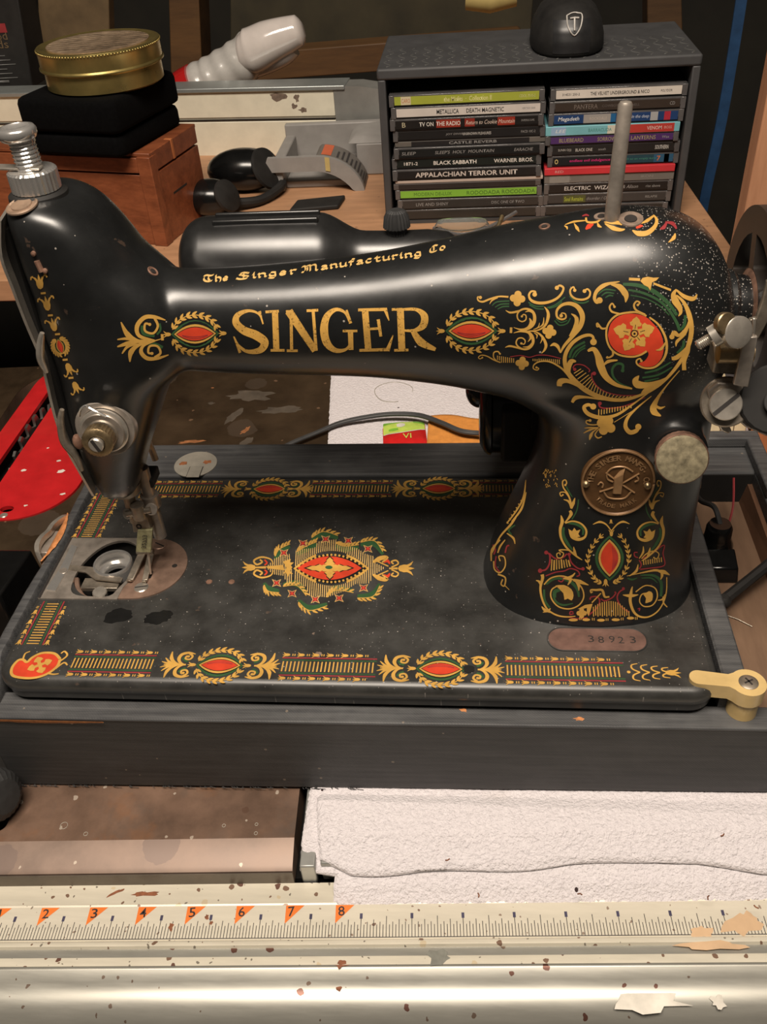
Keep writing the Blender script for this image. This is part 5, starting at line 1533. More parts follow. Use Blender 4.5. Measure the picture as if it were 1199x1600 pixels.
for w_, p_ in (([22, 30, 34, 30, 22], [(568, 120), (690, 130), (812, 178), (922, 268), (990, 362)]), ([14, 20, 20, 20, 24, 24], [(608, 164), (730, 190), (850, 248), (930, 326), (986, 416), (1012, 484)]), ([9, 9, 9, 9], [(628, 206), (740, 230), (850, 286), (930, 362)]), ([20, 26, 10], [(1056, 362), (1046, 440), (1010, 482)]),
              (22, [(1044, 560), (1036, 610), (992, 660)]), ([14, 18, 10], [(738, 812), (840, 786), (942, 728)]), ([14, 16, 10], [(720, 850), (842, 828), (952, 768)]), ([16, 10], [(736, 880), (850, 854)])):
    sk(GRN, w_, p_)
sk(GOLD, [22, 40, 24, 26, 18], [(950, 530), (968, 500), (1008, 518), (1066, 462), (1090, 396)], ball0=20)
sk(GOLD, [4, 24, 18, 6], [(982, 606), (990, 566), (1050, 510), (1080, 450)]); sk(GOLD, [24, 36, 22, 8], [(948, 700), (992, 688), (1060, 622), (1092, 560)]); sk(GOLD, [34, 30, 24, 8], [(1046, 790), (1046, 722), (1078, 640), (1090, 580)])
sk(GOLD, [4, 50, 62, 44, 24, 8], [(694, 832), (668, 868), (684, 900), (760, 906), (860, 876), (932, 836)])
sk(GOLD, [4, 26, 20, 6], [(710, 976), (744, 942), (840, 902), (920, 852)])
sk(GOLD, [8, 10, 14, 22, 30, 32, 28, 26, 22], [(900, 862), (760, 970), (640, 1060), (520, 1138), (400, 1160), (300, 1132), (264, 1082), (296, 1060), (336, 1074)], ball1=24)
sk(CRM, [10, 10, 11, 10, 8, 5], [(388, 1050), (380, 1046), (388, 1076), (432, 1088), (540, 1080), (642, 1048), (742, 1002)], ball0=15)
for i in range(13): x = 380 + i * 21; sk(GOLD, 8, [(x, 1094 - i * 2.6 if i > 2 else 1096), (x - 1, 1142 - i * 4.6)], 2)
sk(GOLD, [6, 10, 26, 52, 52, 8], [(1010, 792), (902, 918), (838, 1010), (806, 1080), (814, 1118), (864, 1148)]); sk(GOLD, [20, 22, 4], [(826, 1070), (858, 1086), (898, 1072)])
sk(GOLD, [6, 14, 24, 32, 36, 32, 26], [(790, 992), (680, 1082), (606, 1160), (588, 1228), (622, 1274), (672, 1262), (688, 1232)], ball1=24)
sk(GOLD, 5, [(500, 1196), (640, 1110)])
d.quatrefoil(437, 1222, 44, 0.5); d.disc(BLK, (437, 1222), 9)
sk(GOLD, [8, 10, 10, 9], [(385, 1212), (330, 1216), (288, 1206), (284, 1184), (312, 1182)], ball1=11)
for w_, p_ in (([4, 14, 6], [(380, 1236), (310, 1238), (268, 1240)]), ([4, 16, 6], [(378, 1238), (310, 1256), (262, 1280)]), ([4, 12, 26, 4], [(378, 1240), (336, 1270), (318, 1300), (308, 1334)]), ([5, 10, 11, 9], [(382, 1246), (352, 1290), (372, 1318), (404, 1308)])): sk(GOLD, w_, p_)
d.done('scroll_decal', mach)

# ---- foot of the pillar (frame C)
d = Decal(on_body, (830, 740), 5.213); sk = d.stroke
LIFT[GRN] = 0.06
d.lens(GRN, 640, 688, 185, 118, PI / 2); LIFT[BLK] = 0.09; d.lens(BLK, 640, 688, 165, 96, PI / 2); LIFT[BLK] = 0.15
d.lens(GOLD, 640, 686, 152, 90, PI / 2); LIFT[RED] = 0.22; d.lens(RED, 640, 686, 134, 72, PI / 2); LIFT[RED] = 0.09; LIFT[CRM] = 0.27
for k in range(4): sk(CRM, 5, [(662 + k * 12, 590 + k * 14), (670 + k * 12, 690), (660 + k * 9, 790 - k * 14)], 4)
LIFT[CRM] = 0.13
d.laurel([(590, 492), (520, 560), (478, 640), (462, 710), (486, 800), (530, 866), (575, 892)][::-1], 36, 15, n=11)
d.laurel([(712, 488), (768, 560), (792, 640), (796, 710), (762, 800), (712, 866), (668, 888)][::-1], 36, 15, n=11)
d.tulip(655, 484, 50, -PI / 2); d.tulip(652, 388, 34, PI / 2); d.tulip(608, 885, 56, PI / 2)
sk(GOLD, [4, 18, 12, 8], [(505, 412), (560, 392), (612, 412), (652, 462)]); sk(GOLD, [4, 18, 12, 8], [(804, 408), (750, 390), (702, 412), (658, 462)])
for m in (0, 1):
    X = (lambda p: (p[0], p[1])) if not m else (lambda p: (1318 - p[0], p[1] + (p[0] - 240) * 0.02 + 4))
    K = lambda c, w_, pts, **kw: sk(c, w_, [X(p) for p in pts], **kw)
    K(GRN, [14, 22, 22, 14], [(300, 402), (370, 412), (424, 448), (422, 500)]); K(GRN, [16, 26, 24, 10], [(268, 436), (264, 500), (300, 570), (340, 622)])
    K(GOLD, [4, 28, 24, 20, 16, 15, 14, 14, 4], [(246, 338), (256, 390), (240, 450), (246, 520), (282, 590), (332, 640), (380, 678), (418, 702)])
    K(GOLD, [12, 12, 14, 16, 18, 26, 34, 20], [(280, 402), (340, 386), (408, 406), (450, 458), (440, 514), (390, 534), (340, 512), (318, 462)])
    d.fill(GOLD, [X(p) for p in ((305, 448), (335, 468), (354, 440), (372, 464), (404, 454), (386, 490), (402, 512), (354, 522), (318, 494))])
    K(GOLD, [10, 10, 10, 11, 14, 16], [(282, 92), (293, 74), (282, 50), (260, 64), (266, 112), (300, 162), (320, 212), (330, 262)], ball0=9)
    K(GRN, [10, 12, 6], [(288, 104), (312, 150), (338, 190)])
    K(GOLD, [4, 20, 14], [(268, 210), (312, 228), (330, 282)]); K(GOLD, [4, 26, 14], [(360, 196), (346, 240), (330, 284)])
    K(GOLD, [20, 28, 14, 6], [(318, 300), (328, 328), (300, 372), (276, 398)]); K(GOLD, [9, 9, 9, 9], [(262, 172), (246, 182), (240, 154), (280, 152), (312, 192)], ball0=7)
    K(GRN, 10, [(388, 210), (374, 300), (334, 372)])
    K(GOLD, [4, 22, 8], [(348, 594), (356, 632), (372, 668)])
# left cartouche
for w_, p_ in ((14, [(128, 642), (154, 662), (152, 730), (122, 780), (72, 790)]), (12, [(150, 648), (200, 690), (260, 682), (294, 650)]), (12, [(310, 654), (328, 720), (380, 768), (424, 776)]), (10, [(120, 832), (202, 802), (270, 792), (322, 772), (380, 790), (396, 824), (372, 836)]), (10, [(222, 868), (250, 880), (268, 850), (230, 832)])): sk(CRM, w_, p_)
for p_, r in (((125, 642), 16), ((312, 656), 14), ((424, 774), 14), ((76, 790), 18)): d.disc(CRM, p_, r)
for i in range(8):
    x = 172 + i * 19; sk(GOLD, 12 if i % 3 == 1 else 8, [(x, 696 + (i % 2) * 6), (x - 6 + i * 3, 790 - i * 5)], 2)
sk(GOLD, [8, 8, 9, 9, 10, 6], [(238, 662), (236, 644), (212, 652), (218, 682), (250, 682), (266, 648), (230, 622), (300, 622), (362, 652)])
sk(GRN, [14, 26, 28, 24, 14], [(124, 902), (200, 850), (300, 866), (372, 930), (392, 1004)]); sk(GRN, [20, 34, 24], [(196, 1010), (196, 960), (256, 940)]); sk(GRN, [16, 20, 16], [(108, 942), (112, 1030), (154, 1092)]); sk(GRN, [14, 18, 18, 8], [(180, 980), (202, 1040), (262, 1070), (342, 1056)])
sk(GOLD, [28, 24, 18, 16, 14, 13, 11, 6], [(92, 820), (96, 852), (78, 930), (92, 1020), (132, 1100), (202, 1148), (282, 1165), (362, 1160)])
sk(GOLD, 11, [(108, 902), (162, 850), (250, 832), (342, 862), (410, 922), (430, 1000), (392, 1068), (312, 1100), (222, 1080), (166, 1012), (170, 944), (224, 910)])
d.fill(GOLD, [(200, 910), (270, 905), (330, 940), (347, 990), (332, 1032), (300, 1016), (272, 1026), (264, 972)], 2)
sk(GOLD, [18, 34, 4], [(345, 864), (400, 880), (470, 906)]); sk(GOLD, [22, 22, 4], [(368, 872), (388, 910), (390, 952)]); sk(GOLD, [6, 26, 6], [(262, 852), (322, 862), (300, 906)]); sk(GOLD, [8, 20, 6], [(268, 850), (330, 836), (360, 806)])
sk(GOLD, [4, 22, 6], [(42, 868), (72, 882), (84, 930)]); sk(GOLD, [4, 24, 6], [(88, 1080), (112, 1108), (160, 1130)]); sk(GOLD, [4, 20, 6], [(98, 1128), (140, 1116), (160, 1095)])
# bottom centre
d.fill(GOLD, [(380, 1102), (440, 1068), (502, 1058), (492, 1092), (470, 1160), (454, 1130), (456, 1092), (420, 1100)])
sk(GOLD, 10, [(496, 1050), (570, 972)]); sk(GOLD, [10, 12, 18, 20, 12], [(502, 958), (490, 968), (488, 946), (530, 946), (580, 948), (600, 1000), (632, 1002)], ball1=8)
d.quatrefoil(413, 1135, 24)
for w_, p_ in ((12, [(468, 1152), (530, 1100), (560, 1042), (540, 1002), (490, 1004), (482, 1026)]), (11, [(570, 1018), (600, 1034), (660, 1010), (690, 972), (680, 962)]), (12, [(762, 938), (722, 960), (702, 1010), (732, 1080), (802, 1128)]), (9, [(348, 1138), (318, 1146), (322, 1122), (346, 1128)]), (8, [(290, 1166), (380, 1180), (460, 1172)]), (9, [(880, 1118), (886, 1096), (868, 1102)])): sk(CRM, w_, p_)
d.disc(CRM, (752, 934), 12)
for i in range(17):
    x = 508 + i * 18; t = (x - 640) / 150
    sk(GOLD, 8, [(x, 1036 + 60 * t * t if x < 720 else 1054 + (x - 720) * 0.85), (x + 2, 1162 - (i % 2) * 8)], 2)
# right spiral
sk(GRN, [10, 22, 26, 22], [(892, 826), (1000, 830), (1058, 884), (1058, 1000)]); sk(GRN, [10, 18, 6], [(786, 850), (822, 862), (866, 848)]); sk(GRN, [8, 14, 6], [(900, 850), (980, 850), (1030, 890)])
sk(GOLD, [4, 26, 22, 16, 12, 10, 10, 9], [(826, 916), (816, 960), (808, 1040), (838, 1126), (890, 1164), (960, 1164), (1032, 1118), (1080, 1040), (1102, 950), (1104, 842)])
sk(GOLD, 10, [(852, 962), (930, 910), (1008, 930), (1028, 1000), (990, 1068), (922, 1080), (884, 1040), (902, 982), (962, 970)])
d.fill(GOLD, [(914, 985), (960, 955), (990, 976), (986, 1030), (960, 1046), (930, 1052), (936, 1014)], 2)
sk(GOLD, [4, 24, 24, 4], [(748, 986), (790, 992), (830, 992), (874, 984)])
sk(GOLD, [4, 8, 18, 20], [(780, 832), (880, 810), (1000, 786), (1042, 790)]); sk(GOLD, [20, 34, 4], [(1040, 792), (1082, 800), (1128, 824)]); sk(GOLD, [20, 22, 4], [(1062, 800), (1066, 830), (1054, 862)])
sk(GOLD, [6, 22, 4], [(800, 832), (856, 792), (872, 736)]); sk(GOLD, [6, 18, 4], [(880, 690), (912, 640), (914, 590)])
sk(GOLD, [16, 12, 8], [(1078, 1000), (1078, 1050), (1108, 1086)]); sk(GOLD, [4, 14, 4], [(1030, 1030), (1068, 1022), (1090, 980)])
for w_, p_ in ((10, [(872, 682), (846, 672), (842, 642), (868, 640)]), (10, [(880, 702), (898, 740), (880, 776)]), (10, [(902, 692), (980, 652), (1082, 580), (1074, 650), (1090, 730), (1060, 756), (970, 768), (890, 778)])): sk(CRM, w_, p_)
sk(GOLD, [8, 8, 9, 9], [(1000, 682), (1026, 690), (1040, 650), (1000, 628), (940, 650), (900, 690)], ball0=7)
for i in range(9): x = 916 + i * 18; sk(GOLD, 8, [(x, 704 - i * 3), (x + 2, 742 - i * 3)], 2)
for (x, y, a) in ((345, 1190, 38), (450, 1188, 32), (570, 1192, 32), (690, 1188, 34), (810, 1175, 30)): d.disc(GOLD, (x, y), a, 12)
for x in (395, 408, 500, 515, 612, 627, 735, 750, 850, 864): sk(GOLD, 6, [(x, 1198 - abs(x - 600) * 0.04), (x, 1178 - abs(x - 600) * 0.05)], 2)
d.done('pillar_foot_decal', mach)

# ---- left flank of the pillar foot, seen at a slant
d = Decal(on_body, (680, 700), 3.904); sk = d.stroke
sk(GOLD, [4, 12, 10, 8], [(556, 195), (542, 300), (500, 380), (440, 460)]); sk(GOLD, [6, 14, 8], [(558, 270), (530, 370), (470, 450)]); sk(GOLD, [4, 14, 10, 8], [(520, 380), (470, 460), (400, 540), (350, 640)])
sk(GRN, [8, 14, 6], [(490, 470), (450, 500), (470, 530)]); sk(CRM, 9, [(430, 640), (440, 600), (455, 595)]); sk(CRM, 9, [(355, 590), (370, 620), (360, 650)]); sk(CRM, 8, [(375, 660), (370, 720), (400, 760)])
sk(GOLD, [8, 14, 8], [(345, 690), (350, 620), (400, 560)]); sk(GOLD, [6, 12, 8], [(430, 560), (400, 600), (385, 640)]); sk(GOLD, [6, 14, 4], [(440, 520), (480, 550), (490, 585)])
sk(GOLD, 8, [(400, 690), (392, 660), (425, 665), (430, 720), (400, 760), (365, 740), (360, 690)]); sk(GOLD, [10, 9, 8], [(385, 770), (430, 790), (425, 840), (405, 830), (415, 800)]); sk(GOLD, [6, 4], [(430, 840), (455, 865)])
for i in range(7): sk(GOLD, 6, [(440 + i * 14, 450 - i * 22), (450 + i * 14, 462 - i * 22)], 2)
d.done('pillar_flank_decal', mach)

# ---- faded scrap below the arm on the pillar and the spray on top of the arm
d = Decal(on_body, (820, 650), 3.164); sk = d.stroke
rn = random.Random(4)
for i in range(34):
    x, y = 95 + rn.random() * 70, 255 + rn.random() * 90
    sk(GOLD, [1, 3, 1], [(x, y), (x + rn.uniform(-6, 6), y + 5), (x + rn.uniform(-8, 8), y + 10)], 2)
d.done('faded_decal', mach)
d = Decal(on_body, (860, 310), 4.282); sk = d.stroke
for c, w_, p_ in ((GOLD, [3, 22, 4], [(160, 168), (180, 200), (196, 226)]), (GOLD, [4, 14, 6], [(100, 178), (160, 158), (240, 150)]), (GOLD, [4, 14, 4], [(95, 185), (112, 195), (115, 210)]), (GOLD, [12, 14, 14, 10], [(240, 130), (250, 160), (310, 160), (340, 140)]),
                  (GOLD, [4, 20, 26, 6], [(360, 160), (410, 165), (455, 165), (480, 180)]), (GOLD, [6, 30, 22, 6], [(365, 170), (420, 200), (470, 212), (500, 208)]), (GOLD, [6, 20, 4], [(318, 165), (325, 185), (345, 195)]),
                  (GOLD, [6, 36, 34, 26, 20, 6], [(550, 215), (590, 236), (650, 232), (700, 190), (712, 145), (690, 112)]), (GOLD, [4, 22, 12], [(608, 170), (650, 150), (690, 120)]), (GOLD, [4, 26, 6], [(790, 296), (826, 266), (836, 235)]),
                  (RED, [8, 34, 8], [(238, 208), (260, 188), (290, 172)]), (RED, [8, 24, 8], [(575, 200), (595, 188), (620, 184)]), (CRM, [8, 26, 10], [(735, 205), (760, 195), (780, 160)]), (CRM, [8, 26, 10], [(770, 160), (820, 170), (845, 205)]), (CRM, [6, 14, 6], [(215, 120), (240, 112), (260, 118)])): sk(c, w_, p_)
d.done('top_spray_decal', mach)

# ---- border along the bed: ladders, wreaths and scrolls, laid out in millimetres
def ladder(P0, P1, hw, skip=()):
    d = Decal(on_bed)
    P0, P1 = V(P0), V(P1); L_ = (P1 - P0).length; t = (P1 - P0) / L_; n = V((-t.y, t.x))
    q = lambda a, b: tuple(P0 + t * a + n * b)
    k = 0; a = 1.0
    while a < L_ - 0.8:
        d.stroke(GOLD, 0.72, [q(a, -hw), q(a, hw)], 2); a += 2.02
    for s in (-1, 1):
        d.stroke(GRN, 0.75, [q(0, s * (hw + 1.0)), q(L_, s * (hw + 1.0))], 8)
        d.stroke(CRM, 0.8, [q(0, s * (hw + 2.5)), q(L_, s * (hw + 2.5))], 8)
        b = s * (hw + 4.5); a = 2.0
        while a < L_ - 3:
            d.tulip(*q(a, b), 3.6, math.atan2(t.y, t.x) + PI)
            for e in (3.2, 4.3): d.stroke(GOLD, 0.55, [q(a + e, b - 0.7), q(a + e, b + 0.7)], 2)
            a += 7.6
    d.done('ladder_border_decal', bed)
def scrolls(C, dirx, diry, s=1.0):
    """double C-scroll with a palmette; dirx points from the wreath to the ladder"""
    d = Decal(on_bed); C = V(C); X = V(dirx).normalized() * s; Y = V(diry).normalized() * s
    q = lambda a, b: tuple(C + X * a + Y * b)
    for m in (1, -1):
        d.stroke(GRN, 1.3, [q(-4.5, m * 2.2), q(-2.6, m * 3.2), q(-1.2, m * 5.2)], 4)
        d.stroke(GOLD, [.4, 1.6, 1.9, 1.9, 1.4, .8], [q(-7.5, m * 7.6), q(-3.6, m * 8.4), q(-0.2, m * 7.2), q(0.8, m * 4.2), q(-0.6, m * 1.4), q(-3.0, 0)], 5)
        d.stroke(GOLD, [1.2, 1.1, 1.0], [q(-4.2, m * 7.9), q(-6.2, m * 6.0), q(-5.2, m * 3.8), q(-2.8, m * 4.2), q(-3.0, m * 6.0), q(-4.0, m * 5.8)], 4, ball1=0.8)
        d.stroke(GOLD, [.6, 1.6, 2.0, .4], [q(-1, 0), q(2.5, m * 1.4), q(5.0, m * 4.6), q(5.6, m * 9.2)], 4)
        d.stroke(GOLD, [.5, 1.5, .4], [q(1, 0), q(5, m * 1.4), q(8.2, m * 4.6)], 4)
        d.stroke(GOLD, [.4, 1.2, .3], [q(2, m * .6), q(6.5, m * 1.0), q(9.6, m * 2.0)], 4)
    d.stroke(GOLD, [1.0, 1.4, .6], [q(-4, 0), q(0, 0), q(8, 0)], 3)
    d.done('scroll_decal', bed)
def bed_wreath(C, a, b):
    d = Decal(on_bed); wreath(d, C[0], C[1], a, b, 0, (3.4, 1.5), 9); d.done('wreath_decal', bed)
def mm(u, v): p = onz(u, v, 0); return (p.x, p.y)
YF = mm(600, 1044)[1]
for (u0, u1) in ((108, 238), (438, 588), (790, 975)): ladder((mm(u0, 1044)[0], YF), (mm(u1, 1045)[0], YF), 3.4)
for (u, dx) in ((277, -1), (408, 1), (618, -1), (759, 1)): scrolls((mm(u, 1045)[0], YF), (dx, 0), (0, 1), 0.98)
for u in (342, 689): bed_wreath((mm(u, 1044)[0], YF), 11.0, 5.4)
# tail at the right end of the front border
d = Decal(on_bed)
for k, (u, s) in enumerate(((985, 1.0), (1000, .9), (1016, .75), (1032, .6))):
    x = mm(u, 1046)[0]
    for m in (1, -1):
        d.stroke(GOLD, [.4, .9, .8], [(x + 4, YF + m * 5.6 * s), (x + 1, YF + m * 4.6 * s), (x + 1.2, YF + m * 2 * s), (x + 4.5, YF)], 4)
d.tulip(mm(1050, 1047)[0], YF, 6.5, 0); d.disc(GOLD, (mm(982, 1046)[0], YF), 0.9)
d.done('border_tail_decal', bed)
YB = mm(500, 764)[1]
for (u0, u1) in ((222, 345), (486, 612), (738, 812)): ladder((mm(u0, 764)[0], YB), (mm(u1, 764)[0], YB), 3.4)
for (u, dx) in ((368, -1), (468, 1), (634, -1), (734, 1)): scrolls((mm(u, 764)[0], YB), (dx, 0), (0, 1), 0.98)
for u in (421, 686): bed_wreath((mm(u, 764)[0], YB), 10.5, 5.4)
XL = (mm(66, 975)[0] + mm(78, 950)[0]) / 2
ladder((XL + 0.5, 25), (XL + 0.5, 58.5), 3.4)
ladder((XL, 114.5), (XL, 164), 3.4)
# corner comma medallion
d = Decal(on_bed, (0, 0), 1.0); 
cx, cy = mm(63, 1037)
q = lambda a, b: (cx + a * 0.84, cy + b * 0.84)
d.stroke(GOLD, 1.5, [q(11.5, 4), q(6, 8.5), q(-2, 8.8), q(-7, 5), q(-9, 1), q(-12.5, 3), q(-15.5, 2), q(-16.8, -4), q(-14, -10), q(-6, -12), q(2, -11.4), q(8, -8), q(11.8, -2), q(11.5, 4)], 5)
d.fill(RED, [q(11, 4), q(6, 8), q(-2, 8.2), q(-6.6, 4.4), q(-9, .4), q(-12.5, 2.6), q(-15.2, 1.4), q(-16.2, -4), q(-13.6, -9.4), q(-6, -11.3), q(2, -10.8), q(7.6, -7.4), q(11.2, -2)], 3, grid=3)
LIFT[GOLD] = 0.2
for k in range(4):
    a = 0.55 + k * PI / 2
    f = lambda r, s: q(0.2 + 7.6 * (r * math.cos(a) - s * math.sin(a)), -1.2 + 7.6 * (r * math.sin(a) + s * math.cos(a)))
    d.fill(GOLD, [f(0, -.15), f(.4, -.14), f(.55, -.4), f(.8, -.28), f(1.02, 0), f(.8, .28), f(.55, .4), f(.4, .14), f(0, .15)])
d.disc(BLK, q(0.2, -1.2), 1.2); LIFT[GOLD] = 0.17
d.stroke(GOLD, [1, 1, .8], [q(12, 2), q(15, 7), q(12, 10.5), q(10.4, 8.6)], 4); d.stroke(GOLD, [1, 1, .8], [q(11.5, -4), q(15, 1), q(18, -1)], 4); d.stroke(GOLD, [1, .9, .6], [q(-12.5, 3), q(-13, 8), q(-10.5, 10)], 4); d.stroke(GOLD, [1, .9, .6], [q(8, -8), q(12, -8.6), q(15, -8)], 4)
d.done('corner_medallion_decal', bed)

# ---- centre medallion of the bed (frame taken on the bed plane)
d = Decal(bed_px, (370, 820), 4.134); sk = d.stroke
C0 = (602, 282)
outline = [(190, 275), (250, 215), (340, 190), (400, 160), (500, 150), (520, 110), (640, 95), (650, 130), (770, 150), (830, 190), (890, 205), (880, 240), (960, 280), (880, 330), (860, 380), (770, 385), (700, 430), (590, 470), (470, 460), (450, 400), (330, 385), (300, 330), (230, 320)]
def span(x):
    ys = []
    for (xa, ya), (xb, yb2) in zip(outline, outline[1:] + outline[:1]):
        if (xa <= x < xb) or (xb <= x < xa): ys.append(ya + (yb2 - ya) * (x - xa) / (xb - xa))
    return sorted(ys)
x = 205
while x < 955:
    ys = span(x)
    if len(ys) >= 2:
        e = ((x - 612) / 245.0); inner = 112 * (1 - e * e) if abs(e) < 1 else 0
        ya, yb2 = ys[0], ys[-1]; sl = 4
        if inner > 6:
            if 282 - inner - ya > 6: sk(PALE, 5.5, [(x + sl, ya), (x, 282 - inner)], 2)
            if yb2 - 282 - inner > 6: sk(PALE, 5.5, [(x, 282 + inner), (x - sl, yb2)], 2)
        else: sk(PALE, 5.5, [(x, ya), (x, yb2)], 2)
    x += 13.5
LIFT[GOLD] = 0.18; d.lens(GOLD, 612, 284, 246, 112); LIFT[BLK] = 0.2; d.lens(BLK, 612, 284, 228, 96)
LIFT[GOLD] = 0.23
for k in range(34):
    t = -0.93 + 1.86 * (k % 17) / 16; s = 1 if k < 17 else -1
    d.disc(GOLD, (612 + 222 * t, 284 + s * 88 * (1 - t * t)), 7.5, n=8)
LIFT[RED] = 0.24; d.lens(RED, 600, 282, 208, 76); LIFT[RED] = 0.09
LIFT[GOLD] = 0.30; LIFT[BLK] = 0.27
for c, kk in ((BLK, 1.12), (GOLD, 1.0)):
    for (dx, dy) in ((142, 0), (-152, 0), (0, 70), (0, -70)):
        l = math.hypot(dx, dy); ex, ey = dx / l, dy / l
        hw = (24 if dx else 34) * kk; n = (abs(ey), abs(ex)) 
        f = lambda a, b: (C0[0] + dx * a * kk + (0 if dx else b * hw), C0[1] + dy * a * kk + (b * hw if dx else 0))
        d.fill(c, [f(0, -.5), f(.28, -.5), f(.42, -1), f(.58, -.6), f(.74, -.6), f(1, 0), f(.74, .6), f(.58, .6), f(.42, 1), f(.28, .5), f(0, .5)])
    for a in (0.6, 2.5, 3.8, 5.6): d.disc(c, (C0[0] + 40 * math.cos(a), C0[1] + 22 * math.sin(a)), 20 * kk, 10 * kk, n=8)
LIFT[GRN] = 0.34; d.disc(GRN, (596, 278), 24, 12); LIFT[GRN] = 0.05; LIFT[BLK] = 0.15; LIFT[GOLD] = 0.2
# trumpet and scrolls at the two ends
d.fill(GOLD, [(190, 270), (300, 262), (310, 296), (200, 284)]); d.fill(GOLD, [(300, 240), (330, 228), (350, 222), (345, 245), (370, 245), (350, 265), (360, 275), (345, 300), (365, 320), (340, 318), (330, 340), (318, 310), (300, 320), (322, 280)])
d.tulip(84, 278, 78, PI); sk(GOLD, [10, 16], [(120, 278), (190, 277)])
for s in (1, -1):
    sk(GOLD, [6, 12, 12, 10], [(236, 277 + s * 20), (220, 277 - s * -52), (160, 277 + s * 66), (112, 277 + s * 44), (130, 277 + s * 18), (165, 277 + s * 34), (150, 277 + s * 50)], 4); sk(RED, 10, [(180, 277 + s * 50), (196, 277 + s * 30), (180, 277 + s * 16)], 4)
    sk(GOLD, [10, 30, 26, 12, 10], [(880, 284 + s * 40), (930, 284 + s * 66), (975, 284 + s * 70), (940, 284 + s * 40)], 4); sk(GOLD, [9, 10, 9], [(1000, 284 + s * 8), (1044, 284 + s * 30), (1030, 284 + s * 52), (1000, 284 + s * 44), (1014, 284 + s * 28)], 4); sk(RED, [8, 20, 8], [(950, 284 + s * 40), (975, 284 + s * 50), (990, 284 + s * 30)], 4)
    sk(GOLD, [8, 8], [(900, 284 + s * 50), (980, 284 + s * 14)], 3)
sk(GOLD, [10, 14], [(985, 284), (1040, 284)], 2); d.tulip(1090, 284, 92, 0)
d.done('centre_medallion_decal', bed)
d = Decal(bed_px, (370, 820), 4.134); sk = d.stroke
sprays = [[(250, 205), (275, 160), (345, 125)], [(390, 175), (450, 140), (520, 110)], [(485, 85), (560, 45), (655, 72)], [(640, 120), (700, 140), (790, 130)], [(800, 115), (890, 105), (945, 175)],
          [(178, 390), (205, 430), (275, 440)], [(300, 400), (390, 395), (450, 460)], [(400, 500), (470, 555), (585, 525)], [(585, 470), (640, 425), (755, 440)], [(780, 475), (880, 465), (925, 395)]]
for k, p_ in enumerate(sprays):
    up = k < 5
    sk(GRN, [18, 44, 18], [(x, y + (16 if up else -14)) for x, y in p_], 4)
    d.laurel(p_, 40, 14, n=7, side=-1 if k in (0, 1, 2, 3, 4, 6, 8) else 1, both=False)
for (x, y) in ((305, 183), (428, 122), (575, 95), (722, 105), (848, 157), (258, 378), (358, 446), (508, 484), (662, 476), (820, 410)):
    LIFT[GOLD] = 0.2; LIFT[BLK] = 0.22
    pts = [(x + (42 if k % 2 == 0 else 17) * math.cos(PI / 4 + k * PI / 4), y + (35 if k % 2 == 0 else 14) * math.sin(PI / 4 + k * PI / 4)) for k in range(8)]
    d.fill(PALE, pts); LIFT[CRM] = 0.26
    d.fill(CRM, [(x + (a - x) * 0.74, y + (b - y) * 0.74) for a, b in pts]); LIFT[RED] = 0.3; d.disc(RED, (x, y), 8, n=8); LIFT[RED] = 0.09; LIFT[CRM] = 0.13
LIFT[BLK] = 0.15; LIFT[GOLD] = 0.17
d.done('medallion_garland_decal', bed)

# ================================================================== TOWEL
tow = thing('towel', 'white terry towel folded under the right half of the machine case', 'towel', (280, 200, -78))
def towel_grid(name, xl, xr, y0, y1, zf, step, amp, fringe=0.0, thick=3.0):
    ny = max(2, int((y1 - y0) / step)); g = G(); top = []; bot = []
    nx = int((xr - xl(y0)) / step)
    for j in range(ny + 1):
        rt, rb = [], []
        for i in range(nx + 1):
            s = i / nx; y_ = y0 + (y1 - y0) * j / ny
            x0 = xl(y_); x = x0 + (xr - x0) * s
            edge = fringe * noise.noise(V((x * 0.02, 3.1, 0))) * 4 if j == 0 else 0
            y = y_ + (edge * (1 - j / ny) if j == 0 else 0) + fringe * (1 - j / ny) * front_wave(x)
            xx = x + (0.9 * noise.noise(V((y * 0.5, 9.0, 1))) if i == 0 else 0)
            z = zf(x, y)
            n_ = noise.noise(V((x * 0.42, y * 0.30, 0.3))) * 0.6 + noise.noise(V((x * 0.95, y * 0.75, 7.1))) * 0.7 + 0.8 * noise.noise(V((x * 0.05, y * 0.06, 2.2)))
            e = min(1.0, i * step / 3.0, j * step / 2.5) if (i * step < 3 or j * step < 2.5) else 1.0
            rt.append((xx, y, z + amp * n_ - thick * 0.5 * (1 - e) ** 2)); rb.append((xx, y, z - thick * 0.92))
        top.append(rt); bot.append(rb)
    n = nx + 1
    vs = [p for r in top for p in r] ; fs = []
    for j in range(ny):
        for i in range(nx):
            a = j * n + i; fs.append((a, a + 1, a + n + 1, a + n))
    g.add(vs, fs)
    # edges hang down to the underside
    front = [top[0][i] for i in range(n)]; fb_ = [bot[0][i] for i in range(n)]
    g.add(front + fb_, [(n + i, n + i + 1, i + 1, i) for i in range(n - 1)])
    left = [top[j][0] for j in range(ny + 1)]; lb_ = [bot[j][0] for j in range(ny + 1)]; m = ny + 1
    g.add(left + lb_, [(i, i + 1, m + i + 1, m + i) for i in range(m - 1)])
    return obj(name, g, 'terry', tow, smooth=180)
def front_wave(x): return 0.0
def saw_t(x, y): q = SAW.inverted() @ V((x, y, 0)); return q.y
def drape(x, y, base):
    t = saw_t(x, y)
    if t > -46: return base
    k = (-46 - t)
    return base - (0.52 * k if k < 20 else 10.4 + 0.9 * (k - 20)) - 1.2 * math.sin(min(1, k / 14) * PI / 2)
xl_low = lambda y: 128 - (y - 330) * 0.1 if y > 100 else 162 + (0 if y > -45 else (-45 - y) * 1.3)
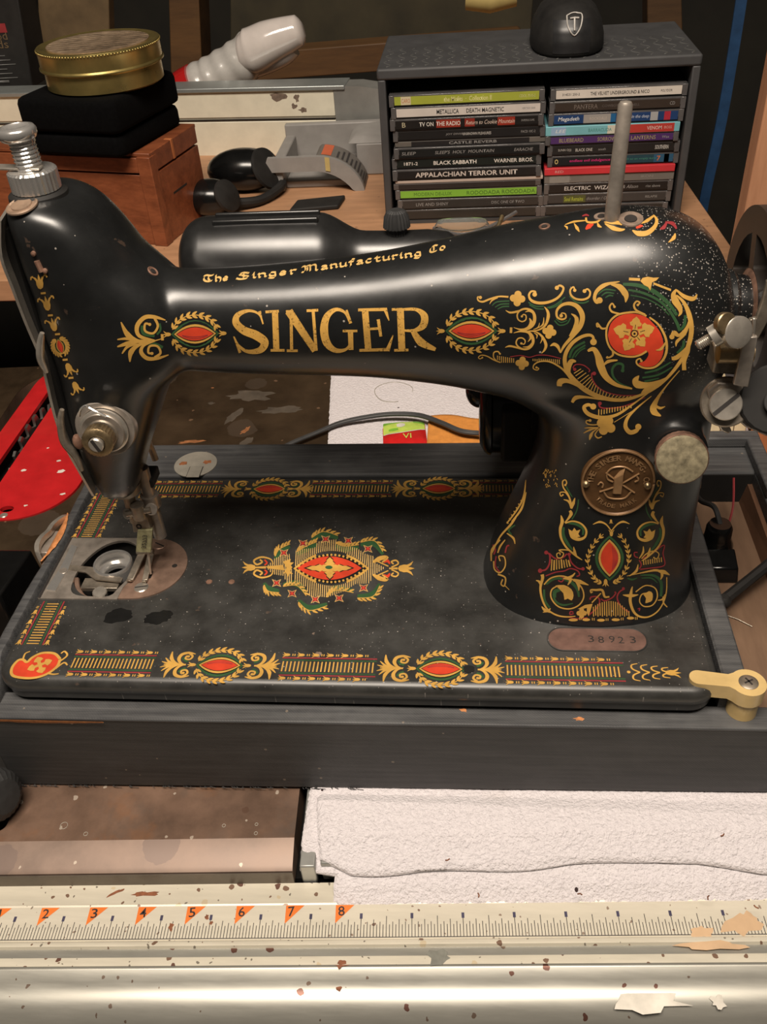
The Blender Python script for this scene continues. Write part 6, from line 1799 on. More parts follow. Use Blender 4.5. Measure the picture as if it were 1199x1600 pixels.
def front_lo(x):
    return [(160, -67), (193, -69.0), (252, -68.7), (299, -64.3), (345, -59.5), (392, -54.3), (470, -50)]
def interp(tab, x):
    for (a, b), (c, d_) in zip(tab, tab[1:]):
        if a <= x <= c: return b + (d_ - b) * (x - a) / (c - a)
    return tab[0][1] if x < tab[0][0] else tab[-1][1]
LO = [(160, -75), (193, -76.0), (252, -75.7), (299, -71.0), (345, -65.5), (392, -60.3), (470, -54)]
HI = [(150, -47), (169, -47.5), (187, -53.0), (212, -51.8), (236, -49.5), (270, -45.3), (299, -42.7), (340, -40.4), (361, -40.6), (391, -43.2), (470, -45)]
front_wave = lambda x: interp(LO, x) + 60
towel_grid('lower_fold', lambda y: 178 if y < -40 else 160, 470, -60, -2, lambda x, y: drape(x, y, -75.4), 1.0, 0.6, 1.0)
front_wave = lambda x: interp(HI, x) + 50
towel_grid('upper_fold', lambda y: 164 - (y + 8) * 0.16, 470, -50, 5, lambda x, y: drape(x, y, -71.4 + (min(0, zb(x) - 1.3 + 71.4) if y > -9 else min(0, zb(x) - 1.3 + 71.4) * max(0, 1 + (y + 9) / 8.0))), 1.0, 0.62, 1.0)
front_wave = lambda x: 0.0
towel_grid('back_part', lambda y: 127.7 - (y - 330) * 0.1, 470, 150, 470, lambda x, y: -75.4, 2.5, 0.3, 0.0)
# coffee ring on the towel
g = G(); c_ = onz(615, 612, -75); 
g.tube([(c_.x + 17 * math.cos(a) * (1 + .06 * math.sin(3 * a)), c_.y + 17 * math.sin(a), -75.2) for a in [2 * PI * i / 40 for i in range(33)]], 0.35, 4)
obj('faint_ring', g, 'disc_grey', tow, smooth=180)
g = G()
for j, (u, v) in enumerate([(696, 1346), (748, 1404), (910, 1400), (1108, 1401), (1178, 1416), (1126, 1308), (1010, 1283)]):
    p = onz(u, v, -74 if v < 1355 else -83); a = j * 1.3
    g.tube([p + V((0, 0, 1)), p + V((1.2 * math.cos(a), 1.2 * math.sin(a), 1.2)), p + V((2.4 * math.cos(a + .4), 2.4 * math.sin(a + .4), 1))], 0.35, 5)
obj('lint', g, 'rust_chip', tow, smooth=180)

# ---- packet, orange cloth and cord lying on the towel behind the case
c_ = [onz(u, v, -74) for u, v in ((598, 664), (661, 656), (670, 700), (602, 702))]
pk = thing('snack_packet', 'small glossy green, yellow and red packet on the towel', 'packet', (192, 340, -74.5))
x0, x1, y0, y1 = 173, 210, 318, 359
T = Matrix.Translation((191.5, 338, -74.4)) @ Matrix.Rotation(0.10, 4, 'Z') @ Matrix.Rotation(-0.08, 4, 'X')
def pil(g, sx, sy, h, n=12):
    rs = []
    for j in range(n + 1):
        y = -sy + 2 * sy * j / n; r = []
        for i in range(n + 1):
            x = -sx + 2 * sx * i / n
            r.append((x, y, h * (max(0, 1 - (x / sx) ** 2) * max(0, 1 - (y / sy) ** 2)) ** 0.5))
        rs.append(r)
    m = n + 1
    g.add([p for r in rs for p in r], [(j * m + i, j * m + i + 1, (j + 1) * m + i + 1, (j + 1) * m + i) for j in range(n) for i in range(n)])
    g.add([(p[0], p[1], 0) for r in (rs[0], rs[-1]) for p in r], [])
    return rs
g = G(T); pil(g, 18, 20, 3.2); obj('foil', g, 'pk_red', pk, smooth=60)
def pk_patch(name, pts, mat, lift):
    g = G(T); f = lambda x, y: 3.2 * (max(0, 1 - (x / 18) ** 2) * max(0, 1 - (y / 20) ** 2)) ** 0.5 + lift
    P = []
    n = 10
    lo, hi = pts
    for i in range(n + 1):
        s = i / n; a = (lo[0][0] + (lo[1][0] - lo[0][0]) * s, lo[0][1] + (lo[1][1] - lo[0][1]) * s + lo[2] * math.sin(PI * s)); b = (hi[0][0] + (hi[1][0] - hi[0][0]) * s, hi[0][1] + (hi[1][1] - hi[0][1]) * s + hi[2] * math.sin(PI * s))
        P.append([(a[0] + (b[0] - a[0]) * k / 6, a[1] + (b[1] - a[1]) * k / 6) for k in range(7)])
    g.add([(p[0], p[1], f(*p)) for r in P for p in r], [(i * 7 + k, i * 7 + k + 1, (i + 1) * 7 + k + 1, (i + 1) * 7 + k) for i in range(n) for k in range(6)])
    obj(name, g, mat, pk, smooth=180)
pk_patch('lime_panel', (((-17.5, -2), (17.5, 4), -3), ((-17.5, 19), (17.5, 19), 0)), 'pk_lime', 0.15)
pk_patch('white_stripe', (((-17.5, -3), (17.5, 3), -3), ((-17.5, -2), (17.5, 4.2), -3)), 'pk_white', 0.25)
pk_patch('green_band', (((-17.5, 14), (0, 18), 0), ((-17.5, 19), (0, 19), 0)), 'pk_green', 0.25)
pk_patch('green_band', (((8, 15), (17.5, 12), 0), ((8, 19), (17.5, 19), 0)), 'pk_green', 0.25)
pk_patch('white_spot', (((-6, 8), (1, 9), -2), ((-6, 13), (1, 13), 2)), 'pk_white', 0.3)
pk_patch('leaf_print', (((-13, 1.5), (-5, 2), -1), ((-13, 4.5), (-5, 5), 1)), 'pk_green', 0.3)
g = G(T); put_text(g, 'VI', (2, -9, 3.3), (1, 0, 0), (0, 1, 0), 7, 8); obj('packet_letter', g, 'pk_lime', pk, smooth=180)
P = [onz(u, v, -73.5) for u, v in ((668, 648), (690, 654), (712, 652), (738, 644), (800, 656))]
g = G(); rs = []
for i in range(25):
    s = i / 24; x = 211 + 66 * s; yf = 362 + 3 * math.sin(s * 7) - 3 * s
    rs.append([(x, yf - 46 * k / 14, -75 + 1.6 + 1.2 * noise.noise(V((x * .06, k * .4, 1))) * (0.3 + k / 14)) for k in range(15)])
n = 15
g.add([p for r in rs for p in r], [(i * n + k, (i + 1) * n + k, (i + 1) * n + k + 1, i * n + k + 1) for i in range(24) for k in range(14)])
oc_ = solo('cleaning_cloth', g, 'orange_cloth', 'orange cloth lying on the towel beside the glossy packet', 'cloth', (240, 340, -75), smooth=180)
m_ = oc_.modifiers.new('thick', 'SOLIDIFY'); m_.thickness = 1.2 * S
pts = [onz(430, 706, -73), onz(458, 692, -72.5), onz(492, 678, -72.5), onz(530, 662, -71), onz(570, 653, -69), onz(612, 648, -68), onz(655, 650, -67), onz(690, 662, -66), onz(722, 675, -66), onz(760, 678, -64), onz(800, 676, -50)]
g = G(); P = catmull([tuple(p) for p in pts], 6); g.tube(P, 1.6, 10)
g.tube([V(p) + V((0.5, 2.2, 0)) for p in P], 1.5, 10)
solo('power_cord', g, 'cord_grey', 'dark grey twin electric cord curving over the towel behind the case', 'cord', (180, 345, -75), smooth=60)

# ---- steel block and rubber knob at the far left edge
g = G()
g.hexa([(-110, 88, -78), (-46, 96, -78), (-36, 139, -78), (-110, 139, -78)], [(-110, 87, -31), (-45.5, 95, -31), (-42, 139, -31), (-110, 139, -31)])
blk = solo('steel_block', g, 'gloss_black', 'black painted steel block beside the left end of the case', 'block', (-75, 112, -78), bevel=1.5)
g = G(Matrix.Translation((-10.5, -25, -64)) @ Matrix.Rotation(1.25, 4, 'Y') @ Matrix.Rotation(0.3, 4, 'X'))
g.lathe((0, 0, -16), (0, 0, 1), [(0, 9), (3, 13), (8, 14.2), (20, 14.2), (25, 12.5), (28, 9), (29, 0.2)], 48, knurl=0.045)
solo('ribbed_knob', g, 'rubber', 'black ribbed rubber knob in the slot left of the rusty saw top', 'knob', (-12, -25, -78), smooth=25)

# ================================================================== ON THE WORKBENCH
BZ = 10.0
# wooden box
wb = thing('wooden_box', 'reddish-brown wooden box with a lid, under the black velvet case', 'box', (-49, 545, BZ), math.radians(-13))
def bx(name, x0, x1, y0, y1, z0, z1, mat, par, bevel=0.8, **kw):
    g = G(); g.box(x0, x1, y0, y1, z0, z1); return obj(name, g, mat, par, local=True, bevel=bevel, **kw)
bx('front_panel', -200, -14, 1.5, 8, 0, 68, 'cherry', wb)
bx('side_panel', -7, -1.2, 0.5, 96, 0, 68, 'cherry', wb)
bx('corner_post', -14, 0, -0.5, 12, 0, 85, 'cherry', wb)
bx('lid_side', -7.5, -0.8, 12.5, 96, 70, 86, 'cherry', wb)
bx('lid_front', -200, -14.2, 0.2, 8, 70, 84, 'cherry', wb)
bx('lid_top', -200, -0.8, 2, 97, 84.5, 88, 'cherry', wb)
bx('lid_key', -7.9, -0.4, 44, 48, 70, 88.5, 'orange_wood', wb, 0.4)
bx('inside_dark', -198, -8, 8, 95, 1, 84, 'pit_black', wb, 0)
bx('finger_slot', -1.3, -1.05, 32, 60, 40, 42, 'stamp_dark', wb, 0)
# black velvet case: lid and base
vc = thing('velvet_case', 'black velvet presentation case on the wooden box, under the gold tin', 'box', (-105, 590, 98.6), math.radians(-15))
def cushion(name, x0, x1, y0, y1, z0, z1, r, mat, par):
    g = G(); rs = []
    for ins, z in ((3, z0), (0.8, z0 + 1.5), (0, z0 + 4), (0, z1 - 6), (1.2, z1 - 2.5), (4, z1 - .6), (9, z1)):
        rs.append([(x, y, z) for x, y in rrect(x0 + ins, x1 - ins, y0 + ins, y1 - ins, max(1, r - ins * .5), 6)])
    g.rings(rs); return obj(name, g, mat, par, local=True, smooth=50)
cushion('base', -52, 50, -46, 66, 0, 20, 9, 'velvet_black', vc)
cushion('lid', -54, 52, -48, 68, 21, 50, 9, 'velvet_black', vc)
# round gold tin
tb = at(150, 150, 585); TZ = 148.8
tin = thing('round_tin', 'round gold tin with a seamed lid on top of the black velvet case', 'tin', (-93, 596, TZ))
tx, ty, R0 = -93, 600, 55.5
g = G(); g.lathe((tx, ty, TZ), (0, 0, 1), [(0, R0 - 4), (1.5, R0 - 2), (16, R0 - 2), (17, R0 - 1)], 72); obj('tin_body', g, 'tin_gold', tin, smooth=40)
g = G(); g.lathe((tx, ty, TZ), (0, 0, 1), [(16.8, R0 - 1.0), (17.5, R0 + 1.2), (18.6, R0 + 1.2), (20, R0), (31, R0), (33, R0 + 0.6), (34.5, R0), (35, R0 - 2), (34, R0 - 4), (33.6, R0 - 8), (33.6, 0.2)], 120, knurl=0.0); lid = obj('tin_lid', g, 'tin_gold', tin, smooth=40)
g = G()
for i in range(120):
    a = 2 * PI * i / 120; g.ball((tx + (R0 + .2) * math.cos(a), ty + (R0 + .2) * math.sin(a), TZ + 33), 1.1, 6)
o = obj('lid_bead', g, 'tin_gold', lid, smooth=180); o['kind'] = 'stuff'
g = G(); g.lathe((tx, ty, TZ + 33.2), (0, 0, 1), [(0, 46.5), (1.4, 46.5), (1.5, 0.2)], 64); tl = obj('tin_label', g, 'tin_label', lid)
g = G()
for k in range(9):
    y = ty - 38 + k * 9; hw = math.sqrt(max(1, 45 ** 2 - (y - ty) ** 2))
    g.hexa([(tx - hw, y - 2, TZ + 34.7), (tx + hw, y + 2 + 6, TZ + 34.7), (tx + hw, y + 6.6, TZ + 34.7), (tx - hw, y + 1.2, TZ + 34.7)], [(tx - hw, y - 2, TZ + 34.9), (tx + hw, y + 8, TZ + 34.9), (tx + hw, y + 6.6, TZ + 34.9), (tx - hw, y + 1.2, TZ + 34.9)])
g.v = [p if (p.x - tx) ** 2 + (p.y - ty) ** 2 < 46 ** 2 else V((tx, ty, 0)) + V((p.x - tx, p.y - ty, 0)).normalized() * 45.8 + V((0, 0, p.z)) for p in g.v]
obj('label_stripe', g, 'tin_label_pale', tin, smooth=180)

# ---- rack of music discs
rk = thing('disc_rack', 'dark grey vinyl-covered disc rack holding two stacks of cases', 'rack', (305, 640, BZ))
X0, X1, Y0, Y1, Z1 = 163, 446, 583, 722, 143
g = G(); g.box(X0, X0 + 7, Y0, Y1, BZ, Z1); obj('side_panel', g, 'shelf_grey', rk, bevel=1.2)
g = G(); g.box(X1 - 7, X1, Y0, Y1, BZ, Z1); obj('side_panel', g, 'shelf_grey', rk, bevel=1.2)
g = G(); g.box(X0 - .5, X1 + .5, Y0 - .5, Y1, Z1 - 0.2, Z1 + 9.5); tp_ = obj('top_panel', g, 'shelf_grey', rk, bevel=2.2, seg=3)
g = G(); g.box(X0 + 7, X1 - 7, Y1 - 5, Y1, BZ, Z1 - .2); obj('back_panel', g, 'pit_black', rk)
g = G(); g.box(X0 + 7, X1 - 7, Y0 + 2, Y1 - 5, BZ + .1, BZ + 3); obj('bottom_panel', g, 'shelf_grey', rk)
g = G()
for r_ in range(3):
    for k in range(24):
        xa = X0 + 8 + k * 11.6; ya = Y0 + 6 + r_ * 24
        pts = [(xa + 3.4 * math.sin(t), ya + 22 * t / 6.28, Z1 + 9.55) for t in [6.28 * i / 12 for i in range(13)]]
        g.tube(pts, 0.42, 4)
o = obj('wave_embossing', g, 'shelf_line', tp_, smooth=180); o['kind'] = 'stuff'

SPCOL = {}
def colmat(c, rough=0.3):
    k = 'spine_%02d' % len(SPCOL)
    if c in SPCOL: return SPCOL[c]
    plain(k, c, rough, 0, 0.08, 40); SPCOL[c] = k; return k
def disc_case(x0, x1, z0, z1, dy, tilt, spine, texts, label, group, bands=(), thin=False):
    """texts: (string, centre 0..1, width 0..1, height 0..1, colour, bold, italic)"""
    t = thing('disc_case', label, 'disc case', (x0, Y0 + 1 + dy, z0), 0, group)
    T = Matrix.Translation((x0, Y0 + 1 + dy, z0)) @ Matrix.Rotation(tilt, 4, 'Y')
    w_, h = x1 - x0, z1 - z0
    if thin:
        g = G(T); g.box(0, w_, 0, 124, 0, h); obj('sleeve', g, colmat(spine, 0.5), t, bevel=0.5)
    else:
        g = G(T); g.box(0, w_, 1.0, 124, 0.1, h * 0.30); obj('tray', g, 'dark_plastic', t, bevel=0.4)
        g = G(T); g.box(0, w_, 0.6, 124, h * 0.34, h - 0.1); g.box(0, 4.5, 0, 3, 0, h - .1); g.box(w_ - 4.5, w_, 0, 3, 0, h - .1); obj('lid', g, 'clear_plastic', t, bevel=0.4)
        g = G(T); g.box(5, w_ - 5, 0.25, 1.0, h * 0.16, h * 0.86); obj('spine_card', g, colmat(spine), t)
    yy = -0.06 if thin else 0.18
    for (a, b, c) in bands:
        g = G(T); lo, hi = (0.16, 0.86) if not thin else (0.05, 0.95)
        g.box(5 + (w_ - 10) * a, 5 + (w_ - 10) * b, yy, yy + 0.15, h * lo, h * hi); obj('spine_band', g, colmat(c), t)
    for (s, cx, wd, ht, c, bold, it) in texts:
        g = G(T)
        lo = 0.16 + 0.70 * 0.5
        put_text(g, s, (5 + (w_ - 10) * cx, yy - 0.06, h * lo), (1, 0, 0), (0, 0, 1), (w_ - 10) * wd, h * 0.70 * ht, bold=bold, italic=it)
        obj('spine_lettering', g, colmat(c), t, smooth=180)
W_ = (0.72, 0.68, 0.62); K_ = (0.015, 0.014, 0.014); GY = (0.30, 0.29, 0.28)
LS = [  # from the bottom
 (10.4, (0.03, 0.028, 0.025), [], (), 0, 'dark disc case at the very bottom of the left stack'),
 (10.2, (0.035, 0.032, 0.030), [('LIVE AND SHINY', .22, .24, .45, GY, 0, 0), ('DISC ONE OF TWO', .78, .24, .4, GY, 0, 0)], (), 0, 'dark disc case just below the bright green spine in the left stack'),
 (9.6, (0.22, 0.46, 0.05), [('RODODADA ROCODADA', .74, .5, .55, (0.09, 0.20, 0.03), .01, 0), ('MODERN DE-LUX', .24, .28, .5, (0.09, 0.20, 0.03), 0, 0)], (), 0, 'disc case with a bright green spine low in the left stack'),
 (5.6, (0.10, 0.085, 0.08), [], ((0.0, 1.0, (0.03, 0.025, 0.024)),), 1, 'thin pale-edged card sleeve above the bright green spine'),
 (3.2, (0.52, 0.42, 0.36), [], (), 1, 'thin pinkish card sleeve below the lettered black terror spine'),
 (10.4, K_, [('APPALACHIAN TERROR UNIT', .5, .74, .62, (0.62, 0.55, 0.50), .02, 0)], (), 0, 'black disc case with wide jagged pale capitals across its spine'),
 (10.2, (0.012, 0.016, 0.014), [('1871-2', .10, .10, .42, W_, .01, 0), ('BLACK SABBATH', .42, .31, .5, W_, .02, 0), ('WARNER BROS.', .84, .28, .5, W_, .015, 0)], (), 0, 'black disc case with a number, a title and a maker in white capitals'),
 (10.2, (0.012, 0.013, 0.013), [('SLEEP', .07, .10, .4, GY, 0, 0.2), ("SLEEP'S  HOLY  MOUNTAIN", .47, .42, .42, GY, 0, 0.2), ('EARACHE', .89, .13, .4, GY, 0, 0.2)], (), 0, 'black disc case with three groups of slanted grey capitals'),
 (5.2, (0.13, 0.115, 0.10), [('CASTLE REVERB', .52, .34, .7, GY, 0.01, 0)], ((0.08, 0.92, (0.022, 0.02, 0.02)),), 1, 'worn thin card sleeve with scuffed edges in the left stack'),
 (10.3, (0.016, 0.015, 0.015), [('JOY DIVISION', .42, .16, .3, GY, 0, .2), ('UNKNOWN PLEASURES', .56, .2, .34, (.5, .48, .45), .01, 0), ('FACD 10C-2', .92, .10, .3, GY, 0, 0)], (), 0, 'black disc case with one small line of pale text in the left stack'),
 (10.4, (0.016, 0.014, 0.013), [('B', .06, .025, .6, (.5, .45, .3), 0, 0), ('TV ON', .22, .1, .52, W_, .01, 0), ('THE RADIO', .375, .17, .52, W_, .01, 0), ('Return to Cookie Mountain', .67, .34, .5, (.62, .50, .42), 0, .25), ('INTERSCOPE', .93, .09, .24, GY, 0, 0)], ((.29, .46, (.28, .035, .02)), (.49, .56, (.25, .03, .02)), (.72, .84, (.30, .035, .02))), 0, 'black and red disc case below the white spine of the left stack'),
 (10.4, (0.62, 0.57, 0.52), [('METALLICA', .36, .155, .55, (.03, .03, .03), .01, 0), ('DEATH MAGNETIC', .62, .26, .52, (.03, .03, .03), .01, 0), ('VERTIGO 2008', .92, .09, .22, GY, 0, 0)], (), 0, 'disc case with a white spine second from the top of the left stack'),
 (10.4, (0.36, 0.40, 0.055), [('the Misfits  ·  Collection II', .51, .33, .58, (.70, .66, .30), .012, 0), ('CARO', .08, .06, .5, (.5, .18, .08), 0, 0), ('CDOL 7515-2', .92, .11, .34, (.62, .60, .30), 0, 0)], ((.045, .115, (.62, .54, .36)),), 0, 'olive green disc case on top of the left stack'),
]
zc = BZ + 3.2
rn = random.Random(11)
for (h, c, txt, bands, thin, lab) in LS:
    dx = rn.uniform(-2.2, 2.0)
    disc_case(173.5 + dx, 314 + dx, zc, zc + h - .25, rn.uniform(-0.5, 2.5), 0.0, c, txt, lab, 'disc cases in the left stack', bands, bool(thin)); zc += h
RS = [
 (10.4, (0.030, 0.028, 0.026), [], (), 0, 'dark disc case at the very bottom of the right stack'),
 (10.4, (0.045, 0.043, 0.042), [('Soul Remains', .22, .16, .55, (.42, .48, .06), .01, 0), ('disorder / Overlook', .47, .28, .42, GY, 0, .2), ('RELAPSE', .88, .1, .3, GY, 0, 0)], ((.13, .32, (.09, .10, .03)),), 0, 'grey disc case with yellow-green lettering low in the right stack'),
 (10.4, (0.014, 0.013, 0.013), [('ELECTRIC  WIZARD', .36, .46, .52, (.6, .57, .54), .012, 0), ('& Alison', .69, .13, .45, GY, 0, .3), ('rise above', .88, .12, .36, GY, 0, 0)], (), 0, 'black disc case with bold white capitals in the right stack'),
 (8.0, (0.17, 0.155, 0.14), [('BEDEMON', .10, .16, .5, (.3, .28, .25), 0, 0), ('IRON', .82, .1, .4, (.3, .28, .25), 0, 0)], ((.0, .17, (.26, .25, .23)),), 1, 'taupe card sleeve below the red sleeve of the right stack'),
 (6.6, (0.58, 0.035, 0.045), [('RED', .08, .07, .5, (.7, .4, .38), 0, 0)], (), 1, 'bright red card sleeve in the right stack'),
 (10.4, (0.012, 0.013, 0.015), [('endless evil indulgence', .31, .34, .45, (.62, .03, .20), .01, .1), ('the earth as an empty tune', .69, .34, .34, (.06, .24, .17), 0, .1), ('7', .88, .03, .6, (.55, .16, .06), 0.02, 0), ('O', .03, .03, .6, (.62, .5, .2), 0.02, 0)], ((.55, .84, (.02, .06, .08)), (.84, 1.0, (.03, .10, .18)), (.925, .965, (.4, .3, .4))), 0, 'black and teal disc case with magenta lettering in the right stack'),
 (10.4, (0.020, 0.018, 0.017), [('SUNN O)))', .10, .11, .38, (.48, .46, .42), 0, 0), ('BLACK ONE', .26, .14, .38, (.5, .48, .44), .01, 0), ('south', .41, .06, .3, GY, 0, .2), ('SOUTHERN', .9, .11, .5, (.48, .46, .43), .02, 0)], (), 0, 'black disc case between the purple spine and the magenta lettering'),
 (8.6, (0.075, 0.03, 0.13), [('BLUEBEARD', .17, .2, .6, (.32, .27, .15), .012, 0), ('SORROW', .46, .15, .6, (.32, .27, .15), .012, 0), ('LANTERNS', .76, .2, .6, (.32, .27, .15), .012, 0), ('Wax', .94, .06, .4, GY, 0, 0)], (), 0, 'disc case with a purple spine and dull gold letters'),
 (8.4, (0.18, 0.45, 0.50), [('LEE', .08, .08, .5, (.65, .7, .72), .01, .3), ('BARRACUDA', .40, .19, .5, (.10, .30, .28), .01, 0), ('VENOM', .84, .12, .55, (.7, .45, .4), .02, 0), ('BOSS', .95, .06, .4, (.7, .4, .35), 0, 0)], ((.0, .12, (.28, .42, .60)), (.46, .53, (.60, .58, .48)), (.53, 1.0, (.46, .05, .04))), 1, 'half turquoise, half red card sleeve in the right stack'),
 (10.8, (0.018, 0.05, 0.15), [('Megadeth', .12, .17, .6, (.62, .64, .66), .015, .2), ('ROCKDALE', .36, .14, .36, (.5, .44, .38), 0, 0), ('VIC in the deep', .67, .2, .5, (.42, .46, .55), 0.01, .2)], ((.24, .46, (.33, .31, .29)), (.46, .50, (.02, .12, .28)), (.78, .84, (.38, .38, .38)), (.89, .94, (.42, .03, .05))), 0, 'blue disc case with a grey band and a red square on its spine'),
 (10.4, (0.045, 0.033, 0.026), [('PANTERA', .25, .19, .55, (.16, .13, .11), .01, 0), ('COWBOYS FROM HELL', .53, .3, .3, (.13, .11, .1), 0, 0), ('CD', .94, .04, .4, GY, 0, 0)], (), 0, 'dark brown disc case second from the top of the right stack'),
 (10.4, (0.66, 0.60, 0.53), [('THE VELVET UNDERGROUND & NICO', .51, .47, .40, (.03, .03, .03), .008, 0), ('314531 250-2', .12, .14, .28, (.06, .06, .06), 0, 0), ('POLYDOR', .88, .09, .28, (.06, .06, .06), 0, 0)], (), 0, 'disc case with a white spine on top of the right stack'),
]
zc = BZ + 3.2
for (h, c, txt, bands, thin, lab) in RS:
    dx = rn.uniform(-3.0, 1.6)
    disc_case(316.5 + dx, 436.6 + dx, zc, zc + h - .25, rn.uniform(-0.5, 3.0), 0.0, c, txt, lab, 'disc cases in the right stack', bands, bool(thin)); zc += h

# mouse on the rack
ms_ = thing('computer_mouse', 'black computer mouse with a pale shield emblem on top of the disc rack', 'mouse', (338, 620, Z1 + 9.5))
mx_ = at(890, 95, 600).x
g = G(); rs = []
for ins, z in ((2, 0), (0, 3), (0.5, 12), (3, 22), (8, 31), (15, 37), (23, 39.5)):
    rs.append([(x, y, Z1 + 9.6 + z) for x, y in [(mx_ + (33 - ins) * math.copysign(abs(math.cos(t)) ** .8, math.cos(t)), 645 + (58 - ins * 1.4) * math.copysign(abs(math.sin(t)) ** .8, math.sin(t))) for t in [2 * PI * i / 48 for i in range(48)]]])
g.rings(rs); mb = obj('shell', g, 'matt_black', ms_, smooth=60)
g = G()
P2 = [(-17, 4), (17, 4), (15.5, 12), (13.5, 22), (10, 30), (-10, 30), (-13.5, 22), (-15.5, 12)]
def mface(a, z):  # on the rear of the shell
    k = [(0, 0), (3, 0), (12, .5), (22, 3), (31, 8), (37, 15), (40, 23)]
    ins = interp(k, z); return V((mx_ + a, 645 - (58 - ins * 1.4) * (1 - (abs(a) / (34 - ins)) ** 2.5) ** 0.4 - 0.5, Z1 + 9.6 + z))
n = 10
g.add([mface(-16 + 32 * i / n, 4 + 25 * j / n) for j in range(n + 1) for i in range(n + 1)], [(j * 11 + i, j * 11 + i + 1, (j + 1) * 11 + i + 1, (j + 1) * 11 + i) for j in range(n) for i in range(n)])
obj('palm_plate', g, 'dark_plastic', mb, smooth=180)
g = G(); E0 = lambda a, b: mface(2 + a, 27 + b) + V((0, -0.6, 0))
sh = [(-6.5, 5), (-3, 6.2), (0, 6.6), (3, 6.2), (6.5, 5), (6, -1), (3.5, -6), (0, -9), (-3.5, -6), (-6, -1), (-6.5, 5)]
g.tube([E0(a, b) for a, b in catmull(sh, 3)], 0.65, 6)
g.tube([E0(-3.8, 3), E0(0, 3.4), E0(3.8, 3)], 0.95, 6); g.tube([E0(0, 3.2), E0(0, -5.5)], 0.95, 6)
obj('shield_emblem', g, 'emblem_white', mb, smooth=60)

# ---- aluminium rip fence standing at the back of the bench
fe = thing('rip_fence', 'cream painted aluminium rip fence with a grey end bracket, at the back of the bench', 'fence', (0, 822, BZ))
fa = math.atan2(-14.4, 159.7)
T = Matrix.Translation((88.9, 813.1, BZ)) @ Matrix.Rotation(fa, 4, 'Z')
g = G(T)
pr = [(0, 0), (0, 38), (1.5, 40), (1.5, 42), (0, 44), (0, 72), (30, 72), (30, 0)]
g.rings([[(x, y, z) for y, z in pr] for x in (-560, 0)]); obj('face_profile', g, 'cream_paint', fe, smooth=25)
g = G(T); g.box(-560, 14, -3, 33, 72.2, 77); obj('top_edge', g, 'alu_edge', fe, bevel=0.8)
g = G(T); g.box(-560, 0, -0.6, 1.4, 40.4, 41.6); obj('groove', g, 'stamp_dark', fe)
g = G(T @ Matrix.Rotation(PI / 2, 4, 'X'))
g.plate([(0.5, 0), (78, 0), (78, 50), (70, 62), (52, 72), (30, 75.5), (0.5, 75.5)], -30, 0.8, holes=[ell(33, 30, 4, 4, 18)]); obj('end_bracket', g, 'alu_grey', fe, smooth=30)
g = G(T); g.box(27, 39, 1.2, 6, 24, 36); obj('bolt_hole', g, 'pit_black', fe)
g = G()
for j, (x, z, r, sx) in enumerate([(-66, 66, 4.5, 2.0), (-44, 64, 4, 0.8), (-48, 55, 3.0, 1), (-38, 51, 2.5, 2)]):
    b_ = G(); blob(b_, 0, 0, 0, r, sx, 14, 0.4, 0, j)
    g.add([T @ V((x + p.x, -0.2 - p.z * 0.5, z + p.y)) for p in b_.v], b_.f)
obj('worn_patch', g, 'paint_chip', fe, smooth=180)

# ---- grey plastic tray with a curved printed apron
tr = thing('plastic_tray', 'grey plastic tray with a curved front and printed label, left of the disc rack', 'tray', (110, 690, BZ))
T = Matrix.Translation((0, 0, BZ))
g = G()
A = [(35, 800), (25, 690), (112, 690), (150, 800)]
g.box(32, 44, 688, 800, BZ, 40); g.box(32, 160, 790, 800, BZ, 52); g.box(44, 120, 700, 790, BZ, 18)
obj('tray_wall', g, 'grey_plastic', tr, bevel=1.5)
g = G()
prof = []
for k in range(13):
    a = PI / 2 * k / 12; prof.append((84 + 48 * math.sin(a), BZ + 52 * math.cos(a) ** 1.2 * 0.72))
prof = [(30, BZ + 37.5)] + prof
inner = [(x - 3 if i else x, z - 16 if z - 16 > BZ else BZ) for i, (x, z) in enumerate(prof)]
g.rings([[(x, 684, z) for x, z in prof] + [(x - 6, 684, max(BZ, z - 15)) for x, z in prof[::-1][1:]], [(x, 690, z) for x, z in prof] + [(x - 6, 690, max(BZ, z - 15)) for x, z in prof[::-1][1:]]])
obj('apron', g, 'grey_plastic', tr, smooth=30)
g = G(); n = len(prof)
ys = (690, 728)
g.rings([[(x, y, z) for x, z in prof[1:]] + [(x - 3, y, max(BZ, z - 2)) for x, z in prof[:0:-1]] for y in ys]); lab = obj('label_strip', g, 'grey_label', tr, smooth=30)
def on_apron(s):
    t = s * (len(prof) - 2) + 1; i = min(int(t), len(prof) - 2); f = t - i
    return V((prof[i][0] + (prof[i + 1][0] - prof[i][0]) * f, 0, prof[i][1] + (prof[i + 1][1] - prof[i][1]) * f))
def apron_band(s0, s1, y0, y1, mat, name):
    g = G(); m = 4
    for k in range(m):
        a, b = on_apron(s0 + (s1 - s0) * k / m), on_apron(s0 + (s1 - s0) * (k + 1) / m)
        up = V((0.25, 0, 0.25))
        g.add([a + V((0, y0, 0)) + up, b + V((0, y0, 0)) + up, b + V((0, y1, 0)) + up, a + V((0, y1, 0)) + up], [(0, 1, 2, 3)])
    obj(name, g, mat, lab, smooth=180)
apron_band(0.04, 0.18, 692, 726, 'orange_print', 'orange_print')
for k in range(9): apron_band(0.26 + k * .075, 0.29 + k * .075, 693, 712 + (k % 3) * 6, 'label_line', 'printed_line')
g = G(); g.box(120, 175, 735, 795, BZ, 44); g.hexa([(110, 735, 44), (175, 735, 44), (175, 795, 44), (110, 795, 44)], [(118, 745, 50), (170, 740, 48), (172, 790, 56), (120, 790, 50)])
obj('rear_block', g, 'grey_plastic', tr, bevel=1.5)
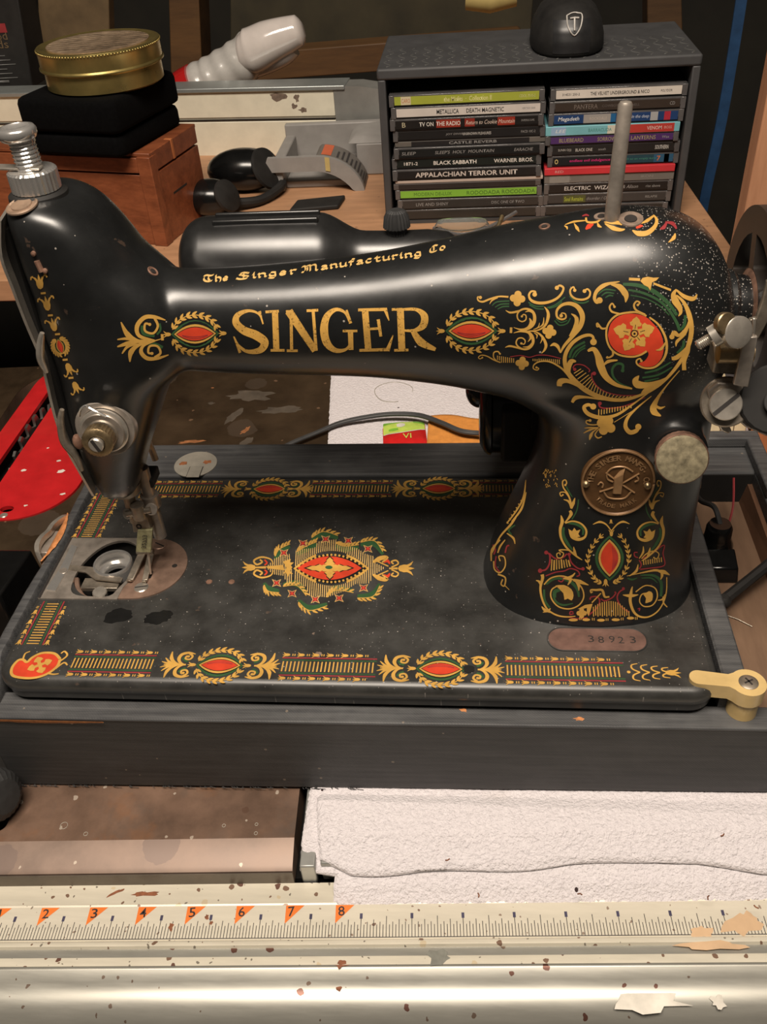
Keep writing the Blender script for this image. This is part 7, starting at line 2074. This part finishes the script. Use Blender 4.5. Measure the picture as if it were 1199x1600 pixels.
g = G(); g.hexa([(92, 683.4, BZ + 23), (97, 683.4, BZ + 22), (97, 683.95, BZ + 36), (92, 683.95, BZ + 37)], [(92, 683.0, BZ + 23), (97, 683.0, BZ + 22), (97, 683.6, BZ + 36), (92, 683.6, BZ + 37)])
obj('tape_scrap', g, 'yellow_card', tr)

# ---- black headphones behind the lamp
hp = thing('headphones', 'black headphones lying on the bench between the wooden box and grey tray', 'headphones', (10, 650, BZ))
c1 = at(330, 325, 625); c2 = at(380, 292, 690)
for (c, r, sz) in ((V((c1.x, 628, BZ + 18)), 27, (1.1, .8, .68)), (V((c2.x + 2, 700, BZ + 22)), 36, (1.15, .7, .62))):
    g = G(); g.ball(c, r, 28, sz); cup = obj('ear_cup', g, 'gloss_black', hp, smooth=180)
    g = G(); g.lathe(c + V((r * .75, -r * .35, 4)), (1, -0.4, 0.5), [(-3, r * .55), (0, r * .62), (3, r * .6), (5, r * .4), (5.2, .1)], 32); obj('ear_pad', g, 'matt_black', cup)
g = G(); g.tube(catmull([(c1.x + 20, 632, BZ + 10), (c1.x + 48, 650, BZ + 6), (c2.x + 44, 690, BZ + 9), (c2.x + 20, 722, BZ + 12)], 6), 5, 10); obj('headband', g, 'matt_black', hp)
g = G()
g.hexa([(60, 622, BZ + .1), (110, 630, BZ + .1), (114, 660, BZ + .1), (64, 650, BZ + .1)], [(60, 622, BZ + 5), (110, 630, BZ + 5), (114, 660, BZ + 5), (64, 650, BZ + 5)])
solo('black_strap', g, 'matt_black', 'flat black strap on the bench under the curved grey tray', 'strap', (88, 640, BZ), bevel=1.5)

# ---- safety glasses and driver by the rack, half hidden by the lamp
gl = thing('safety_glasses', 'clear safety glasses lying in front of the disc rack', 'glasses', (200, 556, BZ))
m, nt, b = new_mat('clear_lens'); b.inputs['Base Color'].default_value = (.75, .8, .78, 1); b.inputs['Roughness'].default_value = .08; b.inputs['Transmission Weight'].default_value = .85; b.inputs['IOR'].default_value = 1.2
g0 = at(722, 362, 556)
g = G(); rs = []
for k in range(15):
    t = -1 + 2 * k / 14; x = g0.x + 26 * t; y = 556 - 10 * (1 - t * t)
    h = 11 * (1 - t * t) ** .4 + 2
    rs.append([(x, y, BZ + 6), (x, y - 3, BZ + 6 + h * .6), (x, y - 1, BZ + 6 + h), (x, y + 1, BZ + 6 + h), (x, y - 1.2, BZ + 6 + h * .6), (x, y + 2, BZ + 6)])
g.rings(rs); obj('lens', g, 'clear_lens', gl, smooth=60)
g = G(); g.tube(catmull([(g0.x - 27, 556, BZ + 6), (g0.x, 543, BZ + 4), (g0.x + 27, 556, BZ + 6), (g0.x + 52, 575, BZ + 12)], 6), 2.0, 8); obj('frame', g, 'clear_plastic', gl)
p0, p1 = at(772, 372, 540), at(785, 338, 566)
g = G(); g.tube([p0, p1], [1.7, 2.2], 12)
solo('steel_rod', g, 'old_brass', 'short brass-coloured rod leaning against the disc rack', 'rod', tuple(p0))

# ---- glazed figurine leg behind the fence
fg = thing('ceramic_figurine', 'white glazed ceramic boot on a grey ribbed neck with red base', 'figurine', (-60, 905, BZ))
yy = 905
P = [at(u, v, yy) for u, v in ((300, 150), (318, 136), (335, 126), (356, 112), (378, 96), (398, 78))]
Pc = catmull([tuple(p) for p in P], 8)
rr = []
for i in range(len(Pc)):
    t = i / (len(Pc) - 1); rr.append(31 - 6 * t + 0.9 * math.sin(t * 34))
g = G(); g.tube(Pc, rr, 28); obj('ribbed_neck', g, 'glaze_grey', fg, smooth=80)
g = G(); P2 = [at(u, v, yy - 4) for u, v in ((272, 170), (285, 158), (298, 148), (312, 140))]; g.tube(catmull([tuple(p) for p in P2], 6), 31.5, 28); obj('red_base', g, 'glaze_red', fg, smooth=80)
P3 = [at(u, v, yy - 6) for u, v in ((372, 84), (392, 80), (420, 66), (450, 54), (474, 45))]
P3c = catmull([tuple(p) for p in P3], 6)
g = G(); m_ = len(P3c)
rs3 = [14, 24, 27.5, 27, 25, 23, 21, 19, 17, 16, 15]
g.tube(P3c, [interp([(0, 10), (.08, 20), (.25, 26), (.5, 24), (.75, 20), (.92, 17), (1, 8)], i / (m_ - 1)) for i in range(m_)], 28); obj('boot', g, 'glaze_white', fg, smooth=80)
P4 = [at(u, v, yy + 2) for u, v in ((392, 100), (415, 92), (440, 80), (452, 68))]
g = G(); g.tube(catmull([tuple(p) for p in P4], 6), 17, 24); obj('boot_sole', g, 'glaze_white', fg, smooth=80)

# ================================================================== DARK BACKGROUND
def plank(name, quad, y, th, mat, label, cat):
    """a board whose front face has the given corners at depth y"""
    P = [at(u, v, y) for u, v in quad]; g = G()
    g.hexa([P[0], P[1], P[1] + V((0, th, 0)), P[0] + V((0, th, 0))], [P[3], P[2], P[2] + V((0, th, 0)), P[3] + V((0, th, 0))])
    lo = min(p.z for p in P); c = sum(P, V()) / 4
    return solo(name, g, mat, label, cat, (c.x, y, lo), bevel=1.5)
plank('wall_plank', [(385, 128), (845, 92), (812, 50), (385, 84)], 1010, 40, 'mid_wood', 'brown wooden plank lying level behind the disc rack', 'plank')
plank('backing_board', [(360, 90), (830, 50), (838, -70), (360, -60)], 1090, 20, 'dark_board', 'dark olive board standing behind the brown plank', 'board')
plank('wooden_stud', [(268, 150), (318, 150), (308, -60), (262, -60)], 1060, 60, 'mid_wood', 'upright brown wooden stud behind the white ceramic boot', 'post')
plank('framed_board', [(62, 74), (172, 72), (168, -60), (56, -60)], 960, 22, 'tan_board', 'tan square board standing above the gold tin', 'board')
plank('door_jamb', [(1012, 90), (1068, 84), (1064, -60), (1012, -60)], 1150, 50, 'dark_wood', 'dim reddish-brown upright behind the right end of the disc rack', 'post')
ct = plank('printed_carton', [(-60, 140), (52, 138), (18, -60), (-60, -60)], 905, 60, 'matt_black', 'black printed carton at the far left of the bench', 'carton')
g = G()
for (u, v, s, w_, h) in ((2, 56, 'od', 14, 9), (4, 69, 'ds', 14, 9)):
    p = at(u, v, 904.6); put_text(g, s, p, (1, 0, 0), (0, 0, 1), w_, h)
obj('carton_title', g, 'tan_board', ct, smooth=180)
g = G()
for k, v in enumerate(range(88, 134, 7)):
    p = at(8, v, 904.6); ln = 40 + (k * 7) % 18; g.box(p.x - 40, p.x - 40 + ln, 904.5, 905, p.z, p.z + (3.2 if k == 6 else 1.2))
obj('carton_small_print', g, 'shelf_line', ct, smooth=180)
g = G(); p = at(2, 44, 904.5); g.box(p.x - 8, p.x + 6, 904.4, 905, p.z - 5, p.z + 5); obj('carton_red_mark', g, 'crimson', ct)
# rolled paper hanging down at the top edge
p = at(766, -6, 900); g = G(); g.tube([p + V((-26, 0, 2)), p + V((0, -3, -1)), p + V((28, 0, 3))], [15, 16, 15], 20)
solo('paper_roll', g, 'yellow_card', 'yellowish paper roll at the top edge above the rack', 'roll', tuple(p + V((0, 0, -16))))
g = G(); P = [at(u, v, 860) for u, v in ((1168, -60), (1150, 60), (1128, 190), (1100, 320), (1085, 420))]
rs = [[V(q) + V((-6, 0, 0)), V(q) + V((6, 0, 0)), V(q) + V((6, 3, 0)), V(q) + V((-6, 3, 0))] for q in catmull([tuple(p) for p in P], 5)]
g.rings(rs); solo('blue_strap', g, 'blue_strap', 'dark blue strap hanging down right of the disc rack', 'strap', tuple(at(1090, 400, 860)))
# upright timber and ruled sticks at the right end of the saw
py_ = 345
q = at(1110, 660, py_)
pt_ = at(1199, 130, py_); pm = at(1140, 380, py_)
g = G(); g.hexa([(435, py_, -78), (520, py_, -78), (520, py_ + 20, -78), (435, py_ + 20, -78)], [(438, py_, 320), (520, py_, 320), (520, py_ + 20, 320), (438, py_ + 20, 320)])
solo('upright_plank', g, 'post_wood', 'light brown upright wooden plank behind the hand wheel', 'plank', (470, py_, -78), bevel=1.2)
a_ = at(1116, 660, 318); b_ = at(1165, 655, 318)
g = G(); g.hexa([(432.5, 318, -78), (461, 318, -78), (461, 324, -78), (432.5, 324, -78)], [(432.5, 330, 20), (461, 330, 20), (461, 336, 20), (432.5, 336, 20)])
st = solo('wooden_stick', g, 'cream_wood', 'cream-coloured flat wooden stick leaning on the upright plank below the bobbin winder', 'stick', (447, 320, -78), bevel=0.8)
g = G()
for x in (441, 451): g.hexa([(x, 317.6, -77), (x + .6, 317.6, -77), (x + .6, 318.2, -77), (x, 318.2, -77)], [(x, 329.4, 19), (x + .6, 329.4, 19), (x + .6, 330.2, 19), (x, 330.2, 19)])
obj('ruled_line', g, 'tan_board', st)
g = G(); g.box(463, 500, 300, 316, -78, -20)
solo('orange_offcut', g, 'orange_wood', 'orange-brown wood offcut right of the cream stick', 'offcut', (480, 308, -78), bevel=1)
g = G(); p0, p1 = onz(1132, 960, -20.3), onz(1176, 979, -20.3); g.tube([p0, p0.lerp(p1, .5) + V((0, .6, .3)), p1], 0.3, 6)
solo('wire_scrap', g, 'aged_nickel', 'thin straight scrap of wire on the floor of the right compartment', 'wire', tuple(p0))
bpy.context.view_layer.update()
